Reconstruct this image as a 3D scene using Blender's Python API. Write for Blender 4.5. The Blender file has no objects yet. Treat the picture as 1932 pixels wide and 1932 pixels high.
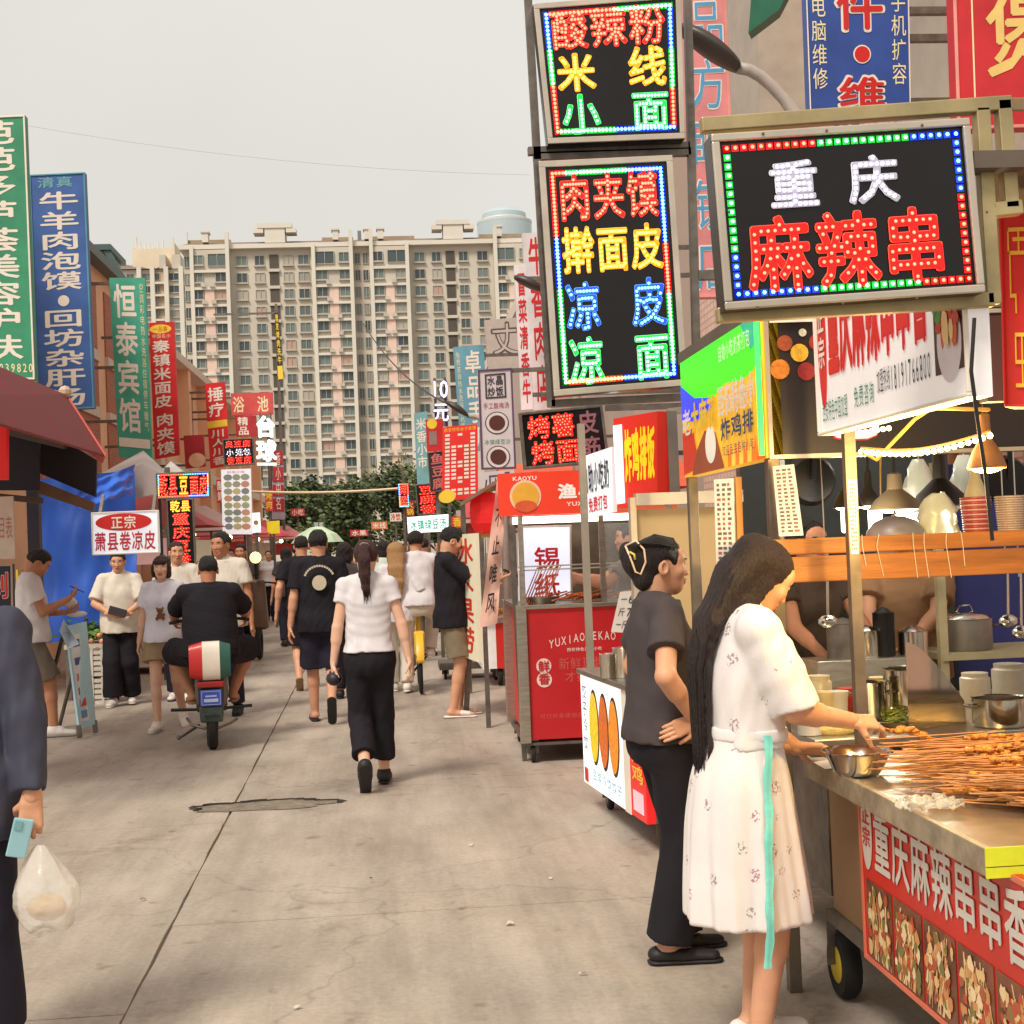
import bpy, math, random
import numpy as np
from mathutils import Vector, Matrix
R = math.radians
random.seed(7)
SC = bpy.context.scene
COL = SC.collection
# ---------------------------------------------------------------- camera
# photo pixels are given on a 1932 px wide copy of the picture; street runs along +Y
PW, FPX, CX, CY = 1932.0, 2641.0, 966.0, 966.0
CAMZ = 1.6
YAW, PITCH, ROLL = R(4.83), R(1.256), R(2.25)
_f = Vector((math.sin(YAW)*math.cos(PITCH), math.cos(YAW)*math.cos(PITCH), math.sin(PITCH)))
_r0 = Vector((math.cos(YAW), -math.sin(YAW), 0)); _u0 = _r0.cross(_f)
_cr = math.cos(ROLL)*_r0 - math.sin(ROLL)*_u0
_cu = math.sin(ROLL)*_r0 + math.cos(ROLL)*_u0
cam = bpy.data.cameras.new('camera'); camo = bpy.data.objects.new('camera', cam); COL.objects.link(camo)
camo.matrix_world = Matrix(((_cr.x, _cu.x, -_f.x, 0), (_cr.y, _cu.y, -_f.y, 0), (_cr.z, _cu.z, -_f.z, CAMZ), (0, 0, 0, 1)))
cam.sensor_width = 36; cam.lens = 36*FPX/PW; cam.clip_start = 0.05; cam.clip_end = 3000
SC.camera = camo
# ---------------------------------------------------------------- sky, sun, exposure
SUN_EL, SUN_AZ = R(52), R(215)      # hazy sun high behind the camera's left shoulder
w = bpy.data.worlds.new('World'); SC.world = w; w.use_nodes = True
nt = w.node_tree; bg = nt.nodes['Background']
sky = nt.nodes.new('ShaderNodeTexSky'); sky.sky_type = 'NISHITA'; sky.sun_disc = False
sky.sun_elevation = SUN_EL; sky.sun_rotation = SUN_AZ; sky.dust_density = 6; sky.air_density = 1.5; sky.ozone_density = 1
hs = nt.nodes.new('ShaderNodeHueSaturation'); hs.inputs['Saturation'].default_value = 0.25
mx = nt.nodes.new('ShaderNodeMix'); mx.data_type = 'RGBA'; mx.inputs[0].default_value = 0.86
tcw = nt.nodes.new('ShaderNodeTexCoord'); nzw = nt.nodes.new('ShaderNodeTexNoise'); nzw.inputs['Scale'].default_value = 1.6
nzw.inputs['Detail'].default_value = 4
crw = nt.nodes.new('ShaderNodeValToRGB')
crw.color_ramp.elements[0].color = (4.95, 4.76, 4.3, 1); crw.color_ramp.elements[1].color = (5.85, 5.68, 5.2, 1)
crw.color_ramp.elements[0].position = .35; crw.color_ramp.elements[1].position = .7
nt.links.new(tcw.outputs['Generated'], nzw.inputs['Vector']); nt.links.new(nzw.outputs['Fac'], crw.inputs['Fac'])
nt.links.new(sky.outputs['Color'], hs.inputs['Color']); nt.links.new(hs.outputs['Color'], mx.inputs[6])
nt.links.new(crw.outputs['Color'], mx.inputs[7])
nt.links.new(mx.outputs[2], bg.inputs['Color']); bg.inputs['Strength'].default_value = 0.1
sl = bpy.data.lights.new('sun', 'SUN'); sl.energy = 2.0; sl.angle = R(16); sl.color = (1, .925, .82)
so = bpy.data.objects.new('sun', sl); COL.objects.link(so)
_d = Vector((math.sin(SUN_AZ)*math.cos(SUN_EL), math.cos(SUN_AZ)*math.cos(SUN_EL), math.sin(SUN_EL)))
so.rotation_euler = _d.to_track_quat('Z', 'Y').to_euler(); so.location = _d*40
vs = SC.view_settings; vs.view_transform = 'Standard'; vs.look = 'None'; vs.exposure = 0.58; vs.gamma = 1; vs.use_curve_mapping = False

# ---------------------------------------------------------------- photo pixel -> place
def ray(px, py):
    return _f*FPX + _cr*(px-CX) - _cu*(py-CY)
def PY(px, py, Y):
    d = ray(px, py); t = Y/d.y; return Vector((d.x*t, Y, CAMZ+d.z*t))
def PX(px, py, X):
    d = ray(px, py); t = X/d.x; return Vector((X, d.y*t, CAMZ+d.z*t))
def PG(px, py, Z=0.0):
    d = ray(px, py); t = (Z-CAMZ)/d.z; return Vector((d.x*t, d.y*t, Z))
# ---------------------------------------------------------------- materials
def lin(c):
    r = []
    for v in c[:3]:
        v = v/255.0; r.append(v/12.92 if v <= .04045 else ((v+.055)/1.055)**2.4)
    return r
MATS = {}
def M(name, col, rough=.6, metal=0.0, var=.12, scale=6, bump=0.0, bscale=120, emit=0.0, spec=.5, sub=0.0, coat=0.0, alpha=1.0, trans=0.0, stretch=None, ecol=None):
    if name in MATS: return MATS[name]
    if name.startswith('sign_') and 'letter' not in name and var < .2: var, scale = .2, 2.6      # weathered print
    m = bpy.data.materials.new(name); m.use_nodes = True; n = m.node_tree.nodes; L = m.node_tree.links
    b = n['Principled BSDF']; c = lin(col)
    b.inputs['Roughness'].default_value = rough; b.inputs['Metallic'].default_value = metal
    b.inputs['Specular IOR Level'].default_value = spec
    if sub: b.inputs['Subsurface Weight'].default_value = sub; b.inputs['Subsurface Radius'].default_value = (.012, .005, .003); b.inputs['Subsurface Scale'].default_value = 1
    if coat: b.inputs['Coat Weight'].default_value = coat; b.inputs['Coat Roughness'].default_value = .08
    if alpha < 1: b.inputs['Alpha'].default_value = alpha
    if trans: b.inputs['Transmission Weight'].default_value = trans
    tc = n.new('ShaderNodeTexCoord'); vec = tc.outputs['Object']
    if stretch:
        mp = n.new('ShaderNodeMapping'); mp.inputs['Scale'].default_value = stretch; L.new(vec, mp.inputs['Vector']); vec = mp.outputs['Vector']
    if var > 0:
        nz = n.new('ShaderNodeTexNoise'); nz.inputs['Scale'].default_value = scale; nz.inputs['Detail'].default_value = 6; nz.inputs['Roughness'].default_value = .6
        L.new(vec, nz.inputs['Vector'])
        rp = n.new('ShaderNodeValToRGB'); rp.color_ramp.elements[0].position = .3; rp.color_ramp.elements[1].position = .7
        rp.color_ramp.elements[0].color = [max(0, x*(1-var)) for x in c]+[1]; rp.color_ramp.elements[1].color = [min(1, x*(1+var)) for x in c]+[1]
        L.new(nz.outputs['Fac'], rp.inputs['Fac']); L.new(rp.outputs['Color'], b.inputs['Base Color'])
        if rough > .05 and metal < .5:
            ma = n.new('ShaderNodeMapRange'); ma.inputs[3].default_value = rough*.85; ma.inputs[4].default_value = min(1, rough*1.15)
            L.new(nz.outputs['Fac'], ma.inputs[0]); L.new(ma.outputs[0], b.inputs['Roughness'])
    else:
        b.inputs['Base Color'].default_value = c+[1]
    if bump:
        n2 = n.new('ShaderNodeTexNoise'); n2.inputs['Scale'].default_value = bscale; n2.inputs['Detail'].default_value = 4
        L.new(vec, n2.inputs['Vector'])
        bp = n.new('ShaderNodeBump'); bp.inputs['Strength'].default_value = bump; bp.inputs['Distance'].default_value = .01
        L.new(n2.outputs['Fac'], bp.inputs['Height']); L.new(bp.outputs['Normal'], b.inputs['Normal'])
    if emit:
        e = lin(ecol) if ecol else c
        b.inputs['Emission Color'].default_value = e+[1]; b.inputs['Emission Strength'].default_value = emit
        m.cycles.emission_sampling = 'NONE'
    MATS[name] = m; return m
def rgb(*c): return c
def C(r, g, b, rough=.6, **k):        # plain painted colour looked up by value
    return M('paint_%d_%d_%d_%d' % (r, g, b, int(rough*100)) + ('e%d' % int(k['emit']*100) if 'emit' in k else ''), (r, g, b), rough, **k)
steel = M('brushed_steel', (186, 178, 164), .32, .9, var=.2, scale=9, bump=.05, bscale=60, stretch=(1, 1, 6))
steel_dark = M('dull_steel', (120, 112, 104), .5, .8, var=.3, scale=12, bump=.05)
steel_shiny = M('polished_steel', (205, 198, 186), .16, 1.0, var=.1, scale=14)
alu = M('sign_frame_aluminium', (196, 184, 168), .38, .55, var=.15, scale=8)
blackmat = M('black_plastic', (22, 21, 22), .45, var=.2)
rubber = M('rubber', (26, 25, 25), .8, var=.2, scale=30)
wood = M('varnished_wood', (176, 112, 52), .5, var=.35, scale=3, bump=.15, bscale=20, stretch=(.6, 8, 8))
# ---------------------------------------------------------------- mesh building
ORG = {}
def tag(o, label=None, cat=None, group=None, kind=None):
    if label: o['label'] = label
    if cat: o['category'] = cat
    if group: o['group'] = group
    if kind: o['kind'] = kind
    return o
def empty(name, loc, label, cat, group=None, rz=0.0):
    o = bpy.data.objects.new(name, None); COL.objects.link(o); o.location = loc; o.rotation_euler.z = rz; o.empty_display_size = .2
    ORG[o.name] = Vector(loc); return tag(o, label, cat, group)
class MB:
    def __init__(s): s.v = []; s.f = []; s.m = []
    def add(s, vs, fs, mi=0):
        k = len(s.v); s.v += [tuple(p) for p in vs]; s.f += [tuple(i+k for i in f) for f in fs]; s.m += [mi]*len(fs); return s
    def hexa(s, p, mi=0):      # p: 8 corners, bottom 4 ccw then top 4
        return s.add(p, [(3, 2, 1, 0), (4, 5, 6, 7), (0, 1, 5, 4), (1, 2, 6, 5), (2, 3, 7, 6), (3, 0, 4, 7)], mi)
    def box(s, a, b, mi=0):
        x0, y0, z0 = (min(a[i], b[i]) for i in range(3)); x1, y1, z1 = (max(a[i], b[i]) for i in range(3))
        return s.hexa([(x0, y0, z0), (x1, y0, z0), (x1, y1, z0), (x0, y1, z0), (x0, y0, z1), (x1, y0, z1), (x1, y1, z1), (x0, y1, z1)], mi)
    def bar(s, a, b, w, h=None, up=(0, 0, 1), mi=0):
        a = Vector(a); b = Vector(b); h = h or w; d = (b-a).normalized(); u = Vector(up)
        if abs(d.dot(u)) > .95: u = Vector((0, 1, 0))
        x = d.cross(u).normalized()*w/2; y = x.cross(d).normalized()*h/2
        return s.hexa([a-x-y, a+x-y, b+x-y, b-x-y, a-x+y, a+x+y, b+x+y, b-x+y], mi)
    def cyl(s, a, b, r0, r1=None, n=12, mi=0, cap=True):
        r1 = r0 if r1 is None else r1; a = Vector(a); b = Vector(b); d = (b-a).normalized()
        u = Vector((0, 0, 1)) if abs(d.z) < .9 else Vector((1, 0, 0)); x = d.cross(u).normalized(); y = x.cross(d)
        vs = [p+(x*math.cos(t)+y*math.sin(t))*r for p, r in ((a, r0), (b, r1)) for t in (2*math.pi*i/n for i in range(n))]
        fs = [(i, (i+1) % n, n+(i+1) % n, n+i) for i in range(n)]
        if cap: fs += [tuple(range(n-1, -1, -1)), tuple(range(n, 2*n))]
        return s.add(vs, fs, mi)
    def tube(s, pts, r, n=6, mi=0):
        pts = [Vector(p) for p in pts]; rs = r if isinstance(r, (list, tuple)) else [r]*len(pts); vs = []; px = None
        for i, p in enumerate(pts):
            d = (pts[min(i+1, len(pts)-1)]-pts[max(i-1, 0)]).normalized()
            u = Vector((0, 0, 1)) if abs(d.z) < .9 else Vector((1, 0, 0))
            x = d.cross(u).normalized() if px is None else (px-d*px.dot(d)).normalized()
            px = x; y = d.cross(x)
            vs += [p+(x*math.cos(2*math.pi*k/n)+y*math.sin(2*math.pi*k/n))*rs[i] for k in range(n)]
        fs = [(i*n+k, i*n+(k+1) % n, (i+1)*n+(k+1) % n, (i+1)*n+k) for i in range(len(pts)-1) for k in range(n)]
        fs += [tuple(range(n-1, -1, -1)), tuple((len(pts)-1)*n+k for k in range(n))]
        return s.add(vs, fs, mi)
    def lathe(s, c, prof, n=20, mi=0, axis=(0, 0, 1), ref=None):   # prof: (radius, height)
        c = Vector(c); ax = Vector(axis).normalized(); u = Vector((0, 0, 1)) if abs(ax.z) < .9 else Vector((1, 0, 0))
        x = ax.cross(u).normalized(); y = ax.cross(x); vs = []
        for r, h in prof: vs += [c+ax*h+(x*math.cos(2*math.pi*k/n)+y*math.sin(2*math.pi*k/n))*max(r, 1e-4) for k in range(n)]
        fs = [(i*n+k, i*n+(k+1) % n, (i+1)*n+(k+1) % n, (i+1)*n+k) for i in range(len(prof)-1) for k in range(n)]
        return s.add(vs, fs, mi)
    def ball(s, c, r, n=10, mi=0):
        r = r if isinstance(r, (list, tuple)) else (r, r, r); c = Vector(c); m = max(4, n//2); vs = []
        for i in range(m+1):
            t = math.pi*i/m
            for k in range(n): vs.append((c.x+r[0]*math.sin(t)*math.cos(2*math.pi*k/n), c.y+r[1]*math.sin(t)*math.sin(2*math.pi*k/n), c.z-r[2]*math.cos(t)))
        return s.add(vs, [(i*n+k, i*n+(k+1) % n, (i+1)*n+(k+1) % n, (i+1)*n+k) for i in range(m) for k in range(n)], mi)
    def build(s, name, mats, parent=None, smooth=False, bevel=0.0, kind=None, label=None, cat=None, group=None, local=False, fixn=True):
        me = bpy.data.meshes.new(name); me.from_pydata([tuple(v) for v in s.v], [], s.f)
        mats = mats if isinstance(mats, (list, tuple)) else [mats]
        for m in mats: me.materials.append(m)
        if len(mats) > 1: me.polygons.foreach_set('material_index', s.m)
        if smooth: me.polygons.foreach_set('use_smooth', [True]*len(me.polygons))
        me.validate(); me.update()
        return link(me, name, parent, bevel, kind, label, cat, group, local, auto=smooth == 'auto')
def link(me, name, parent=None, bevel=0.0, kind=None, label=None, cat=None, group=None, local=False, auto=False):
    o = bpy.data.objects.new(name, me); COL.objects.link(o); ORG[o.name] = Vector((0, 0, 0))
    if parent:
        o.parent = parent
        if not local: o.location = -ORG[parent.name]
    if bevel:
        b = o.modifiers.new('bevel', 'BEVEL'); b.width = bevel; b.segments = 2; b.limit_method = 'ANGLE'; b.angle_limit = R(40)
    if auto: me.set_sharp_from_angle(angle=R(40))
    return tag(o, label, cat, group, kind)
# ---------------------------------------------------------------- lettering
GL = {}
def preload(chars):
    objs = []
    for ch in chars:
        off = 0.0; c = bpy.data.curves.new('g', 'FONT'); c.body = ch; c.resolution_u = 2; c.offset = off
        o = bpy.data.objects.new('g', c); COL.objects.link(o); objs.append((ch, off, o))
    dg = bpy.context.evaluated_depsgraph_get()
    for ch, off, o in objs:
        me = bpy.data.meshes.new_from_object(o.evaluated_get(dg))
        vs = np.array([v.co[:2] for v in me.vertices]).reshape(-1, 2); fs = [tuple(p.vertices) for p in me.polygons]
        if ord(ch) > 0x2000: vs = (vs-np.array([0.0, -.12]))
        else:
            if len(vs): lo, hi = vs[:, 0].min(), vs[:, 0].max(); vs = np.stack([.5+(vs[:, 0]-(lo+hi)/2)/max(.62, hi-lo)*.92, vs[:, 1]/.75], 1)
        GL[ch] = (vs, fs); bpy.data.meshes.remove(me)
    for ch, off, o in objs:
        c = o.data; bpy.data.objects.remove(o); bpy.data.curves.remove(c)
class Panel:               # a flat (or nearly flat) face given by its corners in the place
    def __init__(s, tl, tr, br, bl, toward=None):
        s.c = [Vector(p) for p in (tl, tr, br, bl)]
        n = (s.c[1]-s.c[0]).cross(s.c[3]-s.c[0]).normalized()
        t = toward or (Vector((0, 0, CAMZ))-s.c[0])
        s.n = n if n.dot(t) > 0 else -n
        s.w = (s.c[1]-s.c[0]).length; s.h = (s.c[3]-s.c[0]).length
    def pt(s, u, v, w=0.0):
        a, b, c, d = s.c
        return (a*(1-u)+b*u)*(1-v)+(d*(1-u)+c*u)*v+s.n*w
    def slab(s, mb, u0, v0, u1, v1, w0, w1, mi=0):
        p = [s.pt(u, v, w) for w in (w0, w1) for u, v in ((u0, v1), (u1, v1), (u1, v0), (u0, v0))]
        return mb.hexa(p, mi)
    def frame(s, mb, fw, w0, w1, mi=0):
        a, b = fw/s.w, fw/s.h
        for r in ((0, 0, 1, b), (0, 1-b, 1, 1), (0, b, a, 1-b), (1-a, b, 1, 1-b)): s.slab(mb, *r, w0, w1, mi)
        return mb
    def disc(s, mb, u, v, r, w, n=24, mi=0, rv=None, h=.002):
        rv = rv or r
        ring = [(u+r/s.w*math.cos(2*math.pi*k/n), v+rv/s.h*math.sin(2*math.pi*k/n)) for k in range(n)]
        vs = [s.pt(a, b, w+h) for a, b in ring]+[s.pt(a, b, w) for a, b in ring]
        return mb.add(vs, [tuple(range(n))]+[(k, (k+1) % n, n+(k+1) % n, n+k) for k in range(n)], mi)
    def glyph(s, mb, ch, u0, v0, u1, v1, off=.02, w=.003, depth=0.0, mi=0):
        """bold weights are the same character struck several times, each strike a hair in front of the last"""
        if ch not in GL or not len(GL[ch][0]): return
        vs, fs = GL[ch]; d = off-.014
        sh = [(0, 0)] if d < .005 else [(0, 0), (d, 0), (-d, 0), (0, d), (0, -d)]
        if d > .03: q = d*.72; sh += [(q, q), (q, -q), (-q, q), (-q, -q)]
        for j, (ax, ay) in enumerate(sh):
            P = [s.pt(u0+(u1-u0)*(x+ax), v1+(v0-v1)*(y+ay), w+j*.0002) for x, y in vs]
            mb.add(P, fs, mi)
            if depth:
                cnt = {}
                for f in fs:
                    for i in range(len(f)):
                        e = (f[i], f[(i+1) % len(f)]); cnt[tuple(sorted(e))] = None if tuple(sorted(e)) in cnt else e
                es = [e for e in cnt.values() if e]; k = len(P)
                mb.add(P+[p-s.n*depth for p in P], [(b, a, a+k, b+k) for a, b in es], mi)
    def text(s, mb, st, u0, v0, u1, v1, off=.02, vert=False, **k):
        n = len(st)
        for i, ch in enumerate(st):
            if vert: s.glyph(mb, ch, u0, v0+(v1-v0)*i/n, u1, v0+(v1-v0)*(i+.94)/n, off, **k)
            else: s.glyph(mb, ch, u0+(u1-u0)*i/n, v0, u0+(u1-u0)*(i+.94)/n, v1, off, **k)
        return mb
def quadY(pts, Y): return [PY(x, y, Y) for x, y in pts]
def skeleton_dots(ch, off, spacing=.075, N=56):
    vs, fs = GL[ch]; g = np.zeros((N, N), bool); q = (np.stack(np.meshgrid(np.arange(N), np.arange(N), indexing='ij'), -1)+.5)/N
    for f in fs:
        p = vs[list(f)]; ins = np.ones((N, N), bool); ins2 = np.ones((N, N), bool)
        for i in range(len(p)):
            a, b = p[i], p[(i+1) % len(p)]
            cr = (b[0]-a[0])*(q[..., 1]-a[1])-(b[1]-a[1])*(q[..., 0]-a[0]); ins &= cr >= 0; ins2 &= cr <= 0
        g |= ins | ins2
    A = np.pad(g, 1).astype(np.int8)
    for it in range(20):
        ch_ = False
        for step in (0, 1):
            P = [A[:-2, 1:-1], A[:-2, 2:], A[1:-1, 2:], A[2:, 2:], A[2:, 1:-1], A[2:, :-2], A[1:-1, :-2], A[:-2, :-2]]
            B = sum(P); T = sum(((P[i] == 0) & (P[(i+1) % 8] == 1)).astype(np.int8) for i in range(8))
            if step == 0: c = (P[0]*P[2]*P[4] == 0) & (P[2]*P[4]*P[6] == 0)
            else: c = (P[0]*P[2]*P[6] == 0) & (P[0]*P[4]*P[6] == 0)
            rem = (A[1:-1, 1:-1] == 1) & (B >= 2) & (B <= 6) & (T == 1) & c
            if rem.any(): ch_ = True; A[1:-1, 1:-1][rem] = 0
        if not ch_: break
    pts = np.argwhere(A[1:-1, 1:-1])/N+.5/N; keep = []
    for p in pts:
        if all((p[0]-k[0])**2+(p[1]-k[1])**2 > spacing**2 for k in keep): keep.append(p)
    return keep
# ================================================================= lettering bank
B1, B2, B3 = .016, .034, .055
_TXT = ['12345679800', '手工酸梅汤', '冰镇绿豆沙', '萧县卷凉皮', '电脑维修机扩容', '招商热线', '西安', '麻辣烫', '串香', '免费加盟', '学习咨询', '住宿空调停车彩电热水洗浴暖气',
        '锡纸', '元斤一', '新鲜', '可订外卖', '欢迎品尝各种小吃', 'YUXIAOLEKAO', 'XIAN', 'ZXKG', '鲜香现烤才好吃', '正宗', '重庆', '特色肉合子夹馍', '泡炒饭', '晶水', '渔乐', '川人天下', '精', '水果捞', '炸鸡汉堡', '酸奶',
        '不止', '唯风味', '沙县米线馆', '奶茶打包', '自助餐', '文字', '丈厂', '一品香', '中国名', '市', '芭芭多芦荟美容护肤', '牛羊肉泡馍', '回坊杂肝汤', '恒泰宾馆', '秦镇米面皮', '捶疗', '浴池', '台球', '件维品方眼镜店', '卓品手机', '煲',
        '烤薯皮烤面筋', '巴火锅', '清真', '乾县', '沙丁鱼', '炸鸡排', '理发', '冒菜', '鱼豆腐', '米香', '酸辣粉', '擀', '臭豆腐', '小笼包', '凉面', '剁椒', '的', '大', '中', '老', '大麻花', '价目表', '饺子', '冷饮', '豆浆']
preload(sorted(set(''.join(_TXT))))
def put(panel, parent, name, st, rect, mat, off=B2, vert=False, w=.003, depth=0.0, each=True, kind=None):
    """letters on a face: one object per character when they are large, one per line otherwise"""
    u0, v0, u1, v1 = rect; n = len(st)
    if each:
        for i, ch in enumerate(st):
            mb = MB()
            if vert: panel.glyph(mb, ch, u0, v0+(v1-v0)*i/n, u1, v0+(v1-v0)*(i+.94)/n, off, w, depth)
            else: panel.glyph(mb, ch, u0+(u1-u0)*i/n, v0, u0+(u1-u0)*(i+.94)/n, v1, off, w, depth)
            if mb.v: mb.build(name, mat, parent)
    else:
        mb = MB(); panel.text(mb, st, u0, v0, u1, v1, off, vert, w=w, depth=depth)
        if mb.v: mb.build(name, mat, parent, kind=kind)
def board(name, label, cat, quad, face, thick=.06, fr=None, fw=.0, group=None, posts=None):
    """a sign: Empty at its lowest corner, with a panel and (fw) a raised frame"""
    p = Panel(*quad); low = min((quad[2], quad[3]), key=lambda q: q[2]); 
    e = empty(name, low, label, cat, group)
    mb = MB(); p.slab(mb, 0, 0, 1, 1, -thick, 0); mb.build('panel', face, e)
    if fw: mb = MB(); p.frame(mb, fw, .0005, .012); mb.build('frame', fr, e, bevel=.003)
    return e, p
# ================================================================= ground
def concrete():
    m = bpy.data.materials.new('worn_concrete'); m.use_nodes = True; n = m.node_tree.nodes; L = m.node_tree.links; b = n['Principled BSDF']
    tc = n.new('ShaderNodeNewGeometry')
    def noise(s, d=8, r=.6, mp=None):
        z = n.new('ShaderNodeTexNoise'); z.inputs['Scale'].default_value = s; z.inputs['Detail'].default_value = d; z.inputs['Roughness'].default_value = r
        if mp:
            q = n.new('ShaderNodeMapping'); q.inputs['Scale'].default_value = mp; L.new(tc.outputs['Position'], q.inputs['Vector']); L.new(q.outputs['Vector'], z.inputs['Vector'])
        else: L.new(tc.outputs['Position'], z.inputs['Vector'])
        return z.outputs['Fac']
    def ramp(f, *st):
        r = n.new('ShaderNodeValToRGB'); cr = r.color_ramp
        while len(cr.elements) < len(st): cr.elements.new(.5)
        for e, (p, c) in zip(cr.elements, st): e.position = p; e.color = (*c, 1)
        L.new(f, r.inputs['Fac']); return r.outputs['Color']
    def mul(a, c, fac=1.0):
        x = n.new('ShaderNodeMix'); x.data_type = 'RGBA'; x.blend_type = 'MULTIPLY'; x.inputs[0].default_value = fac
        L.new(a, x.inputs[6]); L.new(c, x.inputs[7]); return x.outputs[2]
    base = ramp(noise(.55, 6), (.3, (.45, .372, .302)), (.7, (.565, .485, .405)))
    base = mul(base, ramp(noise(2.2, 8, .65, (1, .35, 1)), (.35, (.72, .71, .70)), (.62, (1, 1, 1))))
    base = mul(base, ramp(noise(34, 5, .7), (.3, (.82, .81, .8)), (.6, (1, 1, 1))))
    base = mul(base, ramp(noise(7, 2, .4), (.24, (.55, .53, .52)), (.33, (1, 1, 1))), .75)
    base = mul(base, ramp(noise(1.1, 7, .7, (2.4, .12, 1)), (.36, (.74, .73, .72)), (.58, (1, 1, 1))), .8)
    base = mul(base, ramp(noise(.9, 9, .75), (.33, (.62, .6, .58)), (.43, (1, 1, 1))), .75)
    vo = n.new('ShaderNodeTexVoronoi'); vo.feature = 'DISTANCE_TO_EDGE'; vo.inputs['Scale'].default_value = .42
    wn = n.new('ShaderNodeTexNoise'); wn.inputs['Scale'].default_value = 1.4; wn.inputs['Detail'].default_value = 6; L.new(tc.outputs['Position'], wn.inputs['Vector'])
    ad = n.new('ShaderNodeVectorMath'); ad.operation = 'ADD'; L.new(tc.outputs['Position'], ad.inputs[0]); L.new(wn.outputs['Color'], ad.inputs[1]); L.new(ad.outputs[0], vo.inputs['Vector'])
    base = mul(base, ramp(vo.outputs['Distance'], (.0, (.5, .48, .46)), (.006, (1, 1, 1))), .42)
    L.new(base, b.inputs['Base Color']); b.inputs['Roughness'].default_value = .62; b.inputs['Specular IOR Level'].default_value = .35
    bp = n.new('ShaderNodeBump'); bp.inputs['Strength'].default_value = .35; bp.inputs['Distance'].default_value = .006
    L.new(noise(60, 6, .7), bp.inputs['Height']); L.new(bp.outputs['Normal'], b.inputs['Normal'])
    return m
conc = concrete()
jointm = M('dirty_joint_filler', (74, 66, 57), .9, var=.3, scale=20, bump=.3)
rd = MB(); rd.add([(-1500, -30, -.014), (1500, -30, -.014), (1500, 2500, -.014), (-1500, 2500, -.014)], [(0, 1, 2, 3)])
road = rd.build('road', M('packed_concrete_ground', (120, 108, 94), .85, var=.25, scale=.3, bump=.3, bscale=30)); tag(road, 'worn beige concrete market street running away from the viewer', kind='structure')
def slab(x0, x1, y0, y1, jit=0):
    g = .0042; mb = MB()
    n = max(2, int((y1-y0)/.25)); L_ = []; R_ = []
    rn = random.Random(int(x0*100+y0*7))
    for i in range(n+1):
        y = y0+g+(y1-y0-2*g)*i/n; sh = -.0195*y      # the joint runs slightly askew to the stalls
        L_.append((x0+g+sh+rn.uniform(-.002, .006), y)); R_.append((x1-g+sh+rn.uniform(-.006, .002), y))
    vs = [(x, y, 0) for x, y in L_]+[(x, y, 0) for x, y in R_]; k = n+1
    vs += [(x-.003, y, -.013) for x, y in L_]+[(x+.003, y, -.013) for x, y in R_]
    fs = [(i, k+i, k+i+1, i+1) for i in range(n)]+[(i, i+1, 2*k+i+1, 2*k+i) for i in range(n)]+[(k+i+1, k+i, 3*k+i, 3*k+i+1) for i in range(n)]
    fs += [(0, 2*k, 3*k, k), (k-1, 2*k-1, 4*k-1, 3*k-1)]
    mb.add(vs, fs); return mb.build('slab', conc, road)
XJ = -.905
for xa, xb, st in ((XJ, 2.45, 6.2-3.45*2), (XJ-3.55, XJ, 5.05-3.45*2), (2.45, 6.0, -1.0), (XJ-7.1, XJ-3.55, 0.4)):
    y = st
    while y < 75:
        slab(xa, xb, y, y+3.45); y += 3.45
# sunken patch in the slab and litter on it
cpat = PG(500, 1521); mb = MB(); rn = random.Random(3); ring = []
N = 60
for i in range(N):
    t = 2*math.pi*i/N; r = 1+.10*math.sin(5*t+1)+.07*rn.uniform(-1, 1)
    ring.append((cpat.x+.44*r*math.cos(t), cpat.y+.155*r*math.sin(t)))
mb.add([(x, y, .004) for x, y in ring], [tuple(range(N))])
mb.build('road_patch', M('asphalt_patch', (128, 116, 101), .8, var=.4, scale=14, bump=.8, bscale=50), label='dark ragged asphalt patch sunk in the concrete road', kind='structure')
mb = MB(); rn = random.Random(4)
for i in range(N):
    t0, t1 = 2*math.pi*i/N, 2*math.pi*(i+1)/N
    if math.sin(t0) < -.25: continue
    a, b = ring[i], ring[(i+1) % N]
    def outw(p, k): return (cpat.x+(p[0]-cpat.x)*k, cpat.y+(p[1]-cpat.y)*k)
    h = .012+.008*rn.random(); a2, b2 = outw(a, 1.07), outw(b, 1.07)
    mb.hexa([(*a, .001), (*a2, .001), (*b2, .001), (*b, .001), (*a, h), (*a2, .002), (*b2, .002), (*b, h)])
mb.build('patch_rim', M('patch_rim_tar', (58, 52, 46), .9, var=.3, bump=.5), label='raised broken dark rim along the far edge of the road patch', kind='structure')
scr = [(402, 1517, .05), (962, 1746, .045), (1100, 1841, .03), (890, 1597, .03), (1040, 1660, .02), (270, 1700, .025), (700, 1660, .018), (560, 1905, .03)]
lab = ['small white paper scrap at left end of the road patch', 'flat pale paper scrap on the concrete in mid foreground', 'tan scrap on the road left of the black shoes', 'tiny white scrap on the road behind the walking woman', 'tiny pale fleck on the road before the cart lightbox', 'dark leaf fleck on the road left of the joint', 'dark fleck on the road near the road patch', 'pale fleck on the road at bottom of the picture']
for (x, y, s), l in zip(scr, lab):
    p = PG(x, y); mb = MB(); rn = random.Random(int(x)); k = 7; s *= .62; dark = 'dark' in l
    vs = [(p.x+s*(.6+.5*rn.random())*math.cos(6.283*i/k), p.y+s*(.4+.4*rn.random())*math.sin(6.283*i/k), .004+.012*rn.random()) for i in range(k)]
    mb.add(vs+[(p.x, p.y, .014)], [(i, (i+1) % k, k) for i in range(k)])
    mb.build('paper_scrap', C(70, 62, 52) if dark else C(196, 184, 166), label=l, cat='litter')
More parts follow.
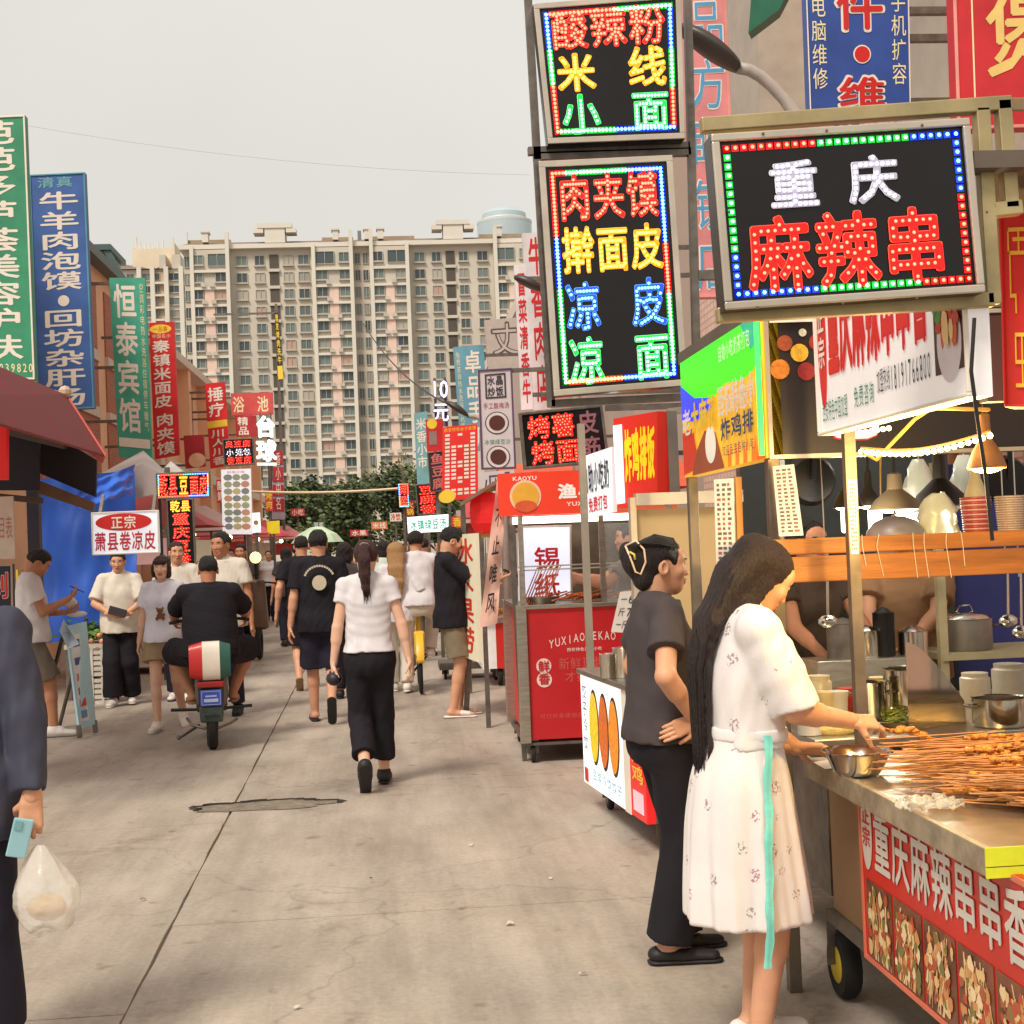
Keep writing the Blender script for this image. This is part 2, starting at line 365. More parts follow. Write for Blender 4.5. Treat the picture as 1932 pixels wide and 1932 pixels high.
# ================================================================= far apartment blocks
def PM(name, a, b, f): return M(name, a, .8, var=b, scale=f)
wallm = M('apartment_render', (200, 190, 175), .85, var=.10, scale=.12); pier = M('apartment_white_trim', (216, 208, 195), .8, var=.06, scale=.2)
pinkm = M('apartment_pink_panel', (224, 194, 178), .85, var=.08, scale=.2); roofm = M('apartment_roof_tiles', (128, 110, 98), .85, var=.15, scale=.6, bump=.3, bscale=4)
paneg = M('apartment_glass', (100, 112, 110), .16, var=.4, scale=.13, spec=.6); winf = M('apartment_window_frame', (176, 168, 156), .6, var=.1, scale=.3)  # glass colour kept pale to stand for distance haze
def vary_by_object(m, cols):
    n = m.node_tree.nodes; L = m.node_tree.links; oi = n.new('ShaderNodeObjectInfo'); r = n.new('ShaderNodeValToRGB'); r.color_ramp.interpolation = 'CONSTANT'
    while len(r.color_ramp.elements) < len(cols): r.color_ramp.elements.new(.5)
    for e, (p, c) in zip(r.color_ramp.elements, cols): e.position = p; e.color = (*lin(c), 1)
    L.new(oi.outputs['Random'], r.inputs['Fac']); L.new(r.outputs['Color'], n['Principled BSDF'].inputs['Base Color'])
vary_by_object(paneg, [(0, (92, 106, 104)), (.3, (112, 124, 120)), (.5, (70, 82, 84)), (.68, (150, 148, 138)), (.8, (176, 168, 152)), (.88, (60, 70, 76)), (.95, (186, 150, 132))])
darkslot = M('apartment_shadow_loggia', (86, 78, 70), .9, var=.2, scale=.3); acm = M('air_conditioner_case', (190, 182, 170), .7, var=.15, scale=.4)
WM = {}
def window_mesh(wd, hg, sill=True):
    k = (round(wd, 1), round(hg, 1), sill)
    if k not in WM:
        a = MB(); h = wd/2; t = .09
        for r in ((-h-t, hg, h+t, hg+t), (-h-t, -t, h+t, 0), (-h-t, 0, -h, hg), (h, 0, h+t, hg), (-t/2, 0, t/2, hg)): a.box((r[0], -.16, r[1]), (r[2], .06, r[3]))
        if sill: a.box((-h-.2, -.42, -.32), (h+.2, .02, -.12))
        me = bpy.data.meshes.new('window'); me.from_pydata(a.v, [], a.f); me.materials.append(winf)
        g = MB(); g.box((-h, -.02, 0), (-.045, .05, hg)); g.box((.045, -.02, 0), (h, .05, hg))
        mg = bpy.data.meshes.new('pane'); mg.from_pydata(g.v, [], g.f); mg.materials.append(paneg)
        WM[k] = (me, mg)
    return WM[k]
def add_window(parent, x, y, z, wd, hg, sill=True):
    me, mg = window_mesh(wd, hg, sill)
    o = bpy.data.objects.new('window', me); COL.objects.link(o); o.parent = parent; o.location = Vector((x, y, z))-ORG[parent.name]; o.scale = (wd/round(wd, 1), 1, hg/round(hg, 1))
    p = bpy.data.objects.new('pane', mg); COL.objects.link(p); p.parent = o
def apartment():
    Y = 240.0; X = lambda px: PY(px, 640, Y).x; Zr = lambda py, px=700: PY(px, py, Y).z
    fl = 2.9; ztop = Zr(466, 700)           # eaves
    rows = [ztop-1.15-1.55-i*fl for i in range(14)]
    e = empty('apartment_block', (X(675), Y, 0), 'long cream apartment slab with brown roof and pink balcony strips', 'building')
    x0, x1 = X(352), X(1012)
    mb = MB(); mb.box((x0, Y, 0), (x1, Y+14, ztop)); mb.build('wall', wallm, e)
    # projecting bays with floor ledges
    bays = [(366, 440, (379, 423)), (594, 672, (613, 656)), (703, 777, (719, 761)), (936, 1008, (950, 992))]
    for a, b, ws in bays:
        mb = MB(); mb.box((X(a), Y-1.5, 0), (X(b), Y+.2, ztop-.2)); mb.build('bay', wallm, e)
        mb = MB()
        for px in (a, b-7): mb.box((X(px), Y-2.1, 0), (X(px+7), Y-1.4, ztop+(2.6 if (px != a) == (a < 600) else .4)))
        for z in rows: mb.box((X(a+7), Y-2.0, z-1.45), (X(b-7), Y-1.4, z-1.02))
        mb.build('ledge', pier, e)
        mb = MB()
        for i, z in enumerate(rows):
            if i >= 2: mb.box((X(ws[0]+13), Y-1.72, z-1.02), (X(ws[1]-13), Y-1.45, z+1.85))
        mb.build('balcony_panel', pinkm, e)
        for i, z in enumerate(rows):
            if i == 0: add_window(e, X((a+b)/2+(14 if a in (366, 703) else -14)), Y-1.6, z-.3, 3.0, 2.0, False); add_window(e, X((a+b)/2-(22 if a in (366, 703) else -22)), Y-1.6, z, 1.6, 1.5); continue
            for px in ws: add_window(e, X(px), Y-1.56, z-.05, 1.75, 1.55)
            for k in (-1, 1):
                if random.random() < .75:
                    mb = MB(); c = X((ws[0]+ws[1])/2)+k*.75+random.uniform(-.3, .3); mb.box((c-.38, Y-2.35, z-1.0), (c+.38, Y-2.02, z-.42)); mb.build('air_conditioner', acm, e)
    cols = [(461, 1.65), (495, 1.45), (549, 1.45), (578, 1.7), (797, 1.65), (829, 1.4), (880, 1.4), (916, 1.75)]
    for px, wd in cols:
        for z in rows: add_window(e, X(px), Y-.05, z, wd, 1.5)
    for px in (680, 695, 358):
        for z in rows: add_window(e, X(px), Y-.05, z-.1, .8, 1.7, False)
    for px in (522, 855):
        for z in rows:
            mb = MB(); mb.box((X(px)-.75, Y-.25, z-.75), (X(px)+.75, Y-.02, z+1.7)); mb.build('stair_loggia', darkslot, e)
            mb = MB(); mb.box((X(px)-.95, Y-.5, z-1.25), (X(px)+.95, Y-.01, z-.75)); mb.build('stair_parapet', wallm, e)
    # roof
    zr = Zr(440, 700)
    mb = MB(); mb.box((x0-.6, Y-1.2, ztop), (x1+.6, Y+14, ztop+.75)); mb.build('eaves', pier, e)
    mb = MB(); h = zr-ztop
    mb.add([(x0-.5, Y-1.0, ztop+.75), (x1, Y-1.0, ztop+.75), (x1, Y+5, zr), (x0+.6, Y+5, zr), (x0-.5, Y+14, ztop+.75), (x1, Y+14, ztop+.75)], [(0, 1, 2, 3), (3, 2, 5, 4), (0, 3, 4), (1, 5, 2)])
    rf = mb.build('roof', roofm, e)
    mb = MB()
    for a, b in ((352, 436), (612, 672), (700, 790), (915, 1005)): mb.box((X(a), Y+4.6, zr-.1), (X(b), Y+5.4, zr+.45))
    mb.build('ridge_cap', M('ridge_tiles', (160, 140, 112), .85, var=.2, scale=.5), rf)
    for px in (526, 862):
        mb = MB(); c = X(px); z = ztop
        mb.box((c-1.7, Y-.9, z+.9), (c+1.7, Y+4, z+3.4)); mb.box((c-2.9, Y-1.1, z+3.4), (c+2.9, Y+4.2, z+4.2)); mb.box((c-3.6, Y-1, z+2.6), (c-1.9, Y+2, z+3.38)); mb.box((c+1.9, Y-1, z+2.6), (c+3.6, Y+2, z+3.38))
        mb.build('roof_turret', pier, rf)
    for px in (394, 640, 700, 725, 948):
        mb = MB(); mb.box((X(px)-.5, Y-.6, ztop+1.3), (X(px)+.5, Y+1.5, ztop+2.9)); mb.box((X(px)-.7, Y-.8, ztop+2.9), (X(px)+.7, Y+1.7, ztop+3.2)); mb.build('chimney', pier, rf)
    mb = MB(); mb.box((X(681), Y+4, zr-.5), (X(688), Y+5, Zr(425, 684))); mb.box((X(682)+.1, Y+4.1, zr), (X(687)-.1, Y+4.9, zr+.2)); mb.build('roof_mast', M('mast_grey', (122, 122, 120), .6), rf)
    mb = MB(); mb.box((X(352), Y+4, ztop), (X(354), Y+4.5, Zr(428, 353))); mb.build('roof_mast', pier, rf)
    # left block, further back
    Y2 = 333.0; X2 = lambda px: PY(px, 640, Y2).x
    zt = PY(300, 508, Y2).z; rows = [zt-2.6-i*2.9 for i in range(15)]
    f = empty('apartment_block', (X2(300), Y2, 0), 'paler stepped apartment block with roof tower left of the long slab', 'building')
    mb = MB(); mb.box((X2(120), Y2, 0), (X2(362), Y2+16, zt)); mb.build('wall', pier, f)
    mb = MB()
    for z in rows: mb.box((X2(296), Y2-.4, z-.6), (X2(318), Y2-.02, z+2.0))
    mb.build('balcony_panel', M('apartment_tan_loggia', (188, 168, 146), .85, var=.12, scale=.2), f)
    mb = MB()
    for px in (268, 293, 319, 347): mb.box((X2(px)-.5, Y2-1.6, 0), (X2(px)+.5, Y2-.01, zt+.3))
    for z in rows: mb.box((X2(296), Y2-1.5, z-1.1), (X2(318), Y2-.4, z-.65))
    mb.build('ledge', pier, f)
    for z in rows:
        for px, wd in ((224, 1.8), (250, 1.6), (282, 1.9), (301, 1.1), (332, 2.4), (354, 1.1)): add_window(f, X2(px), Y2-.45 if px == 301 else Y2-.05, z, wd, 1.55, px != 301)
    zz = lambda py: PY(290, py, Y2).z
    mb = MB(); mb.box((X2(250), Y2+4, zt), (X2(329), Y2+14, zz(462))); mb.box((X2(246), Y2+6, zt), (X2(250), Y2+13, zz(455))); mb.box((X2(326), Y2+3.5, zt), (X2(331), Y2+13, zz(452)))
    tw = mb.build('roof_tower', M('roof_tower_cream', (222, 206, 180), .85, var=.08, scale=.2), f)
    for px, py in ((255, 436), (262, 446), (272, 448), (280, 450), (297, 448), (306, 444), (325, 438), (287, 454)):
        mb = MB(); mb.cyl((X2(px), Y2+6, zz(464)), (X2(px), Y2+6, zz(py)), .25, .2, 6); mb.build('antenna', pier, tw)
    mb = MB()
    for a, b, t0 in ((200, 262, 492), (262, 300, 500), (300, 330, 497)):
        mb.add([(X2(a), Y2-1, zt), (X2(b), Y2-1, zt), (X2(b)-1, Y2+6, zz(t0)), (X2(a)+1, Y2+6, zz(t0-8)), (X2(a), Y2+8, zt), (X2(b), Y2+8, zt)], [(0, 1, 2, 3), (0, 3, 4), (1, 5, 2), (2, 5, 4, 3)])
    mb.build('roof', roofm, f)
    for a, b in ((306, 318), (330, 346)):
        mb = MB(); mb.box((X2(a), Y2-.5, zt), (X2(b), Y2+5, zt+3.3)); mb.build('dormer', wallm, f)
    # glass tower far behind
    Y3 = 620.0; a, b = PY(906, 430, Y3), PY(1012, 430, Y3); c = Vector(((a.x+b.x)/2, Y3+20, 0)); r = (b.x-a.x)/2; top = PY(950, 400, Y3).z; dome = PY(950, 377, Y3).z
    g = empty('office_tower', (c.x, c.y, 0), 'round pale blue glass office tower behind the apartment roof', 'building')
    mb = MB(); mb.lathe(c, [(r, 0), (r, top)], 40); mb.lathe(c, [(r*.82, top), (r*.8, dome-2), (r*.6, dome), (0, dome)], 40)
    mb.build('glass_wall', M('tower_glass', (178, 192, 198), .3, var=.1, scale=.05, spec=.7), g, smooth='auto')
    mb = MB(); z = top
    while z > top-60: mb.lathe(c, [(r*1.004, z-1.3), (r*1.01, z-.65), (r*1.01, z), (r*1.0, z+.05)], 40); z -= 9
    mb.lathe(c, [(r*.83, top), (r*.85, top+.6), (r*.83, top+1.2)], 40); mb.build('floor_band', M('tower_band', (200, 206, 204), .5, var=.05), g)
apartment()
# ================================================================= trees at the street's end
leafm = [M('leaf_dark', (58, 70, 40), .6, var=.35, scale=.6), M('leaf_mid', (78, 90, 50), .6, var=.35, scale=.6), M('leaf_pale', (104, 112, 66), .6, var=.3, scale=.6)]
bark = M('bark', (78, 66, 54), .9, var=.3, scale=4, bump=.5, bscale=20)
def tree(loc, H, rx, label, seed, leaf=.30, n=4200, group='trees closing off the far end of the street', ry=None, nb=13):
    rn = np.random.default_rng(seed); e = empty('tree', loc, label, 'tree', group); L = Vector(loc)
    mb = MB(); mb.tube([L, L+Vector((.1, 0, H*.25)), L+Vector((-.1, .1, H*.5)), L+Vector((0, 0, H*.8))], [H*.03, H*.024, H*.016, H*.006], 8)
    tips = []
    for i in range(nb):
        a = rn.uniform(0, 6.28); z = rn.uniform(.35, .95)*H; r = rx*math.sqrt(max(.05, 1-((z/H-.58)/.46)**2))*rn.uniform(.45, .9)
        tip = L+Vector((r*math.cos(a), r*math.sin(a), z)); tips.append(tip); s = L+Vector((0, 0, max(.2*H, z-.3*H)))
        mb.tube([s, (s+tip)/2+Vector((0, 0, -.04*H)), tip], [H*.012, H*.007, H*.003], 5)
    mb.build('trunk', bark, e, smooth=True)
    tp = np.array([t[:] for t in tips]); P = []; Fc = []; Mi = []
    own = rn.integers(0, len(tp), n); tone = rn.uniform(-.2, 2.2, len(tp)); cc = tp[own]+rn.normal(0, 1, (n, 3))*np.array([rx*.2, rx*.2, H*.062])
    for i in range(n):
        d = rn.normal(0, 1, 3); d /= np.linalg.norm(d); u = np.cross(d, [.3, .2, 1]); u /= np.linalg.norm(u); v = np.cross(d, u); s = leaf*rn.uniform(.6, 1.3); k = len(P)
        P += [cc[i]-u*s*.5, cc[i]+v*s*.32, cc[i]+u*s*.5, cc[i]-v*s*.32]; Fc.append((k, k+1, k+2, k+3)); Mi.append(int(np.clip(round(tone[own[i]]+rn.normal(0, .45)), 0, 2)))
    mb = MB(); mb.v = [tuple(p) for p in P]; mb.f = Fc; mb.m = Mi; mb.build('crown', leafm, e)
for i, (px, py, Y, rx, l) in enumerate(((560, 912, 84, 2.1, 'leftmost far tree beside the red banner pole'), (612, 886, 88, 2.7, 'broad dark tree over the walking men'), (668, 915, 80, 1.9, 'lower tree in the middle of the street end'), (726, 876, 92, 2.9, 'tall pale tree behind the glowing red signs'), (775, 862, 86, 2.2, 'tree standing under the ten yuan letters'), (640, 902, 104, 3.0, 'tree furthest back in the middle of the row'), (820, 905, 95, 2.6, 'tree half hidden behind the red menu banner'))):
    t = PY(px, py, Y); tree((t.x, Y, 0), t.z, rx, l, 20+i)
# ================================================================= LED signs
ledm = {}
LC = {'r': (255, 14, 6), 'y': (255, 150, 8), 'g': (8, 214, 60), 'b': (26, 70, 255), 'w': (176, 172, 196), 'o': (255, 90, 10)}
DC = {'r': (255, 120, 90), 'y': (255, 226, 90), 'g': (170, 255, 226), 'b': (120, 220, 255), 'w': (255, 252, 255), 'o': (255, 200, 120)}
def led(c, kind):
    k = c+kind
    if k not in ledm:
        if kind == 'face': ledm[k] = M('led_letter_'+c, LC[c], .4, var=.08, scale=40, emit=.55 if c != 'w' else .12)
        elif kind == 'edge': ledm[k] = M('led_edge_'+c, DC[c], .4, var=0, emit=.35 if c != 'w' else .1, ecol=LC[c])
        elif kind == 'glow': ledm[k] = M('led_strip_'+c, LC[c], .4, var=.1, scale=30, emit=.16)
        else: ledm[k] = M('led_dot_'+c, DC[c], .3, var=0, emit=2.2 if c != 'w' else 2.0)
    return ledm[k]
ledback = M('led_black_acrylic', (20, 15, 17), .25, var=.2, scale=5, spec=.4)
def dot(p, mb, u, v, r, w=.004, n=6):
    ring = [p.pt(u+r/p.w*math.cos(6.2832*k/n), v+r/p.h*math.sin(6.2832*k/n), w) for k in range(n)]
    mb.add(ring+[p.pt(u, v, w+r*.7)], [(k, (k+1) % n, n) for k in range(n)])
def led_sign(name, label, quad, texts, border, thick=.07, fw=.03, spacing=.085, dr=.0055, bd=.018, bn=(30, 20), cat='led sign', frm=None, group=None):
    e, p = board(name, label, cat, quad, ledback, thick, frm or alu, fw, group)
    for st, (u0, v0, u1, v1), c in texts:
        n = len(st); dots = MB()
        for i, ch in enumerate(st):
            a = u0+(u1-u0)*i/n; b = u0+(u1-u0)*(i+.95)/n
            mb = MB(); p.glyph(mb, ch, a, v0, b, v1, .047, .003); o = mb.build('character', led(c, 'edge'), e)
            mb = MB(); p.glyph(mb, ch, a, v0, b, v1, .037, .0055); mb.build('character_face', led(c, 'face'), o)
            for x, y in skeleton_dots(ch, B1, spacing): dot(p, dots, a+(b-a)*x, v1+(v0-v1)*y, dr, .008)
        dots.build('led_dots', led(c, 'dot'), e, kind='stuff')
    segs = {}; m = bd
    def run(a, b, cnt, cols):
        for i in range(cnt):
            t = i/max(1, cnt-1); c = None
            for lim, cc in cols:
                if t <= lim: c = cc; break
            segs.setdefault(c, []).append((a[0]+(b[0]-a[0])*t, a[1]+(b[1]-a[1])*t))
    mu, mv = (fw+bd)/p.w, (fw+bd)/p.h
    if border:
        run((mu, mv), (1-mu, mv), bn[0], border[0]); run((1-mu, mv), (1-mu, 1-mv), bn[1], border[1]); run((mu, 1-mv), (1-mu, 1-mv), bn[0], border[2]); run((mu, mv), (mu, 1-mv), bn[1], border[3])
        for c, L in segs.items():
            mb = MB(); g = MB()
            for u, v in L:
                dot(p, mb, u, v, dr*1.15, .006)
                p.slab(g, u-dr*1.9/p.w, v-dr*1.9/p.h, u+dr*1.9/p.w, v+dr*1.9/p.h, .0015, .0025)
            mb.build('border_leds', led(c, 'dot'), e, kind='stuff'); g.build('border_strip', led(c, 'glow'), e, kind='stuff')
    return e, p
# --- the three big LED signs on the right
def big_leds():
    e, p = led_sign('led_sign', 'wide LED sign with white over red characters above the near skewer stall',
        quadY([(1340, 255), (1826, 224), (1856, 552), (1367, 586)], 3.1),
        [('重庆', (.215, .18, .36, .44), 'w')][:0]+[('重', (.205, .17, .41, .455), 'w'), ('庆', (.51, .17, .72, .455), 'w'), ('麻辣串', (.10, .48, .885, .92), 'r')],
        (((.38, 'r'), (.80, 'g'), (1, 'b')), ((.42, 'b'), (1, 'r')), ((.35, 'b'), (.78, 'g'), (1, 'r')), ((.05, 'r'), (.70, 'g'), (1, 'b'))), fw=.018, dr=.0042, spacing=.10, bd=.016, bn=(28, 17))
    # its welded mounting frame
    F = lambda x, y, Y=3.16: PY(x, y, Y)
    mb = MB()
    for a, b in (((1322, 238), (1905, 196)), ((1352, 596), (1872, 566)), ((1850, 205), (1872, 575)), ((1890, 190), (1906, 395)), ((1870, 398), (1925, 392))):
        mb.bar(F(*a), F(*b), .034, .034, up=(0, 1, 0))
    mb.bar(F(1890, 198), PY(1890, 198, 4.4)+Vector((.3, 0, 0)), .03)
    mb.build('mounting_frame', M('galvanised_frame', (178, 160, 118), .45, .6, var=.3, scale=5), e, bevel=.003)
    for x, y in ((1440, 252), (1560, 246), (1740, 236), (1430, 580), (1590, 572), (1730, 562), (1862, 400), (1376, 400)):
        mb = MB(); mb.ball(F(x, y, 3.085), .0035, 6); mb.build('screw', steel_dark, e)
    quad = quadY([(1016, 305), (1268, 293), (1297, 727), (1045, 748)], 7.4)
    rgb1 = (((.10, 'r'), (.70, 'g'), (1, 'b')), ((.36, 'b'), (.60, 'r'), (.93, 'g'), (1, 'b')), ((.52, 'o'), (1, 'b')), ((.30, 'r'), (.56, 'b'), (1, 'g')))
    f, p = led_sign('led_sign', 'tall LED sign with red, yellow, blue and green rows of characters', quad,
        [('肉夹馍', (.13, .055, .89, .265), 'r'), ('擀面皮', (.13, .285, .90, .49), 'y'), ('凉', (.13, .52, .41, .735), 'b'), ('皮', (.62, .52, .90, .735), 'b'), ('凉', (.13, .755, .41, .965), 'g'), ('面', (.62, .755, .90, .965), 'g')],
        rgb1, fw=.034, dr=.0085, spacing=.085, bd=.035, bn=(32, 58), thick=.1)
    quad = quadY([(1006, 8), (1284, -14), (1292, 262), (1034, 272)], 7.4)
    g, q = led_sign('led_sign', 'upper LED sign with red, orange and green rows, cut by the top of the picture', quad,
        [('酸辣粉', (.10, .06, .90, .345), 'r'), ('米', (.11, .365, .40, .645), 'y'), ('线', (.61, .345, .90, .635), 'y'), ('小', (.12, .65, .41, .945), 'g'), ('面', (.62, .65, .91, .935), 'g')],
        (((.52, 'r'), (1, 'g')), ((.35, 'b'), (.66, 'g'), (1, 'r')), ((.50, 'g'), (1, 'b')), ((.30, 'b'), (.62, 'g'), (1, 'r'))), fw=.03, dr=.0085, spacing=.085, bd=.033, bn=(32, 30), thick=.1)
    mb = MB(); Y = 7.52
    for a, b in (((994, -40), (1040, 768)), ((1296, -40), (1316, 760)), ((996, 286), (1300, 276)), ((1006, 296), (1302, 287)), ((1040, 762), (1312, 748))): mb.bar(PY(*a, Y), PY(*b, Y), .04, .05, up=(0, 1, 0))
    mb.bar(PY(1316, 520, Y), PY(1316, 520, Y)+Vector((2.6, 0, .0)), .05, .05)
    fr = mb.build('mounting_frame', steel_dark, f)
    # black acrylic sign: grilled snacks
    h, q = led_sign('led_sign', 'black sign with red outlined characters under the tall LED sign', quadY([(979, 779), (1136, 763), (1150, 872), (989, 886)], 9.5),
        [('烤薯', (.08, .08, .66, .50), 'r'), ('烤面', (.10, .52, .68, .95), 'r')], None, fw=.018, dr=.005, spacing=.12, frm=steel_dark)
    dim = M('unlit_pink_letter', (150, 92, 104), .5, var=.15)
    put(q, h, 'character', '皮筋', (.68, .07, .93, .96), dim, B2, vert=True)
    mb = MB(); mb.bar(PY(1142, 770, 9.55), PY(1142, 770, 9.55)+Vector((1.5, 0, 0)), .04); mb.build('bracket', steel_dark, h)
big_leds()
# ================================================================= left: row of shops
peach = M('peach_stucco', (236, 188, 152), .85, var=.08, scale=1.2, bump=.1, bscale=30)
def brickmat():
    m = bpy.data.materials.new('red_brick_far'); m.use_nodes = True; n = m.node_tree.nodes; L = m.node_tree.links; b = n['Principled BSDF']
    t = n.new('ShaderNodeNewGeometry'); sx = n.new('ShaderNodeSeparateXYZ'); mp = n.new('ShaderNodeCombineXYZ'); L.new(t.outputs['Position'], sx.inputs[0]); L.new(sx.outputs['Y'], mp.inputs['X']); L.new(sx.outputs['Z'], mp.inputs['Y'])
    br = n.new('ShaderNodeTexBrick'); br.inputs['Scale'].default_value = 4; br.inputs['Color1'].default_value = (*lin((184, 110, 82)), 1); br.inputs['Color2'].default_value = (*lin((166, 96, 72)), 1); br.inputs['Mortar'].default_value = (*lin((176, 140, 118)), 1)
    L.new(mp.outputs['Vector'], br.inputs['Vector']); L.new(br.outputs['Color'], b.inputs['Base Color']); b.inputs['Roughness'].default_value = .85
    return m
brick = brickmat(); pale = M('pale_band', (214, 200, 184), .8, var=.08)
XL = -5.6
def left_buildings():
    y0, y1, ht = 15.0, 31.5, 7.25
    e = empty('shop_building', (XL, y0, 0), 'peach and brick two storey shop row behind the left vertical signs', 'building')
    mb = MB(); mb.box((XL-8, y0, 0), (XL, y1, ht)); mb.build('wall', peach, e)
    for yb in (22.9, 25.6, 28.3):
        for z0, z1 in ((2.9, 4.3), (4.5, 5.4), (5.6, 6.9)):
            mb = MB(); mb.box((XL-.2, yb, z0), (XL+.03, yb+1.9, z1)); mb.build('brick_panel', brick, e)
        for z in (4.3, 5.4):
            mb = MB(); mb.box((XL-.2, yb, z), (XL+.07, yb+1.9, z+.2)); mb.build('band', pale, e)
    mb = MB(); mb.box((XL-8.3, y0-.2, ht), (XL+.25, y1+.2, ht+.18)); mb.build('cornice', M('green_grey_flashing', (96, 112, 108), .6), e)
    # rooftop gable lantern seen over the blue sign
    a, b = PY(172, 500, 30.0), PY(205, 500, 30.0)
    g = MB(); X0 = PY(150, 470, 30).x; X1 = PY(203, 470, 30).x; zt = PY(190, 475, 30).z
    g.box((X0-2, 30, ht), (X1, 31.4, zt)); g.build('roof_lantern', M('pale_blue_cladding', (196, 204, 212), .6, var=.08), e)
    g = MB(); g.box((X0-2.1, 29.8, zt), (X1+.1, 31.5, zt+.12)); g.box((X1-.16, 29.9, ht), (X1+.04, 30, zt)); g.bar((X1, 29.9, zt), (PY(247, 550, 30).x, 29.9, PY(247, 550, 30).z), .12); g.build('lantern_trim', M('dark_green_trim', (70, 90, 88), .5), e)
    y0, y1, ht = 31.6, 58, 6.3
    f = empty('shop_building', (XL, y0, 0), 'lower peach shop row further along on the left', 'building')
    mb = MB(); mb.box((XL-8, y0, 0), (XL+.25, y1, ht)); mb.build('wall', peach, f)
    mb = MB(); mb.box((XL+.2, y0, 3.6), (XL+.5, y1, 3.85)); mb.build('band', pale, f)
    for i in range(7):
        mb = MB(); yy = y0+.6+i*3.7; mb.box((XL+.2, yy+1, 4.2), (XL+.28, yy+2.6, 6.0)); mb.build('brick_panel', brick, f)
        mb = MB(); mb.box((XL+.2, yy, 0), (XL+.55, yy+.4, 6.3)); mb.build('pilaster', peach, f)
    mb = MB(); mb.box((XL-8.2, y0-.1, ht), (XL+.6, y1, ht+.2)); mb.build('cornice', pale, f)
left_buildings()
white = M('sign_letter_white', (236, 226, 212), .55, var=.05); cream = M('sign_letter_cream', (240, 226, 178), .55, var=.06)
yel = M('sign_letter_yellow', (244, 206, 60), .5, var=.06); redl = M('sign_letter_red', (206, 34, 34), .5, var=.08)
def sign_arm(e, p, xb, u=0.0, vs=(.1, .9)):
    """arms that tie a projecting sign to the wall behind it"""
    mb = MB()
    for v in vs:
        a = p.pt(u, v, -.03); mb.bar(a, (xb, a.y, a.z), .05)
    mb.build('bracket', steel_dark, e)
def left_signs():
    e, p = board('vertical_sign', 'tall green vertical sign with white characters at the left edge', 'sign', quadY([(-70, 222), (47, 217), (66, 716), (-50, 716)], 16.0), M('sign_green', (52, 142, 104), .5, var=.1, scale=1), .12, white, .02)
    put(p, e, 'character', '芭芭多芦荟美容护肤', (.1, .015, .84, .93), white, B2, vert=True)
    put(p, e, 'lettering', '1939820', (.32, .938, .99, .972), cream, B2, each=False); sign_arm(e, p, XL)
    e, p = board('vertical_sign', 'tall blue vertical sign with white characters and a dot', 'sign', quadY([(55, 330), (160, 325), (178, 770), (72, 776)], 18.0), M('sign_blue', (62, 100, 168), .5, var=.1, scale=1), .12, M('sign_edge_teal', (84, 156, 176), .5), .02)
    put(p, e, 'character', '牛羊肉泡馍', (.14, .075, .88, .50), white, B2, vert=True); put(p, e, 'character', '回坊杂肝汤', (.14, .575, .88, .99), white, B2, vert=True)
    mb = MB(); p.disc(mb, .53, .54, .07, .003); mb.build('dot', white, e)
    fade = M('faded_teal_letter', (110, 168, 182), .6); put(p, e, 'character', '清真', (.14, .012, .8, .06), fade, B2)
    sign_arm(e, p, XL, vs=(.02, .95))
    e, p = board('vertical_sign', 'teal green guesthouse sign with four large white characters', 'sign', quadY([(206, 524), (273, 524), (287, 868), (224, 862)], 25.0), M('sign_teal', (66, 166, 140), .5, var=.1, scale=1), .12)
    put(p, e, 'character', '恒泰宾馆', (.08, .03, .74, .875), white, B2, vert=True)
    put(p, e, 'lettering', '空调彩电热水洗浴住宿停车暖气', (.82, .03, .95, .85), cream, B1, vert=True, each=False)
    mb = MB(); p.slab(mb, .04, .89, .96, .94, .002, .012); mb.build('phone_plate', white, e); sign_arm(e, p, XL, vs=(.03, .5, .8))
    e, p = board('vertical_sign', 'red vertical noodle sign with white characters and yellow oval', 'sign', quadY([(281, 609), (328, 607), (339, 858), (292, 866)], 28.0), M('sign_red', (212, 34, 36), .5, var=.08, scale=1), .12)
    mb = MB(); p.disc(mb, .45, .05, .21, .002, rv=.09); ov = mb.build('oval', yel, e); put(p, e, 'lettering', '一品香', (.15, .03, .75, .07), redl, B1, w=.006, each=False)
    put(p, e, 'lettering', '中国名小吃'[:4], (.1, .085, .85, .12), cream, B1, each=False)
    put(p, e, 'character', '秦镇米面皮', (.08, .13, .80, .64), white, B2, vert=True); put(p, e, 'character', '肉夹馍', (.10, .675, .84, .99), white, B2, vert=True); sign_arm(e, p, XL)
    e, p = board('vertical_sign', 'red vertical massage sign with white and yellow characters', 'sign', quadY([(386, 724), (424, 720), (434, 878), (397, 884)], 36.0), M('sign_red', (212, 34, 36)), .12)
    put(p, e, 'character', '捶疗', (.1, .05, .9, .42), white, B2, vert=True); mb = MB(); p.slab(mb, 0, .45, 1, .53, .001, .006); mb.build('stripe', yel, e); put(p, e, 'character', '川人川香', (.15, .55, .85, .98), white, B2, vert=True); sign_arm(e, p, XL+.3)
    e, p = board('hanging_sign', 'wide pale red bathhouse sign with two cream characters', 'sign', quadY([(435, 742), (514, 740), (515, 781), (437, 784)], 38.0), M('sign_coral', (214, 82, 80), .5, var=.08), .15)
    put(p, e, 'character', '浴', (.04, .14, .34, .9), cream, B2); put(p, e, 'character', '池', (.62, .14, .92, .9), cream, B2); sign_arm(e, p, XL+.3, vs=(.2, .8))
    e, p = board('hanging_sign', 'small dark red plaque under the bathhouse sign', 'sign', quadY([(443, 785), (483, 784), (486, 822), (446, 824)], 37.5), M('sign_dark_red', (176, 40, 48), .5), .1)
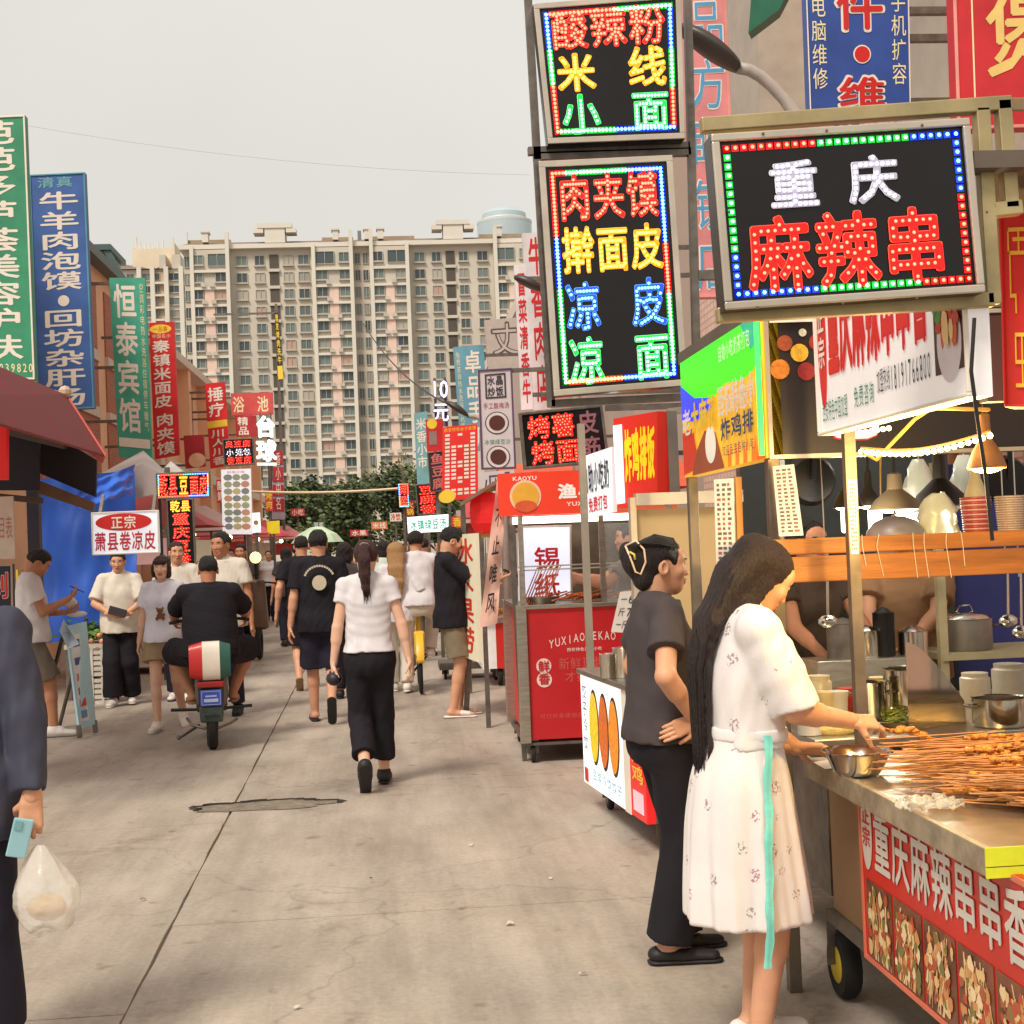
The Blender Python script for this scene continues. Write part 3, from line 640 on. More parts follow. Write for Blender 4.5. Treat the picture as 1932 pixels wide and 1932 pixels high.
    put(p, e, 'character', '精品', (.1, .04, .62, .97), white, B2, vert=True); sign_arm(e, p, XL+.3)
    glow = M('lit_white_letter', (236, 246, 240), .4, var=0, emit=.75)
    q = quadY([(480, 784), (520, 784), (524, 906), (484, 906)], 37.0); p = Panel(*q); e = empty('channel_letters', q[3], 'lit white billiards letters stacked under the bathhouse sign', 'sign')
    for ch, v in (('台', 0), ('球', .37)): mb = MB(); p.glyph(mb, ch, .02, v, .98, v+.34, B3, 0, .08); mb.build('character', glow, e)
    mb = MB(); p.slab(mb, .05, .73, .95, .77, 0, -.08); mb.build('underline', glow, e)
    mb = MB()
    for u in (.25, .75): mb.bar(p.pt(u, -.05, -.12), p.pt(u, 1, -.12), .04)
    mb.build('rail', steel_dark, e)
    e, p = led_sign('led_sign', 'small LED sign with red lines above the picture menu board', quadY([(419, 829), (478, 826), (481, 876), (423, 880)], 22.0), [('臭豆腐', (.08, .07, .92, .33), 'r'), ('香豆腐', (.1, .67, .92, .95), 'r'), ('小', (.1, .37, .36, .65), 'w'), ('笼包', (.4, .37, .9, .65), 'w')], None, fw=.02, spacing=.3, dr=.006, frm=steel_dark)
    # picture menu board
    e, p = board('menu_board', 'tall white menu board with three columns of food pictures', 'menu board', quadY([(417, 886), (473, 884), (476, 1008), (420, 1008)], 22.0), M('menu_white', (226, 226, 232), .5, var=.04, emit=.22), .05)
    cols = [C(150, 160, 140), C(190, 180, 130), C(200, 150, 120), C(130, 140, 140), C(160, 170, 130)]
    put(p, e, 'lettering', '好吃小吃', (.2, .025, .8, .065), redl, B1, each=False)
    for r in range(8):
        for c in range(3):
            mb = MB(); k = random.Random(r*3+c); p.disc(mb, .22+.29*c, .125+.108*r, .062+.01*k.random(), .001, 8, rv=.05); mb.build('food_picture', cols[k.randrange(5)], e)
    mb = MB(); mb.bar(p.pt(.1, .99, -.06), Vector((p.pt(.1, 1).x, 22.06, 0)), .05); mb.bar(p.pt(.9, .99, -.06), Vector((p.pt(.9, 1).x, 22.06, 0)), .05); mb.build('post', steel_dark, e)
    # LED signs of the cold noodle stall
    e, p = led_sign('led_sign', 'LED sign with red characters and blue corners on the left row', quadY([(294, 893), (396, 889), (397, 938), (296, 942)], 17.5), [('乾县', (.05, .08, .40, .92), 'r'), ('豆腐'[:1], (.42, .1, .60, .9), 'y'), ('面皮'[:2], (.62, .1, .97, .9), 'r')], (((.5, 'r'), (1, 'b')), ((.6, 'o'), (1, 'b')), ((.6, 'r'), (1, 'b')), ((.5, 'b'), (1, 'o'))), fw=.015, dr=.006, spacing=.13, bd=.012, bn=(30, 14), frm=steel_dark)
    e, p = led_sign('led_sign', 'tall narrow red LED sign hung under the blue cornered one', quadY([(313, 942), (365, 940), (370, 1066), (320, 1068)], 17.5), [('乾县', (.14, .02, .9, .2), 'y')]+[(ch, (.18, .21+.2*i, .86, .40+.2*i), 'r') for i, ch in enumerate('重庆豆香'[:4])], None, fw=.02, dr=.006, spacing=.15, frm=steel_dark)
    mb = MB(); mb.bar((p.pt(.5, 1).x-.17, 17.62, 0), (p.pt(.5, 1).x-.17, 17.62, p.pt(0, 0).z+.4), .06); mb.build('post', steel_dark, e)
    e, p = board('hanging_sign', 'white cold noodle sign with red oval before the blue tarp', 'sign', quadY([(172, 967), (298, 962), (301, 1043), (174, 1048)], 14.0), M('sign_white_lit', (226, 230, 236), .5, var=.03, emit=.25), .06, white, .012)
    mb = MB(); p.disc(mb, .48, .25, .27, .002, rv=.085, n=32); mb.build('oval', redl, e); put(p, e, 'character', '正宗', (.29, .1, .68, .41), white, B2, w=.006)
    put(p, e, 'character', '萧县卷凉皮', (.04, .46, .96, .92), M('sign_letter_crimson', (196, 44, 66), .5), B2)
    for u in (.1, .9): mb = MB(); mb.bar(p.pt(u, .1, -.08), p.pt(u, .1, -.08)+Vector((0, .2, .22)), .03); mb.build('hanger', steel_dark, e)
    # yellow vertical strip sign hanging before the apartments
    e, p = board('strip_sign', 'thin black and yellow vertical strip sign before the apartment block', 'sign', quadY([(518, 590), (524, 590), (535, 715), (525, 716)], 46.0), C(40, 34, 26), .12)
    put(p, e, 'lettering', '理发烤肉洗牛', (.1, .02, .95, .78), yel, B2, vert=True, each=False); mb = MB(); p.slab(mb, 0, .8, 1, 1, .002, .02); mb.build('foot_panel', yel, e)
    mb = MB(); t = p.pt(.5, 0, -.06); mb.bar(t+Vector((0, 0, .3)), (t.x, t.y, 0), .09); mb.bar(t, (XL, t.y, t.z), .06); mb.build('post', steel_dark, e)
    # narrow red banners on a lamp post
    e, p = board('pole_banner', 'stacked red and grey banners on a far pole beside the trees', 'banner', quadY([(514, 850), (534, 850), (538, 980), (513, 980)], 40.0), M('banner_grey', (168, 156, 170), .7), .03)
    for a, b in ((.0, .2), (.24, .45), (.5, .66), (.7, .88)): mb = MB(); p.slab(mb, .05, a, .95, b, .001, .02); mb.build('red_field', M('sign_dark_red', (176, 40, 48)), e)
    put(p, e, 'lettering', '香小中名', (.3, .02, .75, .88), white, B1, vert=True, w=.025, each=False)
    mb = MB(); mb.cyl((p.pt(0, 0).x-.1, 40.1, 0), (p.pt(0, 0).x-.1, 40.1, p.pt(0, 0).z+.8), .06, .05); mb.build('pole', steel_dark, e)
    # dark red shop fascia and steamed bun picture sign
    e, p = board('shop_fascia', 'dark red picture sign with white bun between the left LED signs', 'sign', quadY([(346, 822), (384, 820), (388, 880), (350, 884)], 31.0), M('sign_dark_red', (176, 40, 48)), .1)
    mb = MB(); p.disc(mb, .6, .78, .18, .002, rv=.16); mb.build('bun_picture', C(232, 190, 150), e); sign_arm(e, p, XL)
left_signs()
# ================================================================= right: buildings and hanging signs
def tilemat():
    m = bpy.data.materials.new('pink_wall_tiles'); m.use_nodes = True; n = m.node_tree.nodes; L = m.node_tree.links; b = n['Principled BSDF']
    t = n.new('ShaderNodeNewGeometry'); sx = n.new('ShaderNodeSeparateXYZ'); mp = n.new('ShaderNodeCombineXYZ'); L.new(t.outputs['Position'], sx.inputs[0]); L.new(sx.outputs['Y'], mp.inputs['X']); L.new(sx.outputs['Z'], mp.inputs['Y'])
    br = n.new('ShaderNodeTexBrick'); br.inputs['Scale'].default_value = 2.2; br.offset = 0; br.inputs['Mortar Size'].default_value = .03
    br.inputs['Color1'].default_value = (*lin((232, 196, 178)), 1); br.inputs['Color2'].default_value = (*lin((222, 184, 166)), 1); br.inputs['Mortar'].default_value = (*lin((190, 156, 140)), 1)
    L.new(mp.outputs['Vector'], br.inputs['Vector']); L.new(br.outputs['Color'], b.inputs['Base Color']); b.inputs['Roughness'].default_value = .45
    return m
XR = 5.4
def right_side():
    e = empty('tiled_building', (XR, 6, 0), 'pink tiled building rising behind the right hand signs', 'building')
    mb = MB(); mb.box((XR, 5, 0), (XR+8, 24, 13)); mb.build('wall', tilemat(), e)
    gt = M('grey_tile_pillar', (176, 164, 150), .6, var=.12, scale=3, bump=.1, bscale=10)
    for y0 in (17.2, 11.0):
        mb = MB(); mb.box((XR-.6, y0, 2.5), (XR+.02, y0+1.6, 13)); mb.build('pillar', gt, e)
    for yy in (13.3, 15.3):
        for z in (4.6, 5.8, 7.0, 8.2, 9.4):
            mb = MB(); mb.box((XR-.03, yy, z), (XR+.05, yy+.85, z+.9)); o = mb.build('window', M('window_dark_glass', (58, 52, 50), .2, var=.3, scale=2), e)
            mb = MB()
            for k in range(3): mb.box((XR-.09, yy+.1+.3*k, z), (XR-.06, yy+.14+.3*k, z+.9))
            mb.build('bars', M('window_bar', (196, 180, 160), .6), o)
    for yy in (18.9, 12.8, 10.4):
        mb = MB(); mb.cyl((XR-.12, yy, 2), (XR-.12, yy, 13), .05); mb.build('downpipe', M('rust_pipe', (170, 112, 66), .6, var=.2), e)
    mb = MB(); mb.box((XR-.5, 9.3, 6.1), (XR, 10.3, 7.2)); mb.build('air_conditioner', M('ac_rusty', (128, 104, 84), .7, var=.3), e)
    f = empty('plain_building', (4.6, 24.5, 0), 'grey flat building whose wall carries the outlined character', 'building')
    mb = MB(); mb.box((4.6, 26, 0), (12, 70, 9.5)); mb.build('wall', M('grey_cladding', (178, 160, 148), .8, var=.1, scale=.6), f)
    mb = MB(); mb.box((4.4, 25.8, 9.5), (12.2, 70, 9.9)); mb.build('cornice', pale, f)
    # banners, near to far
    e, p = board('vertical_sign', 'deep blue repair sign with red and cream characters at top', 'sign', quadY([(1516, -130), (1712, -136), (1718, 208), (1528, 210)], 9.4), M('sign_navy', (44, 76, 150), .5, var=.12, scale=2), .1, white, .008)
    put(p, e, 'character', '电脑维修', (.04, .36, .19, .89), cream, B1, vert=True); put(p, e, 'character', '手机扩容', (.82, .34, .97, .87), cream, B1, vert=True)
    for ch, v0, v1 in (('件', .27, .57), ('维', .80, 1.08)):
        if v1 > 1: v1 = 1.0
        mb = MB(); p.glyph(mb, ch, .27, v0, .77, v1, B3, .003); mb.build('character', white, e); mb = MB(); p.glyph(mb, ch, .285, v0+.01, .755, v1-.01, B2, .007); mb.build('character_face', redl, e)
    mb = MB(); p.disc(mb, .53, .69, .065, .003); o = mb.build('dot_rim', white, e); mb = MB(); p.disc(mb, .53, .69, .055, .006); mb.build('dot', redl, o); sign_arm(e, p, XR, u=1, vs=(.45, .6, .95))
    e, p = board('vertical_sign', 'large red sign with a cream claypot character, top right corner', 'sign', quadY([(1790, -220), (2030, -232), (2045, 238), (1806, 245)], 8.2), M('sign_red_b', (196, 40, 46), .5, var=.08, scale=1), .1, M('sign_pink_edge', (226, 150, 140), .5), .02)
    mb = MB(); q = .16; p.slab(mb, .14, .0, .152, .96, .002, .005); mb.build('rule', cream, e)
    put(p, e, 'character', '煲', (.24, .45, .86, .80), M('sign_letter_gold', (230, 198, 118), .5, var=.08), B2); sign_arm(e, p, XR, u=.9, vs=(.6, .9))
    e, p = board('vertical_sign', 'pink sign with blue white edged characters behind the LED signs', 'sign', quadY([(1284, -80), (1368, -84), (1392, 560), (1310, 562)], 12.5), M('sign_pink', (222, 140, 142), .5, var=.08, scale=1), .1, M('sign_pink_edge', (226, 150, 140)), .03)
    bl = M('sign_letter_sky', (84, 156, 200), .5)
    for i, ch in enumerate('品方眼镜店'):
        mb = MB(); p.glyph(mb, ch, .05, .12+.176*i, .95, .28+.176*i, B2, .003); o = mb.build('character', white, e); mb = MB(); p.glyph(mb, ch, .07, .122+.176*i, .93, .278+.176*i, B1, .006); mb.build('character_face', bl, o)
    sign_arm(e, p, XR, u=1)
    # green canopy corner at the top
    e = empty('green_awning', PY(1440, 30, 13.0), 'dark green awning tip poking in beside the grey pillar', 'awning')
    mb = MB(); a = PY(1412, 62, 13); b = PY(1470, 18, 13); c = PY(1500, -40, 13); d = PY(1420, -40, 13)
    mb.add([a, b, c, d, a+Vector((.3, 1, .3)), b+Vector((.3, 1, .3)), c+Vector((.3, 1, .3)), d+Vector((.3, 1, .3))], [(0, 1, 2, 3), (4, 5, 6, 7), (0, 4, 5, 1), (1, 5, 6, 2), (3, 2, 6, 7), (0, 3, 7, 4)]); mb.build('canopy', M('awning_green', (38, 110, 84), .6, var=.15), e)
    mb = MB(); mb.bar((b+c)/2+Vector((.3, .5, .3)), Vector((XR+.1, 13.5, c.z+.3)), .05); mb.build('strut', steel_dark, e)
    # white and red banner pair
    e, p = board('vertical_sign', 'white vertical banner with red characters left of the LED column', 'sign', quadY([(985, 440), (1026, 438), (1040, 772), (1008, 774)], 17.0), M('sign_white', (226, 218, 220), .5, var=.05), .1, redl, .0)
    put(p, e, 'character', '牛香肉店', (.2, .02, .98, .98), redl, B2, vert=True); sign_arm(e, p, XR, u=1)
    e, p = board('vertical_sign', 'shorter white banner with red characters hung in front of another', 'sign', quadY([(970, 500), (992, 498), (1006, 772), (984, 774)], 16.4), M('sign_white', (226, 218, 220)), .08)
    put(p, e, 'character', '冒菜清香牛肉'[:5], (.15, .05, .9, .97), redl, B2, vert=True); sign_arm(e, p, XR, u=1)
    # grey wall sign with outlined character
    e, p = board('wall_sign', 'blank grey panel with one outlined character high on right', 'sign', quadY([(914, 604), (985, 598), (992, 700), (922, 700)], 30.0), M('grey_sign_panel', (190, 176, 168), .7, var=.08), .2)
    mb = MB(); p.glyph(mb, '丈', .12, .05, .88, .72, B3, .003); o = mb.build('character', C(96, 80, 76), e); mb = MB(); p.glyph(mb, '丈', .14, .065, .86, .705, B1, .008); mb.build('character_face', C(196, 182, 174), o); sign_arm(e, p, 4.7, u=1)
    e, p = board('vertical_sign', 'sky blue phone repair banner with four white characters', 'sign', quadY([(855, 655), (912, 650), (926, 850), (870, 850)], 24.0), M('sign_sky', (104, 158, 178), .5, var=.1, scale=1), .1)
    put(p, e, 'character', '卓品手机', (.32, .04, .88, 1.0), white, B2, vert=True); put(p, e, 'lettering', '免费咨询热水洗浴', (.06, .05, .2, .6), cream, B1, vert=True, each=False); put(p, e, 'lettering', '手机维修电脑', (.06, .62, .2, .95), cream, B1, vert=True, each=False); sign_arm(e, p, 4.7, u=1)
    e, p = board('vertical_sign', 'small faded teal banner low beside the white ten yuan letters', 'sign', quadY([(781, 780), (806, 776), (812, 950), (789, 950)], 40.0), M('sign_faded_teal', (122, 172, 178), .6, var=.1), .1)
    put(p, e, 'character', '米香小市', (.1, .06, .9, .62), white, B2, vert=True); mb = MB(); mb.bar((p.pt(.5, 0).x, 40.1, 0), (p.pt(.5, 0).x, 40.1, p.pt(0, 0).z), .08); mb.build('post', steel_dark, e)
    # glowing white 10 yuan letters
    gl = M('lit_lilac_letter', (232, 228, 250), .4, var=0, emit=.7, ecol=(220, 214, 250)); gd = M('letter_return_blue', (92, 92, 150), .5)
    q = quadY([(814, 716), (846, 714), (852, 910), (820, 910)], 27.0); p = Panel(*q); e = empty('channel_letters', q[3], 'lit white ten yuan channel letters hanging over the street end', 'sign')
    for ch, u0, u1, v0, v1 in (('1', -.15, .5, 0, .185), ('0', .32, 1.1, 0, .185), ('元', 0, 1, .215, .42), ('理', .1, .95, .45, .62), ('发', .1, .95, .65, .8)):
        mb = MB(); p.glyph(mb, ch, u0, v0, u1, v1, B3, 0, .1); o = mb.build('character', gd, e); mb = MB(); p.glyph(mb, ch, u0+.02, v0+.004, u1-.02, v1-.004, B2, .004); mb.build('character_face', gl, o)
    mb = MB()
    for u in (.2, .8): mb.bar(p.pt(u, -.02, -.16), Vector((p.pt(u, 0).x, 27.16, 0)), .05)
    mb.build('rail', steel_dark, e)
    # red dotted menu banner
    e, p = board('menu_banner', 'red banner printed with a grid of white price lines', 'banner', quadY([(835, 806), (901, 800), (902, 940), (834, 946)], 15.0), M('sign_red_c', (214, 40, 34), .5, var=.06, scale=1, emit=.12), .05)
    put(p, e, 'lettering', '西安特色合子夹馍', (.04, .02, .96, .075), yel, B1, each=False)
    mb = MB()
    for r in range(16):
        for c in range(5):
            if c in (1, 3) and r in (0, 1, 2, 12, 13) or c == 2 and r not in (0, 3, 7, 8, 11, 14, 15, 12): continue
            u = .14+.18*c; v = .12+.053*r; p.slab(mb, u-.065, v-.016, u+.065, v+.016, .001, .003)
    mb.build('price_lines', white, e, kind='stuff')
    mb = MB(); p.disc(mb, .14, .94, .09, .003, rv=.07); mb.build('food_picture', yel, e)
    mb = MB(); mb.bar((p.pt(.5, 0).x, 15.08, 0), (p.pt(.5, 0).x, 15.08, p.pt(0, 0).z), .05); mb.build('post', steel_dark, e)
    # sour plum soup banner with bowl pictures
    e, p = board('vertical_sign', 'grey rice banner with square logo and two bowls of dark soup', 'banner', quadY([(901, 698), (966, 694), (974, 884), (908, 886)], 13.5), M('banner_pale', (206, 194, 196), .6, var=.05), .05, M('banner_plum', (92, 66, 92), .6), .018)
    mb = MB(); a = Panel(p.pt(.2, .05, .002), p.pt(.8, .045, .002), p.pt(.8, .29, .002), p.pt(.2, .295, .002)); a.frame(mb, .015, 0, .004); mb.build('logo_frame', C(60, 54, 62), e)
    put(a, e, 'character', '水晶', (.1, .08, .9, .48), C(52, 46, 54), B2); put(a, e, 'character', '炒饭', (.1, .52, .9, .92), C(52, 46, 54), B2)
    put(p, e, 'lettering', '手工酸梅汤', (.12, .335, .88, .40), M('sign_letter_plum', (170, 60, 92), .5), B1, each=False); put(p, e, 'lettering', '冰镇绿豆沙', (.12, .70, .88, .755), M('sign_letter_green', (70, 140, 120), .5), B1, each=False)
    for v in (.54, .88):
        for r, c, wz in ((.115, (70, 44, 40), .002), (.105, (214, 204, 198), .005), (.078, (84, 36, 28), .008)):
            mb = MB(); p.disc(mb, .5, v, r, wz, rv=r*.95); mb.build('bowl_picture', C(*c), e)
    mb = MB(); mb.bar(p.pt(.95, .02, -.05), (3.4, 13.5, p.pt(.95, 0).z), .04); mb.bar((3.4, 13.5, 0), (3.4, 13.5, p.pt(0, 0).z+.1), .06); mb.build('bracket', steel_dark, e)
    e, p = board('hanging_sign', 'lower pale sign with square logo half hidden by the awning', 'sign', quadY([(902, 892), (970, 886), (974, 960), (904, 962)], 13.4), M('banner_pale', (206, 194, 196)), .05)
    mb = MB(); a = Panel(p.pt(.3, .1, .002), p.pt(.9, .1, .002), p.pt(.9, .8, .002), p.pt(.3, .8, .002)); a.frame(mb, .012, 0, .004); mb.build('logo_frame', C(60, 54, 62), e); put(a, e, 'character', '水晶', (.1, .1, .9, .6), C(52, 46, 54), B2)
    mb = MB(); mb.bar((p.pt(.9, 1).x, 13.5, 0), (p.pt(.9, 1).x, 13.5, p.pt(0, 0).z), .05); mb.build('post', steel_dark, e)
    # dark and glowing red signs further on
    e, p = board('vertical_sign', 'dark sign with pale red characters left of the red menu banner', 'sign', quadY([(806, 854), (838, 850), (842, 925), (812, 930)], 20.0), C(48, 36, 36), .06, steel_dark, .015)
    put(p, e, 'character', '鱼豆腐', (.15, .04, .95, .96), M('dim_red_letter', (206, 110, 104), .5), B2, vert=True)
    mb = MB(); mb.bar((p.pt(.5, 0).x, 20.1, 0), (p.pt(.5, 0).x, 20.1, p.pt(0, 0).z), .05); mb.build('post', steel_dark, e)
    e, p = board('vertical_sign', 'red sign with grey picture above the dark one', 'sign', quadY([(803, 792), (836, 790), (838, 850), (806, 852)], 22.0), redl, .06)
    mb = MB(); p.disc(mb, .35, .14, .08, .002); mb.build('badge', yel, e); mb = MB(); p.slab(mb, .15, .38, .6, .8, .002, .006); mb.build('picture', C(150, 120, 116), e)
    mb = MB(); mb.bar((p.pt(.5, 0).x, 22.1, 0), (p.pt(.5, 0).x, 22.1, p.pt(0, 0).z), .05); mb.build('post', steel_dark, e)
    e, p = led_sign('led_sign', 'boxed red LED sign glowing over the ice bean stall', quadY([(783, 914), (828, 910), (832, 970), (788, 972)], 21.0), [('豆', (.12, .06, .88, .36), 'r'), ('腐', (.12, .37, .88, .66), 'r'), ('香', (.12, .67, .88, .96), 'r')], None, fw=.02, dr=.006, spacing=.2, frm=steel_dark)
    mb = MB(); mb.bar((p.pt(.5, 0).x, 21.12, 0), (p.pt(.5, 0).x, 21.12, p.pt(0, 0).z), .05); mb.build('post', steel_dark, e)
    e, p = led_sign('led_sign', 'small red LED sign with violet edges above the crowd', quadY([(750, 912), (771, 911), (773, 957), (753, 958)], 26.0), [('烤', (.15, .05, .85, .5), 'r'), ('面', (.15, .5, .85, .95), 'r')], (((1, 'r'),), ((.5, 'r'), (1, 'b')), ((1, 'b'),), ((.6, 'b'), (1, 'o'))), fw=.01, dr=.008, spacing=.2, bd=.012, bn=(8, 14), frm=steel_dark)
    mb = MB(); mb.bar((p.pt(.5, 0).x, 26.12, 0), (p.pt(.5, 0).x, 26.12, p.pt(0, 0).z+.3), .05); mb.build('post', steel_dark, e)
    e, p = board('shop_fascia', 'lit white ice bean soup sign with green characters', 'lightbox sign', quadY([(768, 976), (846, 970), (846, 1002), (770, 1006)], 20.0), M('lightbox_white', (236, 244, 242), .5, var=.03, emit=.7), .1)
    for i, ch in enumerate('冰镇绿豆汤'): mb = MB(); p.glyph(mb, ch, .06+.18*i, .2, .225+.18*i, .85, B2, .003); mb.build('character', M('sign_letter_mint', (60, 190, 160), .5), e)
    mb = MB()
    for u in (.03, .97): mb.bar((p.pt(u, 1).x, 20.15, 0), (p.pt(u, 1).x, 20.15, p.pt(0, 0).z), .05)
    mb.build('post', steel_dark, e)
right_side()
def far_signs():
    for px, py, wd, ht, Y, col, st, lc, l in ((548, 960, 26, 14, 52, (206, 60, 56), '小吃', 'w', 'small red far sign left of the street end'), (456, 950, 18, 34, 33, (60, 110, 170), '奶茶', 'w', 'small blue upright far sign by the menu board'), (500, 925, 14, 40, 36, (206, 70, 60), '烤肉', 'y', 'narrow red far sign below the billiards letters'), (700, 985, 30, 14, 48, (214, 120, 60), '米线', 'w', 'orange far sign over the crowd in mid street'), (735, 968, 22, 16, 36, (226, 220, 206), '冷饮', 'r', 'cream far sign left of the ice bean sign'), (765, 945, 16, 30, 32, (150, 40, 44), '火锅', 'y', 'dark red upright far sign beside the small LED sign'), (660, 1000, 34, 12, 55, (196, 50, 56), '水果', 'w', 'low red far sign straight ahead'), (590, 985, 22, 12, 50, (70, 120, 110), '豆浆', 'w', 'small green far sign by the parasol'), (852, 975, 20, 22, 18.5, (214, 60, 46), '香', 'y', 'square red sign above the black tee man'), (408, 905, 16, 44, 26, (196, 46, 50), '酸奶', 'w', 'narrow red sign left of the small LED sign')):
        e, p = board('far_sign', l, 'sign', quadY([(px, py), (px+wd, py-1), (px+wd+1, py+ht-1), (px+1, py+ht)], Y), C(*col), .06)
        put(p, e, 'character', st, (.08, .06, .94, .94), {'w': white, 'y': yel, 'r': redl}[lc], B2, vert=ht > wd); mb = MB(); mb.bar(p.pt(.5, .5, -.1), Vector((p.pt(.5, 0).x, Y+.1, 0)), .05); mb.build('post', steel_dark, e)
far_signs()
# street lamps on curved arms
def street_lamp(label, head, tip, base, Y, s):
    a, b = PY(*head, Y), PY(*tip, Y); e = empty('street_lamp', (base, Y, 0), label, 'street lamp', 'street lamps over the right hand stalls')
    mb = MB(); top = b.z-.25*s; pts = [(base, Y, 0), (base, Y, top)]
    for t in (.2, .4, .6, .8, 1.0): pts.append((base+(b.x-base)*t, Y, top+(b.z-top)*math.sin(t*math.pi/2)))
    mb.tube(pts, [.07*s, .05*s]+[.035*s]*5, 8); mb.build('pole', M('lamp_pole_paint', (176, 164, 156), .5, var=.1), e, smooth=True)
    d = (a-b); mb = MB(); L = d.length; n = 10; vs = []
    for i in range(n+1):
        t = i/n; c = b+d*t; wd = .11*s*math.sin(math.pi*min(1, .12+t*.85))**.6+.01; th = .055*s*math.sin(math.pi*min(1, .1+t*.88))**.6+.008
        vs += [c+Vector((0, wd*math.cos(k*math.pi/4), th*math.sin(k*math.pi/4)*(1.2 if k < 4 else .6))) for k in range(8)]
    mb.add(vs, [(i*8+k, i*8+(k+1) % 8, (i+1)*8+(k+1) % 8, (i+1)*8+k) for i in range(n) for k in range(8)]+[tuple(range(8)), tuple(range(n*8, n*8+8))])
    mb.build('lamp_head', M('lamp_head_dark', (74, 68, 66), .4, .3, var=.15), e, smooth=True)
street_lamp('big dark street lamp head between the LED signs and blue sign', (1278, 52), (1392, 128), PY(1500, 200, 8.6).x, 8.6, 1.15)
street_lamp('street lamp head in front of the white and red banners', (970, 524), (1025, 548), PY(1080, 600, 14.0).x, 14.0, 1.0)
street_lamp('street lamp head in front of the ten yuan letters', (842, 760), (882, 784), PY(945, 800, 19.0).x, 19.0, 1.0)
# overhead wires
def wire(label, pts, r=.012, col=(60, 54, 50)):
    mb = MB(); P = []
    a, b = pts; n = 12
    for i in range(n+1):
        t = i/n; p = a.lerp(b, t); p.z -= 4*.02*(b-a).length*t*(1-t); P.append(p)
    mb.tube(P, r, 5); mb.build('overhead_wire', C(*col), label=label, cat='cable')
wire('thin cable sloping down past the apartments to a lamp head', [PY(685, 610, 30.0), PY(850, 765, 19.0)])
wire('pale cable strung across the trees at the street end', [PY(430, 925, 34.0), PY(770, 920, 34.0)], .032, (226, 204, 168))
wire('faint high cable across the sky toward the LED column', [PY(45, 236, 40.0), PY(1000, 330, 40.0)], .004, (150, 146, 140))
# ================================================================= stalls on the right
def Q3(*pts): return [PY(x, y, Y) for x, y, Y in pts]
def wheel(e, c, r=.09, w=.045, axis=(1, 0, 0), rimc=None, fork=None):
    ax = Vector(axis); c = Vector(c)
    mb = MB(); mb.lathe(c-ax*w/2, [(r*.55, 0), (r*.9, 0), (r, w*.25), (r, w*.75), (r*.9, w), (r*.55, w), (r*.55, 0)], 18, axis=axis); o = mb.build('wheel', rubber, e, smooth='auto')
    mb = MB(); mb.lathe(c-ax*(w/2+.002), [(.0, 0), (r*.5, 0), (r*.56, .004), (r*.56, w), (r*.5, w+.004), (0, w+.004)], 14, axis=axis); mb.build('rim', rimc or steel_dark, o, smooth='auto')
    mb = MB()
    for k in (-1, 1): mb.bar(c+ax*k*(w/2+.012), c+ax*k*(w/2+.012)+Vector((0, 0, r+.04)), .03, .006, up=(0, 1, 0))
    mb.box(c+Vector((-.04, -.04, r+.03)), c+Vector((.04, .04, r+.045))); mb.build('fork', steel_dark, o)
def picture_scene(p, e, r, seed, sticks=True):
    """a printed food photograph: dark field with skewers and morsels"""
    u0, v0, u1, v1 = r; k = random.Random(seed)
    mb = MB(); p.slab(mb, u0, v0, u1, v1, .0015, .003); o = mb.build('food_picture', M('print_ground', (112, 66, 44), .4, var=.6, scale=9), e)
    cols = [C(206, 140, 84, .4), C(168, 88, 52, .4), C(226, 186, 128, .4), C(186, 70, 40, .4), C(120, 116, 62, .4), C(232, 206, 160, .4)]
    groups = {}; tilt = k.uniform(-.03, .05)
    for i in range(95):
        c = k.randrange(6) if i > 40 else k.choice((0, 2, 5)); mb = groups.setdefault(c, MB()); w_ = .0034+i*.00004
        if i <= 40:
            u = k.uniform(u0+.03, u1-.03); v = k.uniform(v0+.02, v1-.3*(v1-v0)); L = k.uniform(.3, .55)*(v1-v0); t = k.uniform(.002, .0045); ub = min(u1-.006, max(u0+.006, u+tilt+k.uniform(-.02, .02)))
            a, b = p.pt(u, v, w_), p.pt(ub, min(v1-.01, v+L), w_); s = (p.c[1]-p.c[0]).normalized()*t; mb.add([a-s, a+s, b+s, b-s], [(0, 1, 2, 3)])
        else:
            r_ = k.uniform(.01, .024); u = k.uniform(u0+r_/p.w, u1-r_/p.w); v = k.uniform(v0+.05, v1-.06); n = 8; vs = [p.pt(u+r_/p.w*k.uniform(.6, 1)*math.cos(6.283*q/n), v+r_*k.uniform(.5, 1.3)/p.h*math.sin(6.283*q/n), w_) for q in range(n)]; mb.add(vs, [tuple(range(n))])
    for c, mb in groups.items(): mb.build('printed_morsels', cols[c], o, kind='stuff')
tan = M('cart_side_tan', (150, 118, 84), .45, .35, var=.15, scale=2, bump=.05)
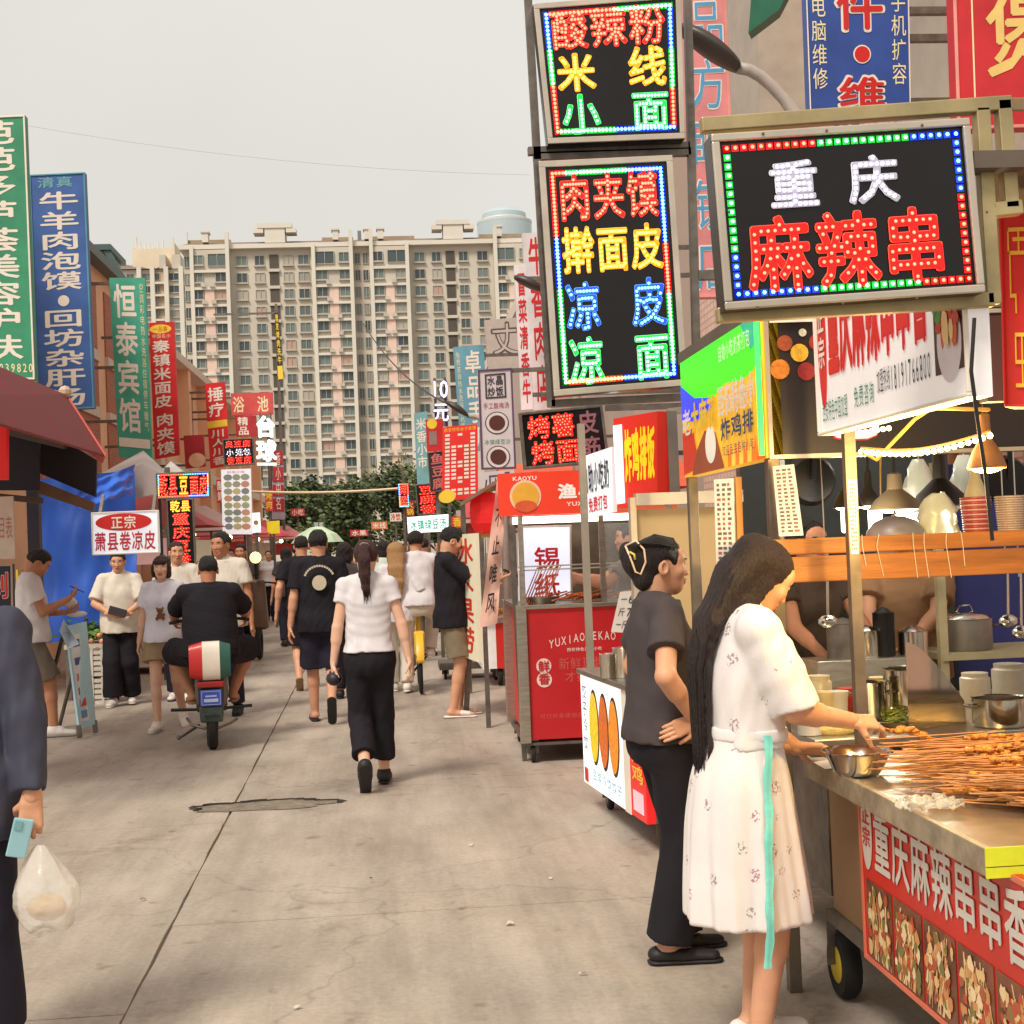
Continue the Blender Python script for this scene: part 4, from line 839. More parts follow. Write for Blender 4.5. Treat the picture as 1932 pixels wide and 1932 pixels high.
def near_cart():
    X0, Y0, Y1, Z = 1.325, 3.13, 4.56, .85
    e = empty('food_cart', (2.0, 3.9, 0), 'near skewer cart with steel counter and red printed front', 'food cart')
    mb = MB(); mb.box((X0+.02, Y0+.02, Z-.03), (2.95, Y1, Z)); mb.build('countertop', steel, e, bevel=.004)
    mb = MB(); mb.box((X0, Y0, Z-.062), (X0+.02, Y1+.02, Z+.004)); mb.box((X0+.0201, Y0, Z-.062), (2.95, Y0+.02, Z+.004)); mb.build('counter_rim', M('worn_counter_rim', (158, 144, 122), .5, .5, var=.35, scale=14), e, bevel=.003)
    mb = MB(); mb.box((X0-.004, Y0-.006, Z-.035), (2.95, Y0-.001, Z+.008)); mb.box((X0-.004, Y0-.0055, Z-.062), (2.95, Y0-.0012, Z-.038)); mb.build('edge_tape', M('yellow_green_tape', (214, 218, 40), .45, var=.12, scale=12), e)
    mb = MB(); mb.box((1.42, 3.3, .33), (2.9, 4.62, Z-.031)); mb.build('body', tan, e, bevel=.005)
    mb = MB(); mb.box((1.40, 3.3, .29), (2.9, 4.64, .33)); mb.build('chassis', steel_dark, e)
    wheel(e, (1.48, 4.72, .115), .115, .06, rimc=M('wheel_yellow', (206, 176, 40), .5)); wheel(e, (1.62, 3.5, .10), .10, .05); wheel(e, (2.7, 4.5, .115), .115, .06)
    # red printed front panel
    p = Panel((1.385, 4.2, .795), (1.385, 3.02, .795), (1.385, 3.02, .295), (1.385, 4.2, .295), toward=Vector((-1, 0, 0)))
    red = M('cart_print_red', (196, 40, 28), .4, var=.1, scale=3)
    mb = MB(); p.slab(mb, 0, 0, 1, 1, -.02, 0); fp = mb.build('front_panel', red, e)
    mb = MB(); p.frame(mb, .014, .001, .006); mb.build('panel_frame', M('panel_trim', (206, 110, 84), .5), fp)
    sil = M('print_silver', (206, 198, 188), .4, var=.08)
    mb = MB(); p.disc(mb, .055, .18, .045, .002, rv=.13); mb.build('badge', sil, fp); put(p, fp, 'lettering', '正宗', (.025, .05, .085, .31), red, B2, vert=True, w=.005, each=False)
    put(p, fp, 'character', '重庆麻辣串串香', (.105, .04, .99, .43), sil, B2)
    for i in range(5): picture_scene(p, fp, (.035+.195*i, .5, .215+.195*i, .965), 30+i)
    return e
near_cart()
# things on the counter
def bowl(name, label, c, r, h, mat, cat='bowl', wall=.92, group=None):
    mb = MB(); mb.lathe(c, [(0, 0), (r*.6, 0), (r*.72, h*.2), (r*.95, h*.92), (r*1.03, h), (r*1.0, h*1.02), (r*.9, h*.9), (r*.66, h*.24), (0, h*.12)], 28)
    return mb.build(name, mat, smooth='auto', label=label, cat=cat, group=group)
CT = .854
bp_ = PG(1617, 1462, CT)
bowl('mixing_bowl', 'steel mixing bowl standing on the near cart counter', (bp_.x+.01, bp_.y+.02, CT), .105, .072, steel_shiny)
def lump(mb, c, r, k, n=9):
    c = Vector(c); m = max(4, n//2); ph = [k.uniform(0, 6) for _ in range(4)]; vs = []
    for i in range(m+1):
        t = math.pi*i/m
        for q in range(n):
            a = 2*math.pi*q/n; w_ = 1+.28*math.sin(3*a+ph[0]+2*t)*math.sin(t)+.18*math.sin(5*a-ph[1]+4*t)*math.sin(t)+.12*k.uniform(-1, 1)*math.sin(t)
            vs.append((c.x+r[0]*w_*math.sin(t)*math.cos(a), c.y+r[1]*w_*math.sin(t)*math.sin(a), c.z-r[2]*w_*math.cos(t)))
    mb.add(vs, [(i*n+q, i*n+(q+1) % n, (i+1)*n+(q+1) % n, (i+1)*n+q) for i in range(m) for q in range(n)])
def skewer_pile():
    stick = M('bamboo_skewer', (188, 128, 70), .55, var=.4, scale=14); food = M('fried_food', (216, 134, 46), .42, var=.55, scale=45, bump=.9, bscale=140, spec=.6)
    def fan(name, label, n, cx, cy, ang, spread, L, lift, seed, nf=1):
        k = random.Random(seed); e = empty(name, (cx, cy, CT), label, 'skewers', 'skewers heaped on the counter'); mb = MB(); fb = MB()
        for i in range(n):
            a = ang+k.gauss(0, spread); y = cy+k.uniform(-.16, .16); x = cx+k.uniform(-.16, .10); z = CT+.012+k.random()*lift; l = L*k.uniform(.8, 1.1)
            d = Vector((math.cos(a), math.sin(a), k.uniform(-.02, .12))); p0 = Vector((x, y, z)); p1 = p0+d*l
            mb.cyl(p0, p1, .0022, .0022, 5)
            if i % nf == 0:
                s = p0+d*l*.72; t = p1
                for j in range(5):
                    q = s.lerp(t, j/4); lump(fb, q+Vector((k.uniform(-.008, .008), k.uniform(-.008, .008), 0)), (.018*k.uniform(.6, 1.3), .015*k.uniform(.6, 1.2), .008*k.uniform(.6, 1.3)), k)
        mb.build('sticks', stick, e, kind='stuff'); fb.build('morsels', food, e, smooth=True, kind='stuff')
    fan('skewer_pile', 'long brown skewers lying across the counter behind the steel bowl', 150, 1.54, 3.98, R(-20), .14, .34, .10, 1, 2)
    fan('skewer_pile', 'skewers fanned at the right of the counter with fried tofu ends', 130, 1.60, 3.68, R(-38), .18, .34, .085, 2, 2)
    fan('skewer_pile', 'near pile of skewers by the right edge of the picture', 90, 1.70, 3.46, R(-48), .18, .28, .06, 3, 3)
    for i, (px, py, l) in enumerate(((1800, 1405, 'fried golden food heap on the skewers, middle'), (1880, 1398, 'fried golden food heap on the skewers, at right edge'), (1905, 1470, 'golden fried pieces on the near skewers'))):
        c = PG(px, py+22, CT+.02); k = random.Random(50+i); mb = MB()
        for j in range(30): lump(mb, (c.x+k.gauss(0, .05), c.y+k.gauss(0, .03), CT+.02+k.random()*.05), (.032*k.uniform(.5, 1.3), .022*k.uniform(.6, 1.2), .009), k)
        mb.build('fried_food', food, smooth=True, label=l, cat='food')
    # the piece she is picking up
    a, b = PY(1685, 1378, 4.28), PY(1808, 1402, 4.2); mb = MB(); k = random.Random(9)
    for j in range(16):
        q = a.lerp(b, (j/15)); q.z += .014*math.sin(j*.45)-.0; lump(mb, q+Vector((0, k.uniform(-.012, .012), k.uniform(-.006, .006))), (.016, .015, .010*k.uniform(.7, 1.4)), k)
    mb.cyl(PY(1630, 1366, 4.3), b, .002, .002, 5); mb.build('held_skewer', food, smooth=True, label='fried skewer held in the hand of the woman in white dress', cat='food')
skewer_pile()
mb = MB(); rr = random.Random(2); c = PG(1745, 1528, CT); n = 14; vs = []
for i in range(n):
    for j in range(n):
        vs.append((c.x-.07+.16*i/(n-1)+rr.uniform(-.012, .012), c.y-.07+.13*j/(n-1)+rr.uniform(-.012, .012), CT+.006+rr.random()*.028))
mb.add(vs, [(i*n+j, (i+1)*n+j, (i+1)*n+j+1, i*n+j+1) for i in range(n-1) for j in range(n-1)]); mb.build('plastic_bag', M('clear_plastic', (206, 202, 192), .12, var=.1, alpha=.45), smooth=True, label='crumpled clear plastic bag flat on the steel counter', cat='plastic bag')
mb = MB(); c = PG(1575, 1446, CT)
mb.add([(c.x-.05, c.y-.06, CT+.004), (c.x+.05, c.y-.05, CT+.006), (c.x+.04, c.y+.04, CT+.02), (c.x-.06, c.y+.03, CT+.012)], [(0, 1, 2, 3)]); mb.build('paper_slip', C(226, 220, 214), label='white paper slip under the steel bowl on counter corner', cat='paper')
def near_sign():
    q = [PX(1545, 588, 1.36), PX(1848, 470, 1.36), PX(1852, 742, 1.36), PX(1552, 822, 1.36)]; zt = 2.42
    q[0].z = zt; q[1].z = zt; q[3].z = q[2].z = 1.9; q[0].y = q[3].y = 4.34; q[1].y = q[2].y = 3.17
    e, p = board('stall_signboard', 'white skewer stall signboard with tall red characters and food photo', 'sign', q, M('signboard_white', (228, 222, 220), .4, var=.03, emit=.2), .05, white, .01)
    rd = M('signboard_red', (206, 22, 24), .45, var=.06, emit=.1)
    put(p, e, 'character', '重庆麻辣串串香', (.10, .02, .80, .68), rd, B3); mb = MB(); p.disc(mb, .05, .42, .04, .002, rv=.22); mb.build('badge', rd, e); put(p, e, 'lettering', '正宗', (.025, .2, .08, .62), white, B2, vert=True, w=.006, each=False)
    put(p, e, 'lettering', '西安上海中国加盟'.replace('上海', '特色'), (.03, .79, .24, .93), M('signboard_green', (52, 130, 104), .5), B1, each=False); put(p, e, 'lettering', '免费咨询', (.29, .77, .44, .90), M('signboard_green', (52, 130, 104)), B1, each=False)
    put(p, e, 'lettering', '加盟热线18191766800', (.46, .72, .80, .86), C(40, 40, 44), B1, each=False)
    mb = MB(); p.slab(mb, .825, .0, .985, .86, .002, .004); o = mb.build('food_photo', C(66, 40, 30, .4), e)
    cols = [C(70, 140, 60, .4), C(206, 90, 40, .4), C(226, 190, 130, .4), C(186, 50, 34, .4)]
    k = random.Random(8); gs = {}
    for i in range(60):
        m_ = k.randrange(4); u = k.uniform(.84, .97); u = u if m_ else k.uniform(.835, .88); p.disc(gs.setdefault(m_, MB()), u, k.uniform(.08, .68), k.uniform(.008, .02), .005+i*.0001, 7, rv=k.uniform(.015, .05), h=.0004)
    for m_, mb in gs.items(): mb.build('printed_morsels', cols[m_], o, kind='stuff')
    mb = MB(); p.disc(mb, .905, .72, .075, .0045, rv=.10, n=24, h=.0005); mb.build('printed_bowl', C(214, 206, 214, .4), o)
    mb = MB()
    xp = PY(1612, 1080, 4.46).x; mb.box((xp-.018, 4.445, .856), (xp+.018, 4.48, 2.4))
    f = mb.build('post', M('post_steel_warm', (128, 117, 104), .42, .75, var=.3, scale=8), e)
    mb = MB(); mb.box((1.36, 3.1, 2.42), (3.4, 4.45, 2.46)); mb.build('canopy', M('canopy_underside', (96, 84, 74), .7, var=.2), e)
    mb = MB(); mb.box((2.9, 3.1, .85), (2.94, 3.14, 2.42)); mb.box((2.9, 4.4, .85), (2.94, 4.44, 2.42)); mb.build('rear_post', steel_dark, e)
near_sign()
# bulb lamp under the near canopy and its bulb string
def bulb_lamp(label, c, r, ztop, lit=(255, 214, 120), power=6, shade=None, strength=14, name='pendant_lamp', spot=True):
    c = Vector(c); e = empty(name, c, label, 'lamp', 'lamps hanging in the right hand stalls')
    mb = MB(); mb.lathe(c, [(r*1.0, 0), (r*1.02, .006), (r*.75, .045), (r*.3, .085), (r*.26, .15), (0, .16)], 24); mb.build('lamp_shade', shade or M('shade_brown', (172, 120, 70), .5), e, smooth='auto')
    mb = MB(); mb.ball(c+Vector((0, 0, .005)), (r*.85, r*.85, .018), 16); mb.build('bulb', M('bulb_glow_%d%d' % (lit[2], strength), lit, .3, var=0, emit=strength), e, smooth=True)
    mb = MB(); mb.cyl(c+Vector((0, 0, .15)), (c.x, c.y, ztop), .006, .006, 6); mb.build('cord', blackmat, e)
    l = bpy.data.lights.new('bulb_light', 'POINT'); l.energy = power; l.color = [x/255*x/255 for x in lit]; l.shadow_soft_size = r*.7
    lo = bpy.data.objects.new('bulb_light', l); COL.objects.link(lo); lo.parent = e; lo.location = (0, 0, -.05)
    return e
bc = PY(1862, 884, 3.75); bulb_lamp('lit yellow bulb lamp hanging at right above the skewers', bc, .052, 2.41, (255, 206, 110), 18)
def bulb_string():
    a, b = PY(1625, 852, 4.28), PY(1868, 822, 3.62); e = empty('light_string', a, 'warm string of small lit bulbs under the white signboard', 'light string')
    mb = MB(); cb = MB(); P = []
    for i in range(21):
        t = i/20; q = a.lerp(b, t); q.z -= .05*math.sin(math.pi*t)*.5; P.append(q+Vector((0, 0, .012))); mb.ball(q, .0085, 7)
        if i < 6: mb.ball(a.lerp(b, t)+Vector((0, 0, .06)), .008, 7)
    cb.tube(P, .004, 5); cb.tube([a+Vector((0, 0, .0)), a+Vector((.03, -.05, -.03)), a+Vector((.1, -.2, .08)), a.lerp(b, .6)+Vector((0, 0, .1)), b+Vector((0, 0, .07))], .006, 5)
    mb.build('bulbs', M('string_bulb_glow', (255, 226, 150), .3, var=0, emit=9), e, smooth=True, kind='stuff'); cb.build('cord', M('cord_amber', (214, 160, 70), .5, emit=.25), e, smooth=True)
    l = bpy.data.lights.new('string_light', 'POINT'); l.energy = 11; l.color = (1, .66, .26); l.shadow_soft_size = .12; lo = bpy.data.objects.new('string_light', l); COL.objects.link(lo); lo.parent = e; lo.location = a.lerp(b, .5)-a+Vector((0, 0, -.06))
bulb_string()
mb = MB(); mb.tube([PY(1838, 600, 3.12), PY(1832, 700, 3.12), PY(1845, 800, 3.12), PY(1860, 900, 3.12), PY(1872, 1020, 3.12)], .005, 5); mb.build('hanging_cable', blackmat, label='black cable hanging down across the white signboard', cat='cable')
# red lacquer style sign at the right edge
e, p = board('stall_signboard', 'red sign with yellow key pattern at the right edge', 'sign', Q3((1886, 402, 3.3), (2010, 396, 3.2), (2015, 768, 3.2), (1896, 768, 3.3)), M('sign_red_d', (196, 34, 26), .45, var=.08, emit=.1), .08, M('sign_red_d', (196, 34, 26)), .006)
mb = MB(); k = M('key_pattern_yellow', (240, 186, 60), .5)
for u0, v0, u1, v1 in ((.14, .2, .16, .42), (.14, .42, .24, .44), (.22, .44, .24, .52), (.12, .08, .42, .10), (.12, .08, .14, .20), (.28, .08, .30, .22), (.14, .20, .44, .22), (.2, .13, .44, .15), (.2, .62, .44, .64), (.2, .62, .22, .76), (.2, .76, .44, .78), (.3, .62, .32, .9), (.2, .88, .44, .9)): p.slab(mb, u0, v0, u1, v1, .002, .006)
mb.build('key_pattern', k, e, kind='stuff'); mb = MB(); mb.bar(p.pt(.6, .02, -.05), p.pt(.6, -.45, -.05), .04); mb.bar(p.pt(.6, .98, -.05), (p.pt(.6, 1).x, p.pt(.6, 1).y+.05, 0), .04); mb.build('post', steel_dark, e)
mb = MB(); mb.box(PY(1856, 596, 3.45), PY(1890, 760, 3.5)); mb.build('sign_return', M('grey_return', (112, 104, 100), .6, var=.1), e)
# ---------------------------------------------------------------- second stall
def second_stall():
    e = empty('food_stall', (2.0, 5.4, 0), 'second stall with wooden shelf, posts and steel work table', 'food stall')
    for x, y in ((1.33, 4.82), (2.9, 4.82), (1.33, 6.15), (2.9, 6.15)):
        mb = MB(); mb.box((x-.022, y-.022, 0), (x+.022, y+.022, 1.86)); mb.build('post', M('post_steel_warm', (170, 150, 120)), e, bevel=.003)
    mb = MB(); mb.box((1.45, 4.86, .82), (2.86, 6.1, .86)); mb.build('work_table', steel, e, bevel=.004)
    mb = MB(); mb.box((1.5, 4.9, .3), (2.8, 6.05, .82)); mb.build('cabinet', steel_dark, e)
    p0, p1 = PY(1412, 1048, 4.72), PY(2000, 1034, 4.72)
    for nm, za, zb, ya, yb in (('shelf_board', 1.425, 1.513, 4.70, 4.735), ('shelf_edge', 1.520, 1.575, 4.71, 4.745), ('shelf_plank', 1.545, 1.57, 4.746, 5.1)):
        mb = MB(); mb.box((1.19, ya, za), (2.95, yb, zb)); mb.build(nm, wood, e, bevel=.004)
    mb = MB(); rn = random.Random(6)
    for x in (1.55, 1.6, 1.66, 1.78, 1.82, 1.9, 1.95): mb.tube([(x, 4.695, 1.58), (x+rn.uniform(-.01, .01), 4.694, 1.54), (x+.01, 4.695, 1.50-rn.random()*.1)], .0012, 4)
    mb.build('loose_thread', white, e, kind='stuff')
    mb = MB(); mb.box((1.3, 4.8, 2.37), (3.0, 6.2, 2.42)); mb.build('canopy', M('canopy_underside', (96, 84, 74)), e)
    # dark sign on the end, towards the camera
    q = [Vector((1.31, 4.78, 2.36)), Vector((2.75, 4.78, 2.36)), Vector((2.75, 4.78, 1.855)), Vector((1.31, 4.78, 1.855))]; p = Panel(*q)
    mb = MB(); p.slab(mb, 0, 0, 1, 1, -.05, 0); dk = mb.build('end_sign', M('sign_black_print', (38, 30, 32), .4, var=.15, scale=4), e)
    mb = MB(); p.frame(mb, .014, .001, .012); mb.build('sign_frame', alu, dk)
    mb = MB(); p.slab(mb, .012, .0, .30, .06, .013, .02); mb.build('white_strip', white, dk)
    for u, v, r, c in ((.05, .2, .028, (150, 70, 40)), (.085, .27, .032, (226, 170, 50)), (.035, .38, .035, (206, 120, 40)), (.13, .2, .03, (150, 44, 40)), (.1, .4, .032, (140, 34, 36)), (.095, .13, .014, (224, 214, 190)), (.15, .33, .03, (140, 34, 36))):
        mb = MB(); p.disc(mb, u, v, r, .003+u*.01, 14); mb.build('spice_picture', M('print_%d_%d' % (c[0], c[1]), c, .5, var=.3, scale=60), dk)
    mb = MB(); p.glyph(mb, '巴', .14, .42, .28, .90, B3, .006); o = mb.build('character', redl, dk); mb = MB(); p.glyph(mb, '巴', .14, .42, .28, .90, B2, .012); mb.build('character_face', M('lilac_face', (206, 206, 236), .5, emit=.2), o)
    # backlit fascia along the street
    q = [Vector((1.3, 6.15, 2.37)), Vector((1.3, 4.78, 2.37)), Vector((1.3, 4.78, 1.86)), Vector((1.3, 6.15, 1.86))]; p = Panel(*q)
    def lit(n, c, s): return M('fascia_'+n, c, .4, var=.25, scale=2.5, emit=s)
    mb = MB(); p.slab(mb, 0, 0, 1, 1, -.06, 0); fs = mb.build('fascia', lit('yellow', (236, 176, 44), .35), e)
    def poly(nm, m_, pts, w):
        mb = MB(); k = len(pts); mb.add([p.pt(u, v, w) for u, v in pts], [tuple(range(k))]); return mb.build(nm, m_, fs)
    poly('header', lit('green', (60, 226, 24), .5), [(0, 0), (1, 0), (1, .34), (.8, .4), (.6, .36), (.42, .44), (.2, .38), (0, .26)], .002)  # green wash of the coloured LEDs, painted as a flat glowing band
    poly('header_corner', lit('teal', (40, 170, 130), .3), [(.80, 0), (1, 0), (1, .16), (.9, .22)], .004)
    poly('blue_glow', lit('blue', (40, 64, 236), .5), [(0, .2), (.2, .36), (.42, .42), (.42, .5), (.2, .56), (0, .5)], .004)  # blue LED wash, painted on in the same way
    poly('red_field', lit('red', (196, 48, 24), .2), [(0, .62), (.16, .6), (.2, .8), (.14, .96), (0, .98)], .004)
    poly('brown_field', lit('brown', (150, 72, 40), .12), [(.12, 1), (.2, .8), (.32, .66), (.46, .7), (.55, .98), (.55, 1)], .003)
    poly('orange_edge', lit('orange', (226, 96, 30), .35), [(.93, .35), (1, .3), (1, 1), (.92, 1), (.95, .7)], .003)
    poly('white_plate', M('fascia_plate', (230, 224, 206), .4, emit=.2), [(.40+.07*math.cos(6.283*i/20), .79+.15*math.sin(6.283*i/20)) for i in range(20)], .006)
    put(p, fs, 'character', '老', (.02, .42, .16, .66), white, B2, w=.008); put(p, fs, 'character', '大麻花', (.16, .40, .50, .66), yel, B3, w=.008); put(p, fs, 'character', '西安特色小吃'[:5], (.52, .36, .94, .62), white, B2, w=.008)
    put(p, fs, 'character', '炸鸡排', (.54, .62, .92, .8), M('print_navy', (40, 70, 110), .5), B2, w=.008)
    for i, (v0, v1, st, m_, o_) in enumerate(((.45, .60, '手工酸梅汤冰镇绿豆', white, B1), (.83, .92, '欢迎品尝各种小吃', M('print_navy', (40, 70, 110), .5), B1), (.06, .2, '自助小吃奶茶打包', M('fascia_pale', (214, 250, 190), .5, emit=.3), B1))): put(p, fs, 'lettering', st, (.56 if i else .54, v0, .92, v1), m_, o_, w=.010+.001*i, each=False)
    k = random.Random(7)
    for i in range(7):
        u = .6+.045*i; poly('flame_shape', lit('flame%d' % (i % 2), ((240, 120, 30), (246, 200, 70))[i % 2], .3), [(u, 1), (u+.01, .86-.06*k.random()), (u+.03, .94), (u+.045, .82-.05*k.random()), (u+.06, 1)], .004+.0004*i)
    mb = MB(); mb.box((1.28, 4.785, 1.87), (1.296, 4.80, 2.37)); mb.build('led_edge', M('fascia_led_green', (60, 240, 90), .4, var=0, emit=1.2), fs)
second_stall()
def shelf_things():
    zs = 1.572
    for i, (px, n, c, l) in enumerate(((1843, 15, (186, 76, 88), 'tall stack of red rimmed bowls on the wooden shelf'), (1908, 15, (206, 188, 182), 'tall stack of pale bowls beside the red rimmed ones'))):
        x = PY(px, 1000, 4.88).x; e = empty('bowl_stack', (x, 4.88, zs), l, 'bowl stack', 'stacked bowls on the wooden shelf'); m_ = M('bowl_rim_%d' % i, c, .4, var=.1)
        for j in range(n):
            mb = MB(); r = .047+.0006*j; mb.lathe((x, 4.88, zs+.0085*j), [(r*.9, 0), (r, .003), (r, .006), (r*.86, .0085)], 20); mb.build('bowl', m_ if j % 2 == 0 or i else M('bowl_pink', (224, 178, 176), .4), e)
    c = PY(1690, 1010, 4.86); mb = MB(); mb.lathe((c.x, 4.86, zs), [(.105, 0), (.1, .02), (.075, .05), (.03, .068), (0, .07)], 28); mb.lathe((c.x, 4.86, zs+.068), [(.004, 0), (.004, .012), (.011, .016), (.0, .022)], 8); mb.build('wok_lid', M('lid_grey', (150, 144, 150), .4, .4, var=.15), smooth='auto', label='domed grey wok lid lying on the wooden shelf', cat='lid')
    c = PY(1772, 1008, 4.85); mb = MB(); rn = random.Random(12); n, m_ = 16, 8; vs = []
    for j in range(m_):
        for i in range(n):
            a = 6.283*i/n; r = .075*math.sqrt(max(0, 1-(j/(m_-.6))**2.4))*(1+.18*rn.uniform(-1, 1)); vs.append((c.x+r*math.cos(a), 4.85+r*.6*math.sin(a), zs+.145*j/(m_-1)+rn.uniform(-.006, .006)*(j > 0)))
    mb.add(vs, [(j*n+i, j*n+(i+1) % n, (j+1)*n+(i+1) % n, (j+1)*n+i) for j in range(m_-1) for i in range(n)]); mb.build('plastic_bag', M('white_film', (226, 232, 220), .25, var=.08, trans=.3), smooth=True, label='bundle wrapped in white film on the wooden shelf', cat='bag')
    c = PY(1850, 936, 4.98); mb = MB(); mb.lathe((c.x, 5.02, zs), [(.04, 0), (.042, .14), (.02, .2), (.016, .23), (0, .23)], 14); mb.build('bottle', M('cloudy_bottle', (206, 200, 178), .3, var=.15), smooth='auto', label='cloudy white bottle behind the red bowl stack', cat='bottle')
    # hanging lamps inside
    for px, py, Y, r, l, en in ((1600, 958, 5.5, .06, 'small lit lamp behind the corner post', 5), (1640, 955, 5.9, .055, 'small lit lamp right of the corner post', 5)):
        bulb_lamp(l, PY(px, py, Y), r, 2.36, (255, 236, 190), en*.8, shade=M('shade_black', (34, 30, 30), .5), strength=10)
    c = PY(1690, 962, 5.7); bulb_lamp('large white lamp glowing behind the wok lid', c, .11, 2.36, (255, 250, 236), 6, shade=M('shade_grey', (150, 136, 118), .5, var=.1), strength=7)
    c = PY(1775, 955, 5.9); e = empty('pendant_lamp', c, 'unlit dark cone lamp right of the glowing white lamp', 'lamp', 'lamps hanging in the right hand stalls'); mb = MB(); mb.lathe(c, [(.12, 0), (.1, .05), (.03, .12), (.025, .25)], 20); mb.build('lamp_shade', M('shade_black', (34, 30, 30)), e, smooth='auto'); mb = MB(); mb.cyl(c+Vector((0, 0, .24)), (c.x, c.y, 2.36), .008); mb.build('cord', blackmat, e)
    for (pa, pb), l in zip((((1590, 945), (1612, 1005)), ((1642, 950), (1668, 1010)), ((1695, 968), (1760, 1008))), ('lit white tube bag behind the left post', 'lit white panel right of the corner post', 'bright white box lamp behind the wok lid')):
        a, b = PY(*pa, 6.0), PY(*pb, 6.0); mb = MB(); mb.box(a, b+Vector((0, .05, 0))); mb.build('work_light', M('work_light_white', (255, 250, 236), .4, var=0, emit=2.2), label=l, cat='lamp', bevel=.012)
    # cookware on the work table
    Z = .862
    def pot(name, label, px, py, Y, r, h, mat, lid=False, handles=True):
        x = PY(px, py, Y).x; e = empty(name, (x, Y, Z), label, 'pot'); mb = MB(); mb.lathe((x, Y, Z), [(0, 0), (r*.96, 0), (r, .01), (r, h), (r*1.04, h+.004), (r*.97, h), (r*.95, .02), (0, .015)], 26); mb.build('body', mat, e, smooth='auto')
        if handles:
            for k in (-1, 1): mb = MB(); mb.tube([(x+k*r, Y-.03, Z+h*.75), (x+k*(r+.03), Y-.02, Z+h*.77), (x+k*(r+.03), Y+.02, Z+h*.77), (x+k*r, Y+.03, Z+h*.75)], .005, 5); mb.build('handle', steel_dark, e, smooth=True)
        if lid:
            mb = MB(); mb.lathe((x, Y, Z+h), [(r*1.03, 0), (r*.9, .02), (r*.3, .035), (0, .037)], 26); mb.tube([(x-.04, Y, Z+h+.035), (x-.025, Y, Z+h+.065), (x+.025, Y, Z+h+.065), (x+.04, Y, Z+h+.035)], .004, 5); mb.build('lid', steel_shiny, e, smooth='auto')
    pot('stock_pot', 'tall steel stock pot behind the corner post', 1718, 1300, 5.2, .10, .2, steel_shiny)
    pot('sauce_pot', 'low steel pot at right of the curved wind shield', 1885, 1340, 4.98, .095, .1, steel_shiny)
    pot('steel_cup', 'shiny steel pot left of the tall stock pot', 1640, 1280, 5.15, .06, .16, steel_shiny)
    for px, l, c in ((1555, 'cream plastic tub behind the woman in white dress', (226, 206, 150)), (1578, 'white jar beside the cream tub', (216, 210, 196))):
        x = PY(px, 1290, 5.1).x; mb = MB(); mb.lathe((x, 5.1, Z), [(0, 0), (.035, 0), (.04, .12), (.043, .125), (.043, .14), (0, .145)], 18); mb.build('tub', C(*c), smooth='auto', label=l, cat='tub')
    # curved wind shield
    a = PY(1712, 1190, 4.9); mb = MB(); n = 14; vs = []
    for i in range(n+1):
        t = i/n; x = PY(1712+140*t, 1300, 4.9).x; y = 4.9+.16*math.sin(t*math.pi*.5); zt = Z+.325-.24*t**1.7
        vs += [(x, y, Z), (x, y, zt), (x, y+.004, zt), (x, y+.004, Z)]
    mb.add(vs, [(4*i+k, 4*i+(k+1) % 4, 4*i+4+(k+1) % 4, 4*i+4+k) for i in range(n) for k in range(4)]+[(0, 1, 2, 3)]); mb.build('wind_shield', steel_shiny, smooth='auto', label='curved polished steel wind shield on the work table', cat='wind shield')
    # greens tray
    c = PG(1700, 1362, .87); e = empty('food_tray', (c.x, c.y, Z), 'tray of shredded green vegetables beside the post', 'tray'); mb = MB()
    mb.lathe((c.x, c.y, Z), [(0, 0), (.11, 0), (.13, .02), (.128, .022), (.1, .008), (0, .006)], 24); mb.build('tray', steel_shiny, e, smooth='auto'); mb = MB(); k = random.Random(4)
    for i in range(160):
        p = Vector((c.x+k.gauss(0, .05), c.y+k.gauss(0, .03), Z+.012+.04*k.random())); d = Vector((k.uniform(-1, 1), k.uniform(-1, 1), k.uniform(-.3, .4))).normalized()*.03; mb.cyl(p-d, p+d, .0025, .002, 4)
    mb.build('shredded_greens', M('shredded_green', (176, 190, 96), .5, var=.3, scale=40), e, kind='stuff')
    x = PY(1575, 1340, 5.0).x; mb = MB(); mb.ball((x, 5.0, Z+.03), (.09, .06, .045), 16); mb.build('noodle_heap', M('pale_noodles', (232, 206, 128), .5, var=.2, scale=60, bump=.6, bscale=90), smooth=True, label='heap of pale yellow noodles behind the girl arm', cat='food')
    for i, (a, b, l) in enumerate((((1750, 1262), (1712, 1285), 'wooden handled tongs lying over the stock pot'), ((1765, 1272), (1722, 1298), 'pale ladle handle over the stock pot'))):
        mb = MB(); mb.cyl(PY(*a, 5.05), PY(*b, 5.08), .008, .006, 8); mb.build('utensil', C(206, 190, 120), label=l, cat='utensil')
    # pot on rear shelf with blue tarp behind
    q = [PY(1770, 1085, 7.2), PY(2100, 1080, 7.2), PY(2100, 1330, 7.2), PY(1770, 1330, 7.2)]
    e, p = board('blue_tarp', 'dark blue tarp backdrop behind the right hand stall', 'tarp', [PY(1560, 880, 7.4), PY(2150, 870, 7.4), PY(2150, 1420, 7.4), PY(1560, 1420, 7.4)], M('tarp_navy', (24, 28, 84), .6, var=.2, scale=2, bump=.2, bscale=8), .02)
    rz = PY(1820, 1226, 6.6).z; mb = MB(); mb.box((PY(1750, 1226, 6.6).x, 6.4, rz-.03), (PY(2060, 1226, 6.6).x, 6.9, rz)); sh = mb.build('rear_shelf', M('shelf_pale', (176, 164, 130), .6), label='pale rear shelf carrying the lidded aluminium pot', cat='shelf')
    mb = MB()
    for px in (1755, 2050): mb.box((PY(px, 1226, 6.6).x-.02, 6.42, 0), (PY(px, 1226, 6.6).x+.02, 6.46, 1.9))
